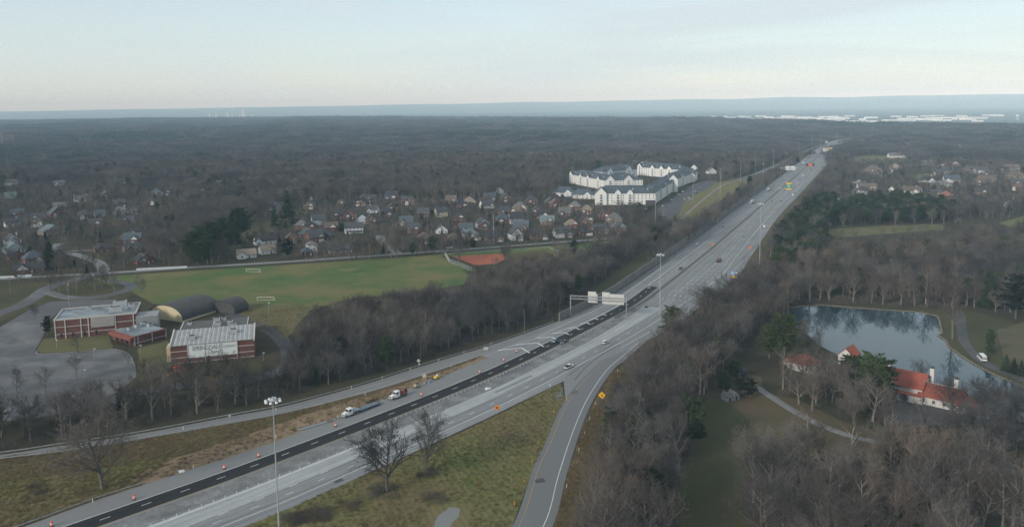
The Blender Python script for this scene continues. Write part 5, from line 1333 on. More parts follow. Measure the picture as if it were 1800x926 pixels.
# sign gantry seen from behind
ga, gb = G(1003, 556), G(1101, 562)
gh0 = ztop(ga, 519)
e = empty('sign_gantry', ga, math.atan2(gb.y - ga.y, gb.x - ga.x)); GL = (gb - ga).length
zb = gh0 - 1.8
for x, n in ((0, 2), (GL, 2)):
    for yy in (-0.7, 0.7):
        b = MB(); b.tube((x, yy, 0), (x, yy, zb + 1.9), 0.22, 0.18, 7); b.build('column', m_steel, e)
    for k in range(4):
        b = MB(); b.tube((x, -0.7, zb * k / 4), (x, 0.7, zb * (k + 1) / 4), 0.07, n=5); b.build('column_brace', m_steel, e)
for yy in (-0.6, 0.6):
    for zz in (zb, zb + 1.7):
        b = MB(); b.tube((0, yy, zz), (GL, yy, zz), 0.13, n=6); b.build('chord', m_steel, e)
nk = int(GL / 1.8)
for k in range(nk):
    b = MB(); b.tube((GL * k / nk, -0.6, zb + (1.7 if k % 2 else 0)), (GL * (k + 1) / nk, -0.6, zb + (0 if k % 2 else 1.7)), 0.06, n=4); b.build('lattice_brace', m_steel, e)
m_back = mat('sign_aluminium', (0.62, 0.62, 0.59), (0.54, 0.54, 0.52), scale=0.6, rough=0.5)
for x0, x1, z0, z1 in ((0.31, 0.46, -2.0, 4.4), (0.46, 0.485, -2.0, 3.2), (0.565, 0.70, -2.3, 4.4), (0.70, 0.955, -2.3, 3.6)):
    b = MB(); b.box((GL * (x0 + x1) / 2, 0.95, zb + z0), (GL * (x1 - x0) - 0.1, 0.12, z1 - z0)); sp = b.build('sign_panel', m_back, e)
    n = max(1, int(GL * (x1 - x0) / 1.1))
    for k in range(n):
        b = MB(); b.box((GL * x0 + GL * (x1 - x0) * (k + .5) / n, 0.83, zb + z0), (0.14, 0.12, z1 - z0)); b.build('stiffener', m_steel, sp)
tag(e, 'steel truss sign gantry over the left carriageway, seen from behind', 'sign gantry')
# far gantry
fa, fb = G(1372, 306), G(1398, 306); zf = 9.0
e = empty('sign_gantry', fa, math.atan2(fb.y - fa.y, fb.x - fa.x)); FL = (fb - fa).length
for x in (0, FL):
    b = MB(); b.tube((x, 0, 0), (x, 0, zf + 2), 0.3, 0.25, 6); b.build('column', m_steel, e)
b = MB(); b.box((FL / 2, 0, zf), (FL, 0.6, 1.2)); b.build('chord', m_steel, e)
for x in (0.48, 0.82):
    b = MB(); b.box((FL * x, 0.5, zf - 2.5), (FL * 0.30, 0.2, 6.5)); b.build('sign_panel', m_sw, e)
tag(e, 'far sign gantry with two white panel backs over the left carriageway', 'sign gantry')

# ---- drums, delineators -------------------------------------------------
m_dor = flat('drum_orange', (0.62, 0.09, 0.03), 0.6); m_rub = flat('rubber', (0.02, 0.02, 0.02), 0.9)
dr = [MB().lathe([(0.36, 0.06), (0.33, 0.36), (0.31, 0.70), (0.28, 1.12), (0.1, 1.18)], 12).mesh('body', m_dor), MB().lathe([(0.48, 0), (0.46, 0.12)], 12).mesh('base', m_rub),
      MB().lathe([(0.345, 0), (0.335, 0.16)], 12).mesh('white_band', m_sw)]
DR = [(91, 924, 'traffic drum nearest the bottom left corner'), (236, 877, 'second traffic drum from the bottom left corner'), (394.6, 823, 'third traffic drum, above the bare dirt'), (455, 802, 'fourth traffic drum, left of the light mast'), (590, 749, 'traffic drum in front of the lowboy truck'),
      (741, 695, 'traffic drum right of the red flatbed truck'), (843.6, 655, 'traffic drum below the gore, left one of three'), (885.5, 634, 'traffic drum below the gore, middle of three'), (908, 619, 'traffic drum on the first chevron')]
for x, y, lb in DR:
    e = empty('traffic_drum', G(x, y, 0.11)); inst('body', dr[0], e); inst('base', dr[1], e); inst('white_band', dr[2], e, (0, 0, 0.40)); inst('white_band', dr[2], e, (0, 0, 0.72), sc=(.93, .93, 1)); e.scale = (1.3, 1.3, 1.3)
    tag(e, 'orange and white ' + lb, 'traffic drum', 'traffic drums along the fresh asphalt')
dl = {}
for c, m in (('yellow', m_ye), ('white', m_sw)):
    dl[c] = (MB().box((0, 0, 0), (0.12, 0.05, 1.25)).mesh('stake', m), MB().box((0, -0.03, 0.95), (0.10, 0.02, 0.2)).mesh('reflector', m_or if c == 'yellow' else m_ye))
DL = [('yellow', q, 'delineator post on the verge left of the exit ramp', 'yellow delineators left of the exit ramp') for q in ((973.5, 726), (947, 782), (935.5, 813), (921, 848), (904, 888), (996, 704))] + \
     [('white', q, 'delineator post along the right edge of the exit ramp', 'white delineators right of the exit ramp') for q in ((1047, 711), (1036.6, 738), (1027.7, 764), (1017.4, 793), (996, 857), (1085.5, 654))] + \
     [('white', q, 'delineator post behind the ramp guardrail', 'white delineators along the ramp guardrail') for q in ((618, 683), (672, 666), (721, 651), (771, 635), (815.5, 621), (863.5, 606), (642, 695), (792.6, 645), (322, 755), (485, 722))] + \
     [('white', q, 'delineator post beside the median barrier', 'white delineators along the median') for q in ((1119, 541), (1232, 456), (1294, 400), (1336, 362))] + \
     [('white', q, 'delineator post on the bare dirt left of the shoulder', 'white delineators on the bare dirt') for q in ((340, 823), (485, 770), (594, 735), (163, 883))]
for c, (x, y), lb, gp in DL:
    e = empty('delineator', G(x, y)); inst('stake', dl[c][0], e); inst('reflector', dl[c][1], e); e.scale = (1.3, 1.3, 1.15)
    tag(e, c + ' ' + lb, 'delineator', gp)

# ---- vehicles -----------------------------------------------------------
m_tyre = flat('tyre', (0.018, 0.018, 0.019), 0.9); m_rim = flat('rim', (0.35, 0.35, 0.36), 0.4, metal=0.5)
m_cglass = flat('car_glass', (0.02, 0.024, 0.028), 0.08, 0.7); m_hl = flat('headlight_lens', (0.75, 0.75, 0.72), 0.2); m_tl = flat('tail_light_lens', (0.40, 0.02, 0.02), 0.3)
PAINT = {n: flat('paint_' + n, c, 0.3, 0.5, coat=0.6) for n, c in {'white': (0.66, 0.67, 0.67), 'black': (0.02, 0.02, 0.022), 'grey': (0.17, 0.18, 0.19), 'silver': (0.42, 0.43, 0.44), 'blue': (0.11, 0.20, 0.26), 'red': (0.20, 0.045, 0.035), 'tan': (0.35, 0.29, 0.2), 'orange': (0.30, 0.10, 0.05), 'yellow': (0.62, 0.42, 0.04)}.items()}
_wh = (MB().tube((0, -0.12, 0), (0, 0.12, 0), 0.34, n=14).mesh('tyre', m_tyre), MB().tube((0, -0.13, 0), (0, 0.13, 0), 0.2, n=10).mesh('rim', m_rim))
def wheel(par, x, y, r=0.34, w=1.0):
    o = inst('wheel', _wh[0], par, (x, y, r)); o.scale = (r / .34, w, r / .34); inst('rim', _wh[1], o)
def shaped(prof, w, inset=0.0, zc=None):
    """side profile (x, z) extruded to width w; points above zc are pulled in by inset"""
    n = len(prof); mb = MB(); P = []
    for s in (-1, 1):
        for x, z in prof:
            k = w / 2 - (inset if zc is not None and z > zc else 0); P.append((x, s * k, z))
    F = [((i + 1) % n, i, n + i, n + (i + 1) % n) for i in range(n)] + [tuple(range(n)), tuple(range(n, 2 * n))[::-1]]
    return mb.add(P, F)
CK = {'sedan': dict(L=4.8, w=1.82, body=[(-2.4, .35), (2.38, .35), (2.4, .62), (2.2, .78), (1.0, .92), (-1.75, .96), (-2.35, .9), (-2.42, .6)], glass=[(-1.85, .93), (1.05, .9), (.35, 1.36), (-1.15, 1.38)], roof=[(-1.15, 1.37), (.36, 1.35), (.28, 1.44), (-1.08, 1.45)], ax=1.42),
      'suv': dict(L=4.7, w=1.92, body=[(-2.35, .4), (2.33, .4), (2.36, .75), (2.15, .98), (1.1, 1.08), (-2.3, 1.1), (-2.38, .7)], glass=[(-2.28, 1.07), (1.1, 1.06), (.45, 1.6), (-2.0, 1.64)], roof=[(-2.0, 1.63), (.46, 1.59), (.38, 1.70), (-1.9, 1.74)], ax=1.4),
      'pickup': dict(L=5.8, w=2.0, body=[(-2.9, .5), (2.88, .5), (2.9, .85), (2.75, 1.12), (1.35, 1.18), (-2.9, 1.16)], glass=[(-.75, 1.15), (1.4, 1.16), (.8, 1.78), (-.6, 1.8)], roof=[(-.6, 1.79), (.8, 1.77), (.72, 1.88), (-.55, 1.9)], ax=1.8),
      'van': dict(L=5.9, w=2.05, body=[(-2.95, .4), (2.9, .4), (2.95, .9), (2.6, 1.2), (1.9, 1.3), (-2.95, 1.3)], glass=[(-2.9, 1.28), (2.1, 1.28), (1.4, 2.1), (-2.85, 2.15)], roof=[(-2.9, 1.75), (1.65, 1.75), (1.35, 2.4), (-2.8, 2.45)], ax=1.85)}
_cm = {}
def car_at(p, ang, kind, paint, label, group=None, z=0.11, load=None, cat='car', s=1.0):
    k = CK[kind]; key = (kind, paint)
    if key not in _cm:
        L = k['L'] / 2
        _cm[key] = [('body', shaped(k['body'], k['w'], 0.07, 0.8).mesh('body', PAINT[paint])), ('windows', shaped(k['glass'], k['w'] - .16, 0.14, 1.25).mesh('windows', m_cglass)),
                    ('roof', shaped(k['roof'], k['w'] - .40, 0.04, 1.3).mesh('roof', PAINT[paint]))]
        hz_ = .68 if kind == 'sedan' else .86
        for nm, m, x in (('headlight', m_hl, L - .04), ('tail_light', m_tl, -L + .0)):
            for y in (-1, 1): _cm[key].append((nm, MB().box((x, y * (k['w'] / 2 - .3), hz_ - .1), (.14, .36, .2)).mesh(nm, m)))
        _cm[key].append(('bumper', MB().box((L - .02, 0, .38), (.14, k['w'] - .2, .2)).box((-L + .0, 0, .40), (.14, k['w'] - .2, .22)).mesh('bumper', m_tyre)))
    e = empty({'sedan': 'car', 'suv': 'sport_utility_car', 'pickup': 'pickup_truck', 'van': 'van'}[kind], (p[0], p[1], z), ang)
    for nm, me in _cm[key]: inst(nm, me, e)
    for x in (k['ax'], -k['ax']):
        for y in (-1, 1): wheel(e, x, y * (k['w'] / 2 - .14), .33 if kind == 'sedan' else .38)
    if kind == 'pickup':
        b = MB(); b.box((-1.85, 0, 1.165), (1.95, 1.7, .5 if load else .04), top=.8); b.build('bed_cover' if load else 'bed', m_bk, e)
    e.scale = (s, s, s)
    tag(e, label, cat, group); return e
def hwy(x, y, away):
    p = G(x, y); i = min(range(1, len(Mc) - 1), key=lambda j: (Mc[j] - p).length); d = Mc[i + 1] - Mc[i - 1]
    return p, math.atan2(d.y, d.x) + (0 if away else math.pi)
CARS = [(976, 601, 0, 'sedan', 'blue', 'dark blue car beside the black pickup on the fresh asphalt'), (992.5, 603.5, 0, 'pickup', 'black', 'black pickup beside the dark blue car on the fresh asphalt'),
 (1064, 604, 1, 'suv', 'white', 'white car driving away on the pale right carriageway'), (1142, 507, 0, 'suv', 'grey', 'grey car coming onto the start of the fresh asphalt'),
 (1196, 473.5, 0, 'suv', 'black', 'black car on the left carriageway just past the asphalt'), (1225.5, 430, 0, 'sedan', 'white', 'white car on the left carriageway near the orange sign'), (1270.5, 399, 0, 'sedan', 'grey', 'dark grey car on the left carriageway beyond the orange sign'),
 (1305, 416.5, 1, 'sedan', 'silver', 'silver car on the right carriageway left of the far orange sign'), (1323, 363.5, 0, 'sedan', 'white', 'white car below the white semi truck'), (1357, 355, 1, 'sedan', 'black', 'left one of two dark cars in front of the pines'),
 (1373, 354, 1, 'sedan', 'black', 'right one of two dark cars in front of the pines'), (1380, 314.5, 0, 'suv', 'white', 'white car left of the green overhead sign'), (1389, 307.5, 0, 'sedan', 'silver', 'silver car below the far white sign backs'), (1395, 308, 0, 'suv', 'grey', 'grey car right of the silver one below the far sign backs'),
 (1426, 299, 1, 'sedan', 'black', 'black car below the message board'), (1434.5, 296.5, 1, 'sedan', 'silver', 'silver car right of the message board'), (1445, 287.5, 1, 'sedan', 'black', 'black car in the right lanes beyond the message board'), (1443, 280, 1, 'sedan', 'white', 'white car beyond the message board'),
 (1459, 272.5, 1, 'sedan', 'black', 'black car below the far green and yellow sign'), (1395.5, 328, 1, 'sedan', 'silver', 'pale car right of the green overhead sign'), (1476, 260, 1, 'suv', 'black', 'black car at the far end of the highway'), (1468, 256, 0, 'van', 'white', 'white van at the far end of the highway')]
for x, y, aw, kd, pt, lb in CARS:
    p, a = hwy(x, y, aw); car_at(p, a, kd, pt, lb)
p, a = hwy(1000, 647, 1); car_at(p, a - .04, 'pickup', 'white', 'white pickup with a black covered bed on the right carriageway', load=1, cat='pickup')
def truck_at(p, ang, label, kind, paint='white', box='white', L=14.0, z=0.11, cat='truck'):
    """conventional cab at the front (+x); kind: semi, box, lowboy, flatbed"""
    e = empty('truck', (p[0], p[1], z), ang); m = PAINT[paint]; f = L / 2
    b = shaped([(f - 2.2, .7), (f, .7), (f, 1.5), (f - .3, 1.75), (f - 1.5, 1.95), (f - 2.2, 2.0)], 1.7, .1, 1.6); b.build('hood', m, e)
    b = shaped([(f - 4.3, .7), (f - 1.9, .7), (f - 1.9, 2.0), (f - 2.3, 2.95), (f - 4.3, 3.05)], 2.3, .15, 2.2); cab = b.build('cab', m, e)
    b = shaped([(f - 2.02, 2.05), (f - 1.86, 2.05), (f - 2.2, 2.8), (f - 2.36, 2.8)], 2.05, .12, 2.4); b.build('windscreen', m_cglass, cab)
    for y in (-1, 1):
        b = MB(); b.box((f - 2.9, y * 1.12, 2.0), (1.0, .12, .75)); b.build('side_window', m_cglass, cab)
        b = MB(); b.box((f - .05, y * .68, 1.0), (.14, .3, .25)); b.build('headlight', m_hl, e)
    b = MB(); b.box((f + .03, 0, .55), (.2, 2.1, .35)); b.build('bumper', m_rim, e)
    b = MB(); b.box((f - .02, 0, 1.05), (.1, .9, .55)); b.build('grille', m_bk, e)
    b = MB(); b.box((0, 0, .75), (L - 1, .9, .25)); b.build('chassis', m_bk, e)
    if kind in ('semi', 'box'):
        b = MB(); b.box((-2.2, 0, 1.1), (L - 4.6, 2.5, 2.8)); b.build('cargo_box', PAINT[box], e)
        b = MB(); b.box((-L / 2 + .08, 0, 1.3), (.1, 2.2, 2.4)); b.build('rear_door', m_rim, e)
    elif kind == 'lowboy':
        b = MB(); b.box((f - 6.2, 0, 1.1), (3.6, 2.3, .35)); b.build('gooseneck', PAINT['blue'], e)
        b = MB(); b.box((-3.4, 0, .7), (L - 8.4, 2.5, .35)); b.build('deck', mat('deck_blue', (0.10, 0.15, 0.19), (0.14, 0.17, 0.20), scale=.8), e)
        b = MB(); b.box((f - 5.4, .2, 1.45), (1.2, 1.4, 1.1), top=.6); b.build('headboard', PAINT['silver'], e)
        b = MB(); b.box((f - 4.8, -.5, 1.3), (.8, .7, 1.2), top=.5); b.build('tool_box', PAINT['yellow'], e)
    else:
        b = MB(); b.box((-1.9, 0, 1.05), (L - 5.2, 2.4, .25)); b.build('deck', PAINT['red'], e)
        for k, (x, w, h, pm) in enumerate(((-.5, 1.6, 1.6, 'red'), (-2.4, 1.5, 1.0, 'orange'), (-3.6, 1.2, 1.3, 'black'))):
            b = MB(); b.box((x * L / 9, 0, 1.31), (w * L / 9, 1.7, h), top=.7); b.tube((x * L / 9, 0, 1.31 + h), (x * L / 9 - 1.3, .3, 2.0 + h), .13); b.build('machine', PAINT[pm], e)
    ax = [f - 1.1, f - 4.6, f - 5.7] + ([-f + 1.2, -f + 2.4] if L > 9.5 else [-f + 1.3])
    for x in ax:
        for y in (-1, 1): wheel(e, x, y * 1.02, .5, 1.4)
    tag(e, label, cat); return e
p, a = hwy(636, 722, 0); truck_at(p, a + .03, 'white semi tractor with a blue lowboy trailer parked on the left shoulder', 'lowboy', L=19)
p, a = hwy(701, 698, 0); truck_at(p, a, 'white truck with a red flatbed carrying machines, parked behind the lowboy', 'flatbed', L=9)
p, a = hwy(1321, 358, 0); truck_at(p, a, 'white semi truck coming down the left carriageway', 'semi', L=17)
p, a = hwy(1350, 336, 0); truck_at(p, a, 'second white truck behind the white semi', 'box', L=12)
p, a = hwy(1399, 299, 0); truck_at(p, a, 'white box truck near the far white sign backs', 'box', L=11)
p, a = hwy(1412, 289, 0); truck_at(p, a, 'white truck left of the message board', 'box', L=14)
p, a = hwy(1411.5, 312, 1); truck_at(p, a, 'white box truck driving away below the message board', 'box', L=12)
p, a = hwy(1263.5, 460, 1); truck_at(p, a, 'red flatbed truck with a machine driving away on the right carriageway', 'flatbed', paint='red', L=9)
p = G(1726, 633); q = G(1700, 606); car_at(p, math.atan2(q.y - p.y, q.x - p.x), 'van', 'white', 'white van parked on the lakeside path', z=.06, cat='van', s=1.25)
p = G(790, 437); car_at(p, ROADRZ, 'pickup', 'white', 'white pickup parked in front of the hip-roofed house', z=.07, cat='pickup')
p = G(1062, 421.5); car_at(p, ROADRZ, 'suv', 'white', 'white car on the country road at the right end of the houses', z=.07)
p = G(1163, 380); car_at(p, .2, 'van', 'white', 'white van on the apartment turning circle', z=.07, cat='van', s=1.3)
LOT = [(1165, 363), (1172, 358), (1180, 352), (1187, 347), (1193, 343), (1200, 338), (1206, 334), (1213, 352), (1208, 355), (1203, 351), (1211, 349), (1225, 340), (1230, 330), (1240, 322), (1136, 368), (1222, 337)]
for i, (x, y) in enumerate(LOT):
    kd, pt = ('sedan', 'suv', 'suv')[i % 3], ('white', 'black', 'silver', 'grey', 'white')[i % 5]
    car_at(G(x, y), R(60) + (i % 2) * math.pi, kd, pt, '%s car parked on the apartment lot' % pt, group='cars on the apartment parking lot', z=.06)
# work equipment on the left shoulder
def compressor(x, y, label, pm, s=1.0, name='work_machine', top='red'):
    p, a = hwy(x, y, 0); e = empty(name, (p.x, p.y, 0.1), a)
    b = shaped([(-1.5, .5), (1.5, .5), (1.7, 1.1), (1.2, 1.7), (-1.2, 1.75), (-1.6, 1.2)], 1.6, .15, 1.3); b.build('housing', PAINT[pm], e)
    b = MB(); b.box((-.3, 0, 1.75), (1.1, 1.0, .5), top=.7); b.build('engine_cover', PAINT[top], e)
    b = MB(); b.tube((1.6, 0, .6), (3.0, 0, .45), .08); b.build('tow_bar', m_bk, e)
    for xx in (-.7, .7):
        for yy in (-1, 1): wheel(e, xx, yy * .8, .36)
    e.scale = (s, s, s); tag(e, label, 'machine')
compressor(733, 681, 'small tan and black machine on the shoulder behind the flatbed truck', 'tan', .9, top='black')
compressor(768, 666, 'small yellow and white machine at the end of the parked work vehicles', 'yellow', .85, top='white')
def heap(x, y, label, m, w, h, seed, name='material_pile'):
    rr = random.Random(seed); p, a = hwy(x, y, 0); e = empty(name, (p.x, p.y, .06), a); k = 0
    for i in range(9):
        b = MB(); b.box((rr.uniform(-w, w), rr.uniform(-.9, .9), 0), (rr.uniform(.6, 2.2), rr.uniform(.3, .9), rr.uniform(.15, h)), rz=rr.uniform(-.6, .6), top=rr.uniform(.5, .9)); b.build('chunk', m, e)
    tag(e, label, 'pile')
heap(752, 673, 'pile of blue sheets and bags between the two small machines', mat('blue_tarp', (0.16, 0.21, 0.25), (0.22, 0.26, 0.29), scale=.8), 3.0, .8, 1)
heap(653, 705, 'heap of dark rubble behind the lowboy trailer', m_soil, 3.0, .9, 2)
heap(585, 738, 'heap of broken brown brush at the lowboy cab', m_wood, 3.0, .7, 3)
heap(856, 683, 'scrap of white and dark debris on the median gravel', m_trim, 1.4, .4, 4)
heap(703, 752, 'pale concrete debris in the median left of the right bare tree', m_barrier, 2.0, .25, 5)
heap(1136, 540, 'dark debris with a white scrap beside the median barrier', m_bk, 1.6, .5, 6)
heap(318, 829, 'small white concrete lump beside the left shoulder', m_trim, .4, .35, 7)
p0, p1 = G(525, 757), G(588, 738); e = empty('pipe_bundle', p0)
for k in range(5):
    b = MB(); o_ = Vector(((k - 2) * .35, (k % 2) * .5, .3 + .1 * (k % 2))); b.tube(o_, (p1 - p0) * (.7 + .07 * k) + o_, .14, n=7); b.build('pipe', MATS['blue_tarp'] if k % 2 else m_steel, e)
tag(e, 'bundle of long grey-blue pipes lying on the shoulder edge', 'pipes')

# ---- recreation and fences ----------------------------------------------
m_goal = flat('goal_white', (0.72, 0.72, 0.70), 0.5)
def goal(x0, x1, y, label, ytop):
    a, b_ = G(x0, y), G(x1, y); e = empty('soccer_goal', (a + b_) / 2, math.atan2(b_.y - a.y, b_.x - a.x)); w = (b_ - a).length; h = 2.6
    for s in (-1, 1):
        b = MB(); b.tube((s * w / 2, 0, 0), (s * w / 2, 0, h), .09); b.build('post', m_goal, e)
        b = MB(); b.tube((s * w / 2, 0, h), (s * w / 2, 1.9, 0.05), .06); b.build('stay', m_goal, e)
    b = MB(); b.tube((-w / 2, 0, h), (w / 2, 0, h), .09); b.build('crossbar', m_goal, e)
    b = MB(); b.tube((-w / 2, 1.9, .06), (w / 2, 1.9, .06), .07); b.build('ground_bar', m_goal, e)
    b = MB()
    for k in range(1, 12):
        x = -w / 2 + w * k / 12; b.tube((x, 0.05, h), (x, 1.9, .1), .012, n=3)
    for k in range(1, 6): b.tube((-w / 2, 1.9 * k / 6, h - h * k / 6), (w / 2, 1.9 * k / 6, h - h * k / 6), .012, n=3)
    b.build('net', m_goal, e); tag(e, label, 'soccer goal')
goal(452, 482, 529, 'white soccer goal at the near side of the field', 516)
goal(433, 457, 479, 'white soccer goal at the far side of the field near the road', 470)
m_link = mat('chain_link', (0.36, 0.38, 0.38), (0.30, 0.32, 0.32), scale=1.0, rough=0.6, metal=.2)
m_fence = mat('fence_white', (0.50, 0.55, 0.57), (0.42, 0.47, 0.49), scale=0.5, rough=0.8)
def mesh_fence(px, h, label, m=None, name='chain_link_fence', step=3.0, solid=False):
    C = resample([G(x, y) for x, y in px], step); o = C[0]; e = empty(name, o); n = 0
    for a, b_ in zip(C, C[1:]):
        a2, b2 = a - o, b_ - o
        b = MB(); b.tube(a2, a2 + Vector((0, 0, h)), .06, n=5); b.build('post', m or m_link, e)
        b = MB(); d = (b2 - a2); L = d.length; rz = math.atan2(d.y, d.x); c = (a2 + b2) / 2
        if solid: b.box((c.x, c.y, .1), (L, .05, h - .1), rz)
        else:
            for k in range(7): b.tube(a2 + d * (k / 7) + Vector((0, 0, .05)), a2 + d * ((k + 1) / 7) + Vector((0, 0, h)), .022, n=3); b.tube(a2 + d * ((k + 1) / 7) + Vector((0, 0, .05)), a2 + d * (k / 7) + Vector((0, 0, h)), .022, n=3)
            b.tube(a2 + Vector((0, 0, h)), b2 + Vector((0, 0, h)), .04, n=4)
        b.build('panel', m or m_link, e)
    tag(e, label, 'fence'); return e
mesh_fence([(782, 449), (790, 462), (812, 470), (838, 482)], 3.4, 'grey chain-link backstop left of the clay infield')
mesh_fence([(785, 448), (850, 443), (905, 440)], 1.6, 'low chain-link fence between the infield and the road')
mesh_fence([(905, 441), (965, 436), (985, 446), (975, 458)], 1.6, 'curved chain-link fence round the outfield')
mesh_fence([(240, 475.5), (330, 471)], 1.7, 'long white board fence beside the road', m_fence, 'board_fence', 2.4, True)
mesh_fence([(0, 489), (26, 488)], 1.5, 'white board fence at the left edge of the road', m_fence, 'board_fence', 2.4, True)
mesh_fence([(31, 487.5), (60, 486)], 1.8, 'white board fence in front of the dark-roofed brick house', m_fence, 'board_fence', 2.4, True)
p = G(312, 657); e = empty('play_set', p, .3)
for x in (-1.2, 1.2):
    for y in (-1.2, 1.2):
        b = MB(); b.tube((x, y, 0), (x, y, 3.2), .09); b.build('post', flat('play_red', (0.45, 0.06, 0.04), .5), e)
b = MB(); b.box((0, 0, 1.5), (2.7, 2.7, .12)); b.build('deck', m_wood, e)
b = MB(); b.box((0, 0, 3.2), (3.2, 3.2, 1.3), top=.05); b.build('roof', flat('play_red', (0.45, 0.06, 0.04)), e)
b = MB(); b.prism_y([(-1.4, 1.5), (-1.4, 1.75), (-4.4, .35), (-4.4, .1)], -1.5, -.7); b.build('slide', flat('slide_yellow', (0.75, 0.48, 0.03), .4), e)
b = MB(); b.tube((1.3, 0, 2.6), (5.2, 0, 2.6), .09); b.tube((5.2, -1, 0), (5.2, 0, 2.6), .08); b.tube((5.2, 1, 0), (5.2, 0, 2.6), .08); b.build('swing_frame', flat('play_red', (0.45, 0.06, 0.04)), e)
for k in (2.5, 3.8):
    b = MB(); b.tube((k, -.2, 2.6), (k, -.2, .6), .02, n=4); b.tube((k, .2, 2.6), (k, .2, .6), .02, n=4); b.box((k, 0, .55), (.25, .5, .06)); b.build('swing', m_bk, e)
tag(e, 'red playground set with a yellow slide in front of the church', 'play set'); BUILT.append((p.x, p.y, 6, 12))
# stone edging of the pond
b = MB(); C = resample([G(x, y) for x, y in pond_px[:18]], 1.6); rr = random.Random(2)
e = empty('stone_edging', C[0])
for i in range(len(C) - 1):
    d = C[i + 1] - C[i]; c = (C[i] + C[i + 1]) / 2 - C[0]
    b.box((c.x, c.y, 0), (1.5, rr.uniform(.7, 1.1), rr.uniform(.35, .55)), rz=math.atan2(d.y, d.x), top=rr.uniform(.75, .92))
o = b.build('stones', m_stone, e); o['kind'] = 'stuff'
tag(e, 'low pale stone edging round the far shore of the pond', 'edging')
# concrete pad and kerbs
sheet('concrete_pad', [(762, 926), (770, 905), (790, 890), (810, 893), (808, 905), (795, 918), (790, 935), (760, 940)], 0.05, m_shld, jit=.3, step=1.5, excl=False)
sheet('gravel_patch', [(974, 692), (988, 680), (990, 700), (980, 704)], 0.05, m_grav, jit=.3, step=1.5, excl=False)
for px in ([(66, 616), (72, 622), (165, 616), (200, 614), (226, 622), (236, 640)], [(118, 626), (145, 628), (147, 622)], [(108, 668), (160, 661)], [(60, 662), (30, 672)], [(80, 516), (110, 525), (150, 527), (195, 522)], [(38, 640), (12, 650)]):
    C = resample(catmull([G(x, y) for x, y in px], 1.5), 1.5); b = MB(); solid_along(C, [(-.15, 0), (.15, 0), (.15, .2), (-.15, .2)], b); tag(b.build('kerb', m_barrier), kind='structure')
# ================================================================== trees
def bare_tree(seed, H, spread, fork=0.32, limbs=9, l2=7, l3=6, l4=7, thick=1.0, up=0.55, twig=0.045):
    """winter tree: returns (trunk mesh data, crown mesh data)"""
    rr = random.Random(seed)
    T, C = MB(), MB()
    def bent(p, d, L, n, wob, lift):
        pts = [p.copy()]
        for i in range(n):
            d = (d + Vector((rr.uniform(-wob, wob), rr.uniform(-wob, wob), rr.uniform(-wob, wob) + lift))).normalized()
            p = p + d * (L / n); pts.append(p.copy())
        return pts
    def side(d, ang):
        a = d.orthogonal().normalized(); b = d.cross(a); t = rr.uniform(0, 2 * math.pi)
        return (d * math.cos(ang) + (a * math.cos(t) + b * math.sin(t)) * math.sin(ang)).normalized()
    def pipe(mb, pts, r0, r1, n):
        m = len(pts) - 1
        for i in range(m):
            ra = r0 + (r1 - r0) * i / m; rb = r0 + (r1 - r0) * (i + 1) / m
            mb.tube(pts[i], pts[i + 1], ra, rb, n, cap=False)
    def sliver(p, q, w):
        d = q - p
        s = d.orthogonal().normalized(); s = (s * math.cos(rr.uniform(0, 6.28)) + d.normalized().cross(s) * math.sin(rr.uniform(0, 6.28)))
        C.add([p - s * w / 2, p + s * w / 2, q], [(0, 1, 2)])
    def lerp(pts, t):
        k = min(len(pts) - 2, int(t * (len(pts) - 1))); f = t * (len(pts) - 1) - k
        return pts[k].lerp(pts[k + 1], f), (pts[k + 1] - pts[k]).normalized()
    r0 = 0.021 * H * thick
    lead = bent(Vector((0, 0, -0.1)), Vector((0, 0, 1)), H * 0.86, 7, 0.07, 0.05)
    pipe(T, lead, r0, r0 * 0.16, 6)
    for i in range(limbs):
        t = fork + (0.93 - fork) * ((i + rr.uniform(0.1, 0.9)) / limbs)
        p, d = lerp(lead, t)
        prof = math.sin(math.pi * min(1.0, (t - fork) / (1.02 - fork) * 0.75 + 0.25))
        L = H * spread * (0.45 + 0.65 * prof) * rr.uniform(0.85, 1.15)
        dd = side(d, R(rr.uniform(38, 62))); dd.z = abs(dd.z) * up + 0.16; dd.normalize()
        P1 = bent(p, dd, L, 5, 0.16, 0.10)
        rl = r0 * 0.50 * (1.15 - t) + 0.035
        pipe(T, P1, rl, rl * 0.25, 4)
        for j in range(l2):
            t2 = 0.22 + 0.78 * (j + rr.random()) / l2
            p2, d2 = lerp(P1, min(t2, 0.99))
            L2 = L * (0.55 - 0.22 * t2) * rr.uniform(0.8, 1.25)
            P2 = bent(p2, side(d2, R(rr.uniform(28, 58))), L2, 3, 0.22, 0.09)
            r2 = max(0.028, rl * 0.4 * (1.1 - t2 * 0.6))
            pipe(C, P2, r2, r2 * 0.4, 3)
            for k in range(l3):
                t3 = 0.15 + 0.85 * (k + rr.random()) / l3
                p3, d3 = lerp(P2, min(t3, 0.99))
                L3 = L2 * 0.52 * rr.uniform(0.7, 1.3)
                P3 = bent(p3, side(d3, R(rr.uniform(25, 60))), L3, 2, 0.25, 0.08)
                sliver(P3[0], P3[1], twig * 1.5); sliver(P3[1], P3[2], twig * 1.1)
                for q in range(l4):
                    p4, d4 = lerp(P3, rr.uniform(0.1, 0.99))
                    e = p4 + side(d4, R(rr.uniform(20, 65))) * (L3 * 0.55 * rr.uniform(0.6, 1.4))
                    sliver(p4, e, twig)
    return T, C
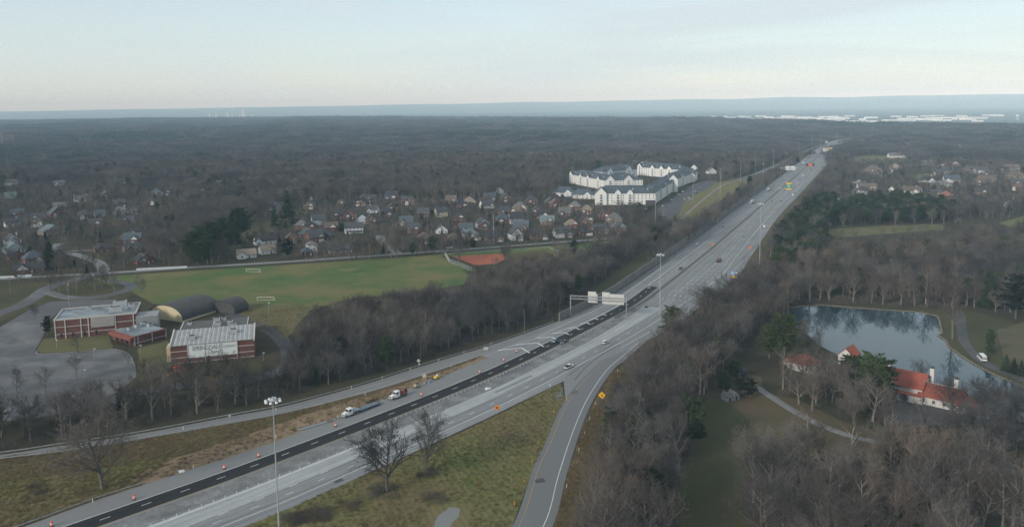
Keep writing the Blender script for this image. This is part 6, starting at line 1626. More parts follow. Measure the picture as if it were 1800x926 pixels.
def conifer(seed, H, rad, kind):
    """evergreen: returns (trunk, crown); crown of many needle sprays on drooping boughs"""
    rr = random.Random(seed)
    T, C = MB(), MB()
    T.tube((0, 0, -0.1), (0, 0, H * 0.9), 0.018 * H, 0.03, 6, cap=False)
    lev = int(H * 1.25) if kind != 'pine' else int(H * 0.95)
    z0 = {'spruce': 0.06, 'cedar': 0.04, 'pine': 0.22}[kind]
    for i in range(lev):
        t = (i + rr.uniform(0, 0.6)) / lev
        z = H * (z0 + (1 - z0) * t)
        if kind == 'spruce': rr_ = rad * (1 - t) ** 0.85 + 0.25
        elif kind == 'cedar': rr_ = rad * (0.45 + 0.55 * math.sin(math.pi * min(1, 0.25 + t * 0.75)))
        else: rr_ = rad * (0.35 + 0.75 * math.sin(math.pi * min(1, 0.22 + t * 0.72)))
        nb = {'spruce': 9, 'cedar': 9, 'pine': 6}[kind]
        for b in range(nb):
            a = rr.uniform(0, 6.283); L = rr_ * rr.uniform(0.62, 1.12)
            if kind == 'pine' and rr.random() < 0.14: L *= 1.35
            droop = {'spruce': -0.22, 'cedar': 0.55, 'pine': 0.22}[kind] + rr.uniform(-0.15, 0.15)
            d = Vector((math.cos(a), math.sin(a), droop)).normalized()
            p = Vector((0, 0, z))
            if kind != 'cedar': T.tube(p, p + d * L * 0.8, 0.05, 0.02, 3, cap=False)
            ns = max(4, int(L * {'spruce': 5.5, 'cedar': 9, 'pine': 5.5}[kind]))
            for k in range(ns):
                f = 0.18 + 0.82 * (k + rr.random()) / ns
                c = p + d * (L * f) + Vector((rr.uniform(-1, 1), rr.uniform(-1, 1), rr.uniform(-0.7, 0.7))) * (0.18 + 0.24 * rad / 3.0)
                for q in range(3):
                    s = (0.34 + 0.12 * rad / 3.0) * rr.uniform(0.7, 1.5)
                    u = Vector((rr.gauss(0, 1), rr.gauss(0, 1), rr.gauss(0, 0.7))).normalized()
                    w = u.orthogonal().normalized() * (s * 0.34)
                    C.add([c - u * s * 0.5 - w, c - u * s * 0.5 + w, c + u * s], [(0, 1, 2)])
    return T, C
def brush(seed, rad, h, n=300, w=0.03):
    rr = random.Random(seed); C = MB()
    for i in range(n):
        a = rr.uniform(0, 6.283); r = rad * math.sqrt(rr.random())
        p = Vector((r * math.cos(a), r * math.sin(a), 0))
        hh = h * (0.5 + 0.5 * math.sqrt(max(0, 1 - (r / rad) ** 2))) * rr.uniform(0.35, 1.05)
        q = p + Vector((rr.gauss(0, 0.28) * hh, rr.gauss(0, 0.28) * hh, hh))
        m = p.lerp(q, 0.45) + Vector((rr.uniform(-.2, .2), rr.uniform(-.2, .2), 0))
        s = Vector((math.cos(a * 7), math.sin(a * 7), 0)) * w / 2
        C.add([p - s, p + s, m], [(0, 1, 2)]); C.add([m - s, m + s, q], [(0, 1, 2)])
        for k in range(3):
            e = m.lerp(q, rr.random()) ; f = e + Vector((rr.gauss(0, .35), rr.gauss(0, .35), rr.uniform(0, .5))) * h * 0.3
            C.add([e - s * .8, e + s * .8, f], [(0, 1, 2)])
    return C
def crown_patch(seed, size, n, tris, hh, ev=0.0, w=0.30):
    """many simplified winter crowns standing close together, for the woods a mile off and more"""
    rr = random.Random(seed); C = MB()
    g = int(math.sqrt(n)); st = size / g
    for i in range(g):
        for j in range(g):
            x, y = (i + 0.5 + rr.uniform(-.45, .45)) * st - size / 2, (j + 0.5 + rr.uniform(-.45, .45)) * st - size / 2
            H = hh * rr.uniform(0.6, 1.25); r = st * rr.uniform(0.42, 0.72)
            C.tube((x, y, -1), (x, y, H * 0.6), 0.28, 0.12, 3, cap=False)
            for k in range(tris):
                a = rr.uniform(0, 6.283); el = math.asin(rr.uniform(-0.35, 1)); f = rr.uniform(0.45, 1.0)
                d = Vector((math.cos(a) * math.cos(el), math.sin(a) * math.cos(el), math.sin(el)))
                c = Vector((x, y, H * 0.6)) + Vector((d.x * r, d.y * r, d.z * H * 0.42)) * f
                e = c + (d + Vector((rr.gauss(0, .5), rr.gauss(0, .5), rr.gauss(0.2, .4)))) * r * 0.42
                s = Vector((rr.gauss(0, 1), rr.gauss(0, 1), rr.gauss(0, 1))).normalized() * (w * rr.uniform(0.6, 1.3))
                C.add([c - s, c + s, e], [(0, 1, 2)])
    return C

m_bark = bark_mat('winter_bark', (0.200, 0.182, 0.162), (0.125, 0.113, 0.101), 0.38)
m_twig = bark_mat('winter_twigs', (0.138, 0.125, 0.115), (0.090, 0.081, 0.075), 0.45)
m_twig_red = bark_mat('russet_twigs', (0.152, 0.122, 0.101), (0.102, 0.082, 0.069), 0.42)
m_bark_pale = bark_mat('pale_bark', (0.30, 0.28, 0.24), (0.18, 0.165, 0.145), 0.2)
m_twig_pale = bark_mat('pale_twigs', (0.135, 0.118, 0.102), (0.095, 0.083, 0.073), 0.25)
m_ever = mat('evergreen_needles', (0.022, 0.040, 0.018), (0.040, 0.060, 0.024), scale=0.7, rough=0.9, rnd=0.3, spec=0.15, detail=3)
m_pine = mat('pine_needles', (0.040, 0.060, 0.024), (0.066, 0.088, 0.032), scale=0.6, rough=0.9, rnd=0.25, spec=0.15, detail=3)
m_twigfar = bark_mat('far_twigs', (0.120, 0.115, 0.112), (0.068, 0.065, 0.064), 0.5)
m_everfar = mat('far_evergreen', (0.026, 0.042, 0.024), (0.040, 0.056, 0.030), scale=0.1, rough=0.95, rnd=0.25)

VAR = {}
def variant(key, T, C, bark, twig):
    VAR[key] = (T.mesh('trunk', bark), C.mesh('crown', twig))
for i in range(5):
    T, C = bare_tree(100 + i, 16.0, 0.36 + 0.025 * i, fork=0.26 + 0.03 * (i % 3), limbs=11, l4=6, thick=1.35)
    variant('grey%d' % i, T, C, m_bark, m_twig)
for i in range(3):
    T, C = bare_tree(200 + i, 15.0, 0.35, fork=0.24, limbs=12, l4=6, up=0.7, thick=1.3)
    variant('russet%d' % i, T, C, m_bark, m_twig_red)
for i in range(2):
    T, C = bare_tree(300 + i, 19.0, 0.26, fork=0.34, limbs=9, l4=4, thick=0.85, up=0.8)
    variant('pale%d' % i, T, C, m_bark_pale, m_twig_pale)
for i in range(2):
    T, C = bare_tree(400 + i, 16.0, 0.42, fork=0.18, limbs=14, l2=8, l3=6, l4=6, up=0.6)
    variant('round%d' % i, T, C, m_bark, m_twig)
for i in range(2):
    T, C = bare_tree(450 + i, 16.0, 0.48, fork=0.18, limbs=15, l2=9, l3=7, l4=6, up=0.65, thick=1.4, twig=0.055)
    variant('lone%d' % i, T, C, m_bark, m_twig)
for i in range(2): variant('spruce%d' % i, *conifer(500 + i, 13.0, 3.2, 'spruce'), m_bark, m_ever)
for i in range(2): variant('pine%d' % i, *conifer(520 + i, 15.0, 4.0, 'pine'), m_bark, m_pine)
for i in range(2): variant('darkpine%d' % i, *conifer(540 + i, 15.0, 4.2, 'pine'), m_bark, m_ever)
variant('cedar0', *conifer(560, 8.0, 1.5, 'cedar'), m_bark, m_ever)
BASEH = {'grey': 16, 'russet': 15, 'pale': 19, 'round': 16, 'lone': 16, 'spruce': 13, 'pine': 15, 'darkpine': 15, 'cedar': 8}
def kindof(key): return key.rstrip('0123456789')
NAMES = {'grey': 'bare_tree', 'russet': 'bare_tree', 'pale': 'bare_tree', 'round': 'bare_tree', 'lone': 'bare_tree', 'spruce': 'spruce_tree',
         'pine': 'pine_tree', 'darkpine': 'pine_tree', 'cedar': 'cedar_tree'}
def tree(key, p, H, label, group=None, wide=1.0, rz=None):
    k = kindof(key); s = H / BASEH[k]
    e = empty(NAMES[k], (p[0], p[1], 0), rng.uniform(0, 6.283) if rz is None else rz)
    e.scale = (s * wide, s * wide, s)
    inst('trunk', VAR[key][0], e); inst('crown', VAR[key][1], e)
    tag(e, label, 'tree', group)
    return e
# ================================================================== woodland
def combined(key):
    T, C = VAR[key]
    me = bpy.data.meshes.new('tree_source_' + key)
    va = [v.co[:] for v in T.vertices]; n = len(va)
    fa = [tuple(p.vertices) for p in T.polygons]
    vb = [v.co[:] for v in C.vertices]; fb = [tuple(i + n for i in p.vertices) for p in C.polygons]
    me.from_pydata(va + vb, [], fa + fb)
    me.materials.append(T.materials[0]); me.materials.append(C.materials[0])
    me.polygons.foreach_set('material_index', [0] * len(fa) + [1] * len(fb))
    me.update(); return me
def scatter(name, meshes, pts, label, cat):
    """pts: (x, y, z, index, scale, rz); one stuff object whose instances are made by geometry nodes"""
    src = bpy.data.collections.new(name + '_sources')
    for i, me in enumerate(meshes):
        o = bpy.data.objects.new('%s_source_%02d' % (name, i), me); src.objects.link(o)
    me = bpy.data.meshes.new(name); me.from_pydata([p[:3] for p in pts], [], [])
    for nm, ty, vals in (('idx', 'INT', [int(p[3]) for p in pts]), ('scl', 'FLOAT', [p[4] for p in pts]), ('rot', 'FLOAT', [p[5] for p in pts])):
        me.attributes.new(nm, ty, 'POINT').data.foreach_set('value', vals)
    o = inst(name, me)
    ng = bpy.data.node_groups.new(name, 'GeometryNodeTree')
    ng.interface.new_socket('Geometry', in_out='INPUT', socket_type='NodeSocketGeometry')
    ng.interface.new_socket('Geometry', in_out='OUTPUT', socket_type='NodeSocketGeometry')
    n, l = ng.nodes, ng.links
    gi, go = n.new('NodeGroupInput'), n.new('NodeGroupOutput')
    ci = n.new('GeometryNodeCollectionInfo'); ci.inputs['Collection'].default_value = src
    ci.inputs['Separate Children'].default_value = True; ci.inputs['Reset Children'].default_value = True
    ip = n.new('GeometryNodeInstanceOnPoints'); ip.inputs['Pick Instance'].default_value = True
    def attr(nm, ty):
        a = n.new('GeometryNodeInputNamedAttribute'); a.data_type = ty; a.inputs['Name'].default_value = nm
        return a.outputs['Attribute']
    l.new(gi.outputs[0], ip.inputs['Points']); l.new(ci.outputs[0], ip.inputs['Instance'])
    l.new(attr('idx', 'INT'), ip.inputs['Instance Index'])
    l.new(attr('scl', 'FLOAT'), ip.inputs['Scale'])
    cx = n.new('ShaderNodeCombineXYZ'); l.new(attr('rot', 'FLOAT'), cx.inputs['Z'])
    er = n.new('FunctionNodeEulerToRotation'); l.new(cx.outputs[0], er.inputs[0])
    l.new(er.outputs[0], ip.inputs['Rotation'])
    l.new(ip.outputs[0], go.inputs[0])
    md = o.modifiers.new('instances', 'NODES'); md.node_group = ng
    tag(o, label, cat, kind='stuff')
    return o

def inpoly(P, poly):
    """points (n, 2) inside polygon (m, 2)"""
    x, y = P[:, 0], P[:, 1]; res = np.zeros(len(P), bool)
    lo, hi = poly.min(0), poly.max(0)
    k = np.where((x >= lo[0]) & (x <= hi[0]) & (y >= lo[1]) & (y <= hi[1]))[0]
    if not len(k): return res
    xs, ys = x[k], y[k]; c = np.zeros(len(k), bool); j = len(poly) - 1
    for i in range(len(poly)):
        (xi, yi), (xj, yj) = poly[i], poly[j]
        if yi != yj:
            c ^= ((yi > ys) != (yj > ys)) & (xs < (xj - xi) * (ys - yi) / (yj - yi) + xi)
        j = i
    res[k] = c
    return res
def px_arr(P, z=0.0):
    x, y = P[:, 0], P[:, 1]; zz = z - CAM_H
    dep = y * math.cos(PITCH) - zz * math.sin(PITCH)
    u, v = x / dep, (y * math.sin(PITCH) + zz * math.cos(PITCH)) / dep
    u, v = u * math.cos(ROLL) - v * math.sin(ROLL), u * math.sin(ROLL) + v * math.cos(ROLL)
    return np.stack([900 + u * FPX, ROW0 - v * FPX], 1)

# zones in photo pixels of the ground the trees stand on: name, polygon, share of the 7 m grid, kinds, height range
Zn = [
 ('exit', [(1015, 1040), (1048, 880), (1068, 800), (1093, 730), (1122, 672), (1160, 632), (1212, 584), (1262, 540), (1308, 512), (1350, 492), (1390, 505), (1395, 545), (1330, 600), (1290, 630), (1268, 662), (1240, 690), (1222, 745), (1195, 830), (1175, 1040)], 0.97, 'mix_red', (14, 20)),
 ('pines', [(1356, 488), (1366, 440), (1374, 400), (1382, 376), (1400, 362), (1440, 380), (1450, 420), (1420, 470), (1390, 505)], 0.75, 'pine_edge', (12, 17)),
 ('pondwood', [(1388, 535), (1415, 480), (1450, 458), (1520, 455), (1660, 452), (1700, 425), (1800, 420), (1880, 418), (1880, 545), (1760, 552), (1700, 540), (1640, 545), (1500, 533)], 0.62, 'mix_red', (12, 19)),
 ('meadow', [(1400, 408), (1440, 402), (1665, 394), (1700, 388), (1880, 372), (1880, 425), (1700, 430), (1660, 456), (1450, 462), (1415, 485)], 0.22, 'mix_red', (5, 8)),
 ('southwood', [(1318, 1060), (1305, 880), (1350, 800), (1420, 815), (1500, 835), (1700, 868), (1880, 890), (1880, 1060)], 0.6, 'mix_tall', (15, 22)),
 ('estate', [(1345, 690), (1395, 668), (1480, 690), (1545, 725), (1575, 760), (1640, 770), (1560, 776), (1480, 752), (1400, 722)], 0.72, 'mix_tall', (12, 18)),
 ('estate', [(1570, 785), (1650, 752), (1700, 728), (1760, 738), (1880, 760), (1880, 850), (1700, 825)], 0.95, 'mix_tall', (11, 17)),
 ('shore', [(1395, 575), (1420, 580), (1450, 612), (1520, 645), (1500, 650), (1440, 640), (1400, 610)], 0.7, 'mix', (7, 10)),
 ('mainwood', [(540, 602), (548, 578), (600, 566), (700, 548), (800, 532), (850, 510), (920, 490), (1000, 476), (1085, 448), (1140, 415), (1185, 402), (1170, 412), (1120, 447), (1080, 480), (1035, 508), (975, 556), (850, 598), (725, 636), (640, 662), (500, 700), (440, 704), (470, 680), (515, 660)], 0.95, 'mix', (11, 17)),
 ('westwood', [(-120, 800), (-120, 750), (60, 742), (200, 716), (250, 700), (330, 692), (430, 684), (480, 690), (440, 712), (400, 722), (250, 752), (100, 776), (0, 792)], 0.66, 'mix', (12, 18)),
 ('ballfield', [(850, 470), (930, 462), (985, 462), (1045, 446), (1085, 425), (1100, 418), (1140, 410), (1085, 446), (1000, 474), (900, 492)], 0.5, 'mix', (7, 11)),
 ('resleft', [(-100, 330), (200, 325), (330, 345), (330, 400), (240, 440), (400, 462), (240, 478), (120, 478), (-100, 490)], 0.46, 'res', (7, 12)),
 ('rescent', [(400, 462), (400, 400), (560, 352), (1000, 345), (1050, 368), (1110, 385), (1130, 408), (1060, 416), (900, 428), (700, 443), (560, 455)], 0.52, 'res', (6, 10)),
 ('resright', [(1480, 285), (1560, 268), (1880, 270), (1880, 365), (1700, 372), (1560, 350), (1470, 362)], 0.5, 'res', (6, 11)),
 ('pinebelt', [(1400, 372), (1460, 352), (1560, 352), (1660, 360), (1690, 378), (1660, 392), (1440, 400)], 0.8, 'belt', (11, 15)),
 ('aptgap', [(985, 300), (1265, 300), (1265, 345), (1200, 392), (1060, 372), (985, 350)], 0.12, 'res', (5, 8)),
]
ZN = [(n, np.array([G(x, y)[:2] for x, y in p]), d, k, h) for n, p, d, k, h in Zn]
MIX = {
 'mix': [('grey', 8), ('lone', 1.5), ('round', 3), ('russet', 1), ('pale', 0.7), ('darkpine', 0.25), ('cedar', 0.3)],
 'mix_red': [('grey', 5), ('lone', 1), ('round', 2), ('russet', 4.5), ('pale', 0.35), ('darkpine', 0.75), ('pine', 0.3)],
 'mix_tall': [('grey', 5), ('lone', 4), ('russet', 2.0), ('pale', 1.0), ('round', 2), ('darkpine', 0.25)],
 'res': [('grey', 5), ('round', 4), ('russet', 2), ('spruce', 0.35), ('cedar', 0.15), ('pale', 0.3), ('darkpine', 0.3)],
 'pine_edge': [('pine', 3), ('darkpine', 3), ('grey', 2), ('russet', 2)],
 'belt': [('darkpine', 8), ('pine', 1), ('grey', 1), ('russet', 1)],
 'far': [('grey', 8), ('round', 4), ('russet', 2.2), ('pale', 0.12), ('spruce', 0.12), ('darkpine', 0.6)],
}
NV = {'lone': 2, 'grey': 5, 'russet': 3, 'pale': 2, 'round': 2, 'spruce': 2, 'pine': 2, 'darkpine': 2, 'cedar': 1}
KEYS = sorted(VAR.keys())
SRC = [combined(k) for k in KEYS]
def pick(mixname):
    w = MIX[mixname]; t = rng.uniform(0, sum(b for a, b in w))
    for a, b in w:
        t -= b
        if t <= 0: break
    return a + str(rng.randrange(NV[a]))
def grid_points(r0, r1, st):
    P = []
    y = 0.0
    x0 = -r1 * 0.74
    n = int(r1 * 1.48 / st); m = int(r1 / st)
    gx, gy = np.meshgrid(np.arange(n), np.arange(m))
    rs = np.random.RandomState(int(st * 100 + r0))
    X = x0 + (gx + rs.uniform(-.42, .42, gx.shape)) * st; Y = (gy + rs.uniform(-.42, .42, gx.shape)) * st
    P = np.stack([X.ravel(), Y.ravel()], 1)
    r = np.hypot(P[:, 0], P[:, 1])
    P = P[(r >= r0) & (r < r1) & (P[:, 1] > 120)]
    q = px_arr(P)
    return P[(q[:, 0] > -90) & (q[:, 0] < 1890) & (q[:, 1] < 1030)]
def blocked(P):
    b = np.zeros(len(P), bool)
    for poly in EXCL: b |= inpoly(P, poly)
    if BUILT:
        H = np.array(BUILT)
        for hx, hy, hr, front in H:
            d = math.hypot(hx, hy); ux, uy = hx / d, hy / d
            rx, ry = P[:, 0] - hx, P[:, 1] - hy
            al = rx * ux + ry * uy; ac = -rx * uy + ry * ux
            b |= (rx * rx + ry * ry) < hr * hr
            b |= (al < 0) & (al > -front) & (np.abs(ac) < hr * 0.85)
    return b
# ================================================================== single trees that stand apart
lone = []
def lone_tree(key, x, y, ytop, label, group=None, wide=1.0):
    p = G(x, y); e = tree(key, p, ztop(p, ytop), label, group, wide); BUILT.append((p.x, p.y, 3.0, 0)); return e
lone_tree('lone0', 181, 858, 735, 'large bare tree standing alone on the grass bank at the lower left', wide=1.15)
lone_tree('lone1', 681, 864, 752, 'left one of two bare trees on the grass triangle, the wider one')
lone_tree('lone0', 748, 832, 732, 'right one of two bare trees on the grass triangle, with bushy foot', wide=0.7)
lone_tree('spruce0', 88, 473, 426, 'big dark spruce at the corner of the side street', wide=1.25)
lone_tree('spruce1', 153, 481, 465, 'small conical spruce in the side street junction')
for i, (x, y, t, k) in enumerate(((340, 462, 408, 'darkpine0'), (356, 458, 398, 'darkpine1'), (372, 452, 392, 'darkpine0'), (392, 442, 384, 'darkpine1'), (410, 430, 374, 'spruce0'), (424, 420, 366, 'darkpine0'), (365, 466, 415, 'darkpine1'), (348, 470, 425, 'darkpine0'))):
    lone_tree(k, x, y, t, 'dark evergreen in the dense clump above the soccer field\'s far side', 'evergreen clump behind the soccer field', 1.1)
lone_tree('spruce1', 506, 392, 336, 'tall dark spruce above the long lawn', wide=1.2)
lone_tree('spruce0', 483, 398, 362, 'smaller dark spruce left of the tall one above the lawn')
lone_tree('russet0', 463, 414, 392, 'rounded russet tree alone on the long lawn', wide=1.2)
lone_tree('darkpine1', 506, 455, 420, 'dark evergreen beside the red brick gable house', wide=1.2)
lone_tree('spruce1', 369, 660, 625, 'dark spruce in front of the church banner', wide=1.1)
lone_tree('darkpine0', 84, 590, 556, 'dark evergreen at the left corner of the church hall', wide=0.7)
lone_tree('pine0', 1375, 640, 554, 'large light green pine beside the pond inlet', wide=1.25)
lone_tree('pine1', 1352, 630, 572, 'light green pine left of the large one by the pond inlet', wide=1.1)
for i, (x, y, t, k) in enumerate(((1528, 712, 620, 'pine1'), (1510, 706, 628, 'darkpine0'), (1550, 716, 632, 'darkpine1'), (1540, 724, 640, 'pine0'))):
    lone_tree(k, x, y, t, ('light green pine in front of the mansion\'s left wing', 'leftmost dark pine before the mansion', 'dark pine touching the mansion\'s left gable', 'lowest pine in the group before the mansion')[i], 'pines before the mansion', 1.0)
lone_tree('darkpine0', 1488, 676, 624, 'dark pine in front of the red-roofed pavilion')
lone_tree('pine1', 1504, 684, 630, 'green pine between the pavilion and the mansion pines')
lone_tree('cedar0', 1740, 622, 580, 'narrow olive cedar above the white van', wide=1.1)
for i, x in enumerate((1768, 1782, 1795)): lone_tree('spruce%d' % (i % 2), x, 652 + i * 4, 624 + i * 5, ('left', 'middle', 'right')[i] + ' one of three small spruces beside the lakeside path', wide=1.2)
lone_tree('spruce0', 1738, 540, 476, 'tall dark spruce at the back of the pond lawn', wide=1.2)
lone_tree('darkpine0', 1785, 560, 484, 'dark pine above the striped slope', wide=1.2)
lone_tree('russet1', 1674, 596, 512, 'upright russet tree on the lawn at the pond corner', wide=0.7)
lone_tree('pale0', 1627, 535, 462, 'white-barked sycamore behind the pond', wide=0.8)
lone_tree('pale1', 303, 385, 342, 'pale sycamore among the trees above the side street')
lone_tree('round1', 1618, 680, 632, 'small rounded bare tree at the pond behind the mansion')
for i, (x, y) in enumerate(((1290, 668), (1272, 690), (1305, 692), (1318, 700))): lone_tree('darkpine%d' % (i % 2), x, y, y - 34, 'dark bushy evergreen by the garden shed', 'evergreens by the garden shed', 1.3)
lone_tree('pine0', 1180, 598, 540, 'green pine in front of the median mast at the wood edge', wide=1.1)
lone_tree('darkpine1', 1215, 790, 700, 'dark pine on the edge of the shaded lawn')
lone_tree('darkpine0', 1575, 845, 778, 'dark cedar-like pine in the bottom right wood')
lone_tree('darkpine1', 680, 650, 590, 'dark evergreen in the wood behind the ramp guardrail', wide=0.7)
for i, (x, y) in enumerate(((40, 510), (70, 505), (90, 513), (105, 514), (118, 512), (135, 513), (152, 514), (167, 510), (180, 508), (188, 506), (202, 520), (248, 523))):
    lone_tree(('grey0', 'round0', 'grey3', 'grey1')[i % 4], x, y, y - 40, 'bare young tree on the loop drive island' if 85 < x < 195 else 'bare young tree on the church lawn', 'young trees round the loop drive', 0.8)
for i, (x, y, h) in enumerate(((137, 620, 34), (62, 562, 28), (135, 668, 40), (30, 690, 40), (225, 640, 30), (265, 690, 60), (290, 700, 66), (330, 702, 70), (80, 690, 46))):
    lone_tree(('grey1', 'round1', 'grey4', 'round0')[i % 4], x, y, y - h, 'bare tree standing on the church parking lot' if i < 5 else 'bare tree at the lower edge of the church grounds', 'bare trees on the church grounds', 0.9)
for i, (x, y) in enumerate(((1222, 405), (1236, 393), (1258, 383), (1270, 372), (1284, 366), (1318, 330), (1300, 350))): lone_tree('cedar0', x, y, y - (20 if i in (0, 5) else 12), 'small dark shrub-like evergreen on the bank behind the noise wall', 'evergreens behind the noise wall', 1.6)
near = grid_points(150, 760, 7.0)
nb_ = blocked(near)
zone = np.full(len(near), -1)
for zi in range(len(ZN) - 1, -1, -1): zone[inpoly(near, ZN[zi][1])] = zi
npx = px_arr(near)
cand = []
for i in range(len(near)):
    if nb_[i]: continue
    zi = zone[i]
    if zi < 0:
        if npx[i, 1] > 462: continue
        dens, mx, hh, zn = 0.9, 'far', (12, 18), 'beyond'
    else: zn, _, dens, mx, hh = ZN[zi]
    if rng.random() > dens: continue
    key = pick(mx); h = rng.uniform(*hh)
    if kindof(key) == 'pale': h *= 1.15
    if kindof(key) == 'cedar': h *= 0.6
    if kindof(key) in ('spruce', 'pine', 'darkpine') and mx in ('mix', 'mix_red', 'far'): h *= 0.85
    cand.append((near[i, 0], near[i, 1], key, h, zn))
ZL = {'exit': ('in the wood beside the exit ramp', 'trees in the wood beside the exit ramp'),
      'meadow': ('around the pale pasture', 'trees around the pasture'),
      'pines': ('on the wood edge right of the highway', 'trees on the wood edge right of the highway'),
      'pondwood': ('in the wood behind the pond', 'trees in the wood behind the pond'),
      'southwood': ('in the bottom right wood', 'trees in the bottom right wood'),
      'estate': ('around the red-roofed estate and its drive', 'trees around the red-roofed estate'),
      'shore': ('on the near shore of the pond', 'trees on the near pond shore'),
      'mainwood': ('in the wood beside the soccer field', 'trees in the wood beside the soccer field'),
      'westwood': ('in the wood strip below the parking lot', 'trees in the strip below the parking lot'),
      'ballfield': ('beside the clay ball field', 'trees beside the ball field'),
      'resleft': ('among the houses at the far left', 'trees among the left houses'),
      'rescent': ('among the houses beyond the country road', 'trees among the houses beyond the road'),
      'resright': ('among the houses right of the highway', 'trees among the right houses'),
      'pinebelt': ('in the dark pine belt behind the pasture', 'trees in the pine belt'),
      'aptgap': ('near the white apartment block', 'trees near the apartment block'),
      'beyond': ('beyond the houses', 'trees beyond the houses')}
MARKS = [(1058, 700, 'near the yellow sign'), (1010, 900, 'at the bottom edge'), (1120, 660, 'by the ramp mouth'), (1180, 590, 'opposite the gantry'), (1260, 520, 'below the blue sign'), (1330, 600, 'near the pond inlet'), (1283, 700, 'by the shed'),
         (1215, 800, 'by the shaded lawn'), (1130, 800, 'halfway down the ramp'), (1450, 520, 'left of the pond'), (1580, 520, 'behind the pond'), (1750, 500, 'above the striped slope'), (1420, 680, 'by the lodge'), (1640, 740, 'below the mansion'), (1780, 760, 'at the right edge'),
         (1500, 770, 'along the drive'), (1380, 880, 'left part'), (1540, 880, 'middle part'), (1740, 890, 'right part'), (560, 590, 'by the dry grass'), (700, 580, 'behind the guardrail middle'), (850, 560, 'behind the gore'), (960, 520, 'by the noise wall start'), (1080, 460, 'by the wall bank'),
         (500, 690, 'above the lowboy'), (300, 730, 'below the church'), (100, 770, 'at the left edge'), (920, 480, 'by the outfield'), (1360, 430, 'beside the far mast'), (1400, 380, 'at the highway bend'), (1540, 375, 'left of the pasture'), (1640, 380, 'right of the pasture'),
         (250, 440, 'near the side street'), (60, 440, 'near the left edge'), (420, 400, 'by the long lawn'), (600, 420, 'by the porch house'), (800, 410, 'near the row middle'), (1000, 400, 'near the row end'), (690, 430, 'by the subdivision street'), (350, 440, 'behind the soccer field')]
def near_what(x, y):
    q = PX((x, y, 0)); return min(MARKS, key=lambda m: (m[0] - q[0]) ** 2 + ((m[1] - q[1]) * 1.3) ** 2)[2]
KL = {'grey': 'bare grey-brown tree', 'russet': 'bare russet-twigged tree', 'pale': 'pale-barked bare tree', 'round': 'round-crowned bare tree', 'lone': 'wide-limbed bare tree',
      'spruce': 'dark conical spruce', 'pine': 'light green pine', 'darkpine': 'dark green pine', 'cedar': 'small narrow cedar'}
cand.sort(key=lambda c: (c[1] / c[3]))               # the ones that show largest first
stuff = []; nbare = 0; never = 0
for x, y, key, h, zn in cand:
    k = kindof(key); bare = k in ('grey', 'russet', 'pale', 'round', 'lone')
    q = PX((x, y, h * 0.6)); inside = -10 < q[0] < 1810 and q[1] < 940
    if inside and ((bare and nbare < 285) or (not bare and never < 200)):
        tree(key, (x, y), h, '%s %s, %s' % (KL[k], ZL[zn][0], near_what(x, y)), ZL[zn][1])
        if bare: nbare += 1
        else: never += 1
    else:
        stuff.append((x, y, 0.0, KEYS.index(key), h / BASEH[k], rng.uniform(0, 6.28)))
mid = grid_points(760, 1750, 9.0)
mb_ = blocked(mid); mpx = px_arr(mid)
mz = np.full(len(mid), -1)
for zi in range(len(ZN) - 1, -1, -1): mz[inpoly(mid, ZN[zi][1])] = zi
for i in range(len(mid)):
    if mb_[i]: continue
    if mz[i] >= 0: zn, _, dens, mx, hh = ZN[mz[i]]; dens = min(1, dens * 1.5)
    else: dens, mx, hh = 0.92, 'far', (12, 19)
    if rng.random() > dens: continue
    key = pick(mx); k = kindof(key); h = rng.uniform(*hh)
    if k == 'cedar': h *= 0.6
    stuff.append((mid[i, 0], mid[i, 1], terrain(mid[i, 0], mid[i, 1]), KEYS.index(key), h / BASEH[k], rng.uniform(0, 6.28)))
scatter('woodland', SRC, stuff, 'bare winter woods and scattered evergreens filling the middle distance', 'trees')

# brush under and along the woods
BR = [brush(700 + i, 2.6, 2.6).mesh('brush_source', m_twig if i < 2 else m_twig_red) for i in range(4)]
bpts = []
bg = grid_points(150, 700, 4.6)
bb = blocked(bg); zb = np.full(len(bg), -1)
for zi in range(len(ZN) - 1, -1, -1): zb[inpoly(bg, ZN[zi][1])] = zi
for i in range(len(bg)):
    if bb[i] or zb[i] < 0: continue
    zn = ZN[zb[i]][0]
    pr = {'exit': 0.75, 'mainwood': 0.7, 'westwood': 0.6, 'southwood': 0.28, 'pondwood': 0.5, 'shore': 0.5, 'estate': 0.2, 'pines': 0.5}.get(zn, 0.0)
    if rng.random() < pr:
        bpts.append((bg[i, 0], bg[i, 1], 0.0, rng.choice((0, 1)) if zn in ('mainwood', 'westwood', 'shore') else rng.randrange(4), rng.uniform(0.6, 1.5), rng.uniform(0, 6.28)))
for x, y, n, sp in ((520, 912, 14, 22), (556, 905, 14, 26), (610, 888, 7, 18), (66, 862, 6, 13), (676, 866, 8, 22), (748, 832, 6, 12), (770, 880, 5, 20)):
    for k in range(n):
        p = G(x + rng.uniform(-sp, sp), y + rng.uniform(-sp, sp) * 0.5)
        bpts.append((p.x, p.y, 0.0, rng.randrange(4), rng.uniform(0.5, 1.0), rng.uniform(0, 6.28)))
scatter('brush', BR, bpts, 'leafless brush growing under and along the woods', 'brush')

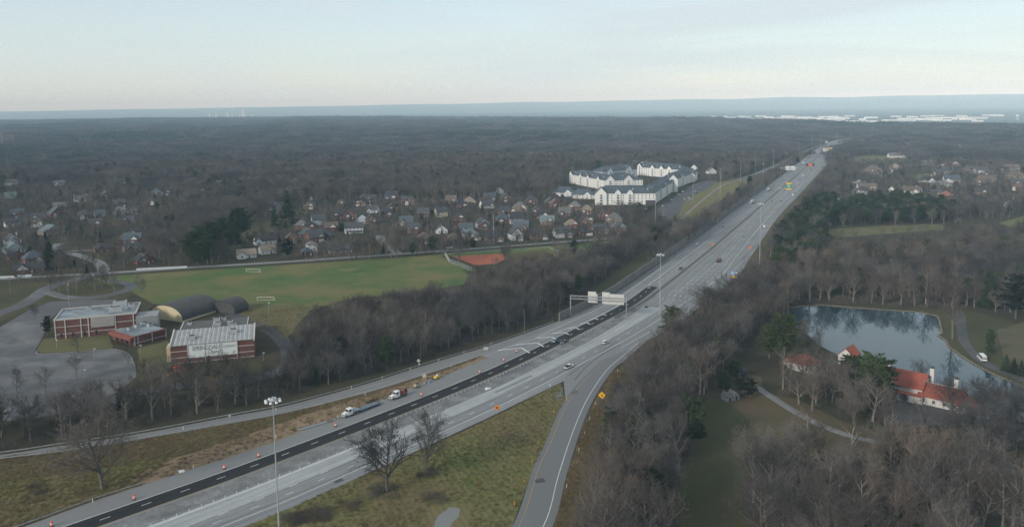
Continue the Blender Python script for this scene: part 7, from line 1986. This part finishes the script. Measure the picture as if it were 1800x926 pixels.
# rough grass and weeds on the verges
def tuft(seed, h, n, sp):
    rr = random.Random(seed); C = MB()
    for k in range(n):
        a = rr.uniform(0, 6.283); r = sp * math.sqrt(rr.random()); p = Vector((r * math.cos(a), r * math.sin(a), 0))
        q = p + Vector((rr.gauss(0, .4) * h, rr.gauss(0, .4) * h, h * rr.uniform(.5, 1.1))); s = Vector((math.sin(a * 5), math.cos(a * 5), 0)) * 0.035
        C.add([p - s, p + s, q], [(0, 1, 2)])
    return C
m_tg = mat('green_blades', (0.155, 0.185, 0.052), (0.115, 0.142, 0.042), scale=2.0, rough=0.95, rnd=0.35)
m_ty = mat('straw_blades', (0.26, 0.21, 0.105), (0.19, 0.15, 0.078), scale=2.0, rough=0.95, rnd=0.3)
m_tr = mat('russet_weeds', (0.17, 0.112, 0.066), (0.125, 0.084, 0.052), scale=2.0, rough=0.95, rnd=0.3)
TU = [tuft(900, .30, 26, .55).mesh('tuft_source', m_tg), tuft(901, .36, 22, .55).mesh('tuft_source', m_ty), tuft(902, .5, 22, .5).mesh('tuft_source', m_tr)]
tp = []
PADK = G(785, 912)
ramp_dir = (G(985, 690) - G(930, 840)).normalized()
for name_, poly, n, wts in (('tri', [(425, 928), (532, 880), (641, 835), (806, 762), (900, 717), (985, 673), (994, 703), (976, 737), (959, 779), (936, 826), (898, 930), (880, 980), (330, 980)], 7000, (6, 2.6, 1.4)),
        ('right', [(975, 926), (1000, 834), (1026, 752), (1049, 699), (1077, 655), (1095, 650), (1078, 690), (1066, 740), (1052, 800), (1036, 870), (1015, 960)], 4200, (1.4, 3, 4)),
        ('bank', [(-20, 806), (228, 776), (500, 727), (640, 692), (560, 722), (420, 768), (300, 806), (253, 848), (40, 924), (-60, 960)], 8000, (2.2, 4.5, 3)), ('dirt', [(215, 842), (420, 770), (620, 704), (850, 626), (776, 663), (560, 746), (300, 838)], 1100, (1, 4, 4)),
        ('dry', [(415, 545), (545, 540), (515, 578), (500, 600), (435, 568)], 1500, (1, 5, 1)), ('wall', [(1190, 420), (1262, 377), (1302, 347), (1339, 326), (1310, 325), (1270, 345), (1210, 393)], 2500, (3, 4, 2))):
    W_ = np.array([G(x, y)[:2] for x, y in poly]); lo, hi = W_.min(0), W_.max(0); rs = np.random.RandomState(n); got = 0
    while got < n:
        P = rs.uniform(lo, hi, (4000, 2)); P = P[inpoly(P, W_)]
        for x, y in P:
            if name_ == 'tri' and PADK.x - 6 < x < PADK.x + 7 and PADK.y - 9 < y < PADK.y + 9: continue
            s_ = x * ramp_dir.y - y * ramp_dir.x
            drift = math.sin(x * .11 + y * .05) + math.sin(y * .13 - x * .07) + 0.9 * math.sin(s_ * 2.1)
            w0, w1, w2 = wts; w0 *= math.exp(-.55 * drift); w1 *= math.exp(.5 * drift)
            if rs.uniform() > 0.35 + 0.3 * (math.sin(s_ * 2.1) > 0) + 0.25 * (math.sin(x * .2) * math.sin(y * .17) > 0): continue
            k = rs.choice(3, p=np.array([w0, w1, w2]) / (w0 + w1 + w2))
            tp.append((x, y, 0.03, k, rs.uniform(.6, 1.5), rs.uniform(0, 6.28))); got += 1
            if got >= n: break
scatter('rough_grass', TU, tp, 'rough winter grass and weeds on the highway verges', 'grass')

# woods a mile off and beyond, out to the edge of the plateau
PA = [crown_patch(800 + i, 42.0, 25, 70, 14.0).mesh('wood_patch', m_twigfar) for i in range(4)]
PE = [crown_patch(830, 20.0, 9, 110, 14.0, w=0.5).mesh('evergreen_patch', m_everfar)]
PB = [crown_patch(850 + i, 84.0, 64, 34, 15.0, w=0.75).mesh('far_wood_patch', m_twigfar) for i in range(3)]
PF = [crown_patch(870, 46.0, 16, 60, 15.0, w=0.9).mesh('far_evergreen_patch', m_everfar)]
fp = []
for P, sz, base, ev in ((grid_points(1740, 3400, 33.0), 1.0, 0, 4), (grid_points(3380, 9800, 66.0), 1.0, 5, 8)):
    bl_ = blocked(P)
    for i in range(len(P)):
        x, y = P[i]
        r = math.hypot(x, y)
        if bl_[i] or r > crest(math.atan2(x, y)) + 150: continue
        v = math.sin(x * 0.0041 + 1.3) + math.sin(y * 0.0052 + x * 0.0017) + rng.uniform(-1.2, 1.2)
        if base == 0 and rng.random() < 0.05: continue
        if v > 1.35: k = ev
        else: k = base + rng.randrange(4 if base == 0 else 3)
        fp.append((x, y, terrain(x, y) - 0.5, k, rng.uniform(0.88, 1.15), rng.choice((0, 1.571, 3.1416, 4.712)) + rng.uniform(-.2, .2)))
scatter('far_woodland', PA + PE + PB + PF, fp, 'hazy bare woods reaching to the edge of the river plain', 'trees')
print('TREES individual bare', nbare, 'evergreen', never, 'scattered', len(stuff), 'brush', len(bpts), 'patches', len(fp))

# ================================================================== haze
hz = MB(); hz.box((0, 0, -82), (76000, 76000, 392))
m_haze = bpy.data.materials.new('haze'); m_haze.use_nodes = True
_n, _l = m_haze.node_tree.nodes, m_haze.node_tree.links
_n.clear()
_o = _n.new('ShaderNodeOutputMaterial'); _v = _n.new('ShaderNodeVolumePrincipled')
_v.inputs['Color'].default_value = (0.52, 0.78, 1.0, 1); _v.inputs['Density'].default_value = HAZE
_v.inputs['Anisotropy'].default_value = -0.35; _v.inputs['Absorption Color'].default_value = (1, 1, 1, 1)
_l.new(_v.outputs['Volume'], _o.inputs['Volume'])
ho = hz.build('haze', m_haze); tag(ho, 'thin blue winter haze over the land', 'haze', kind='stuff')
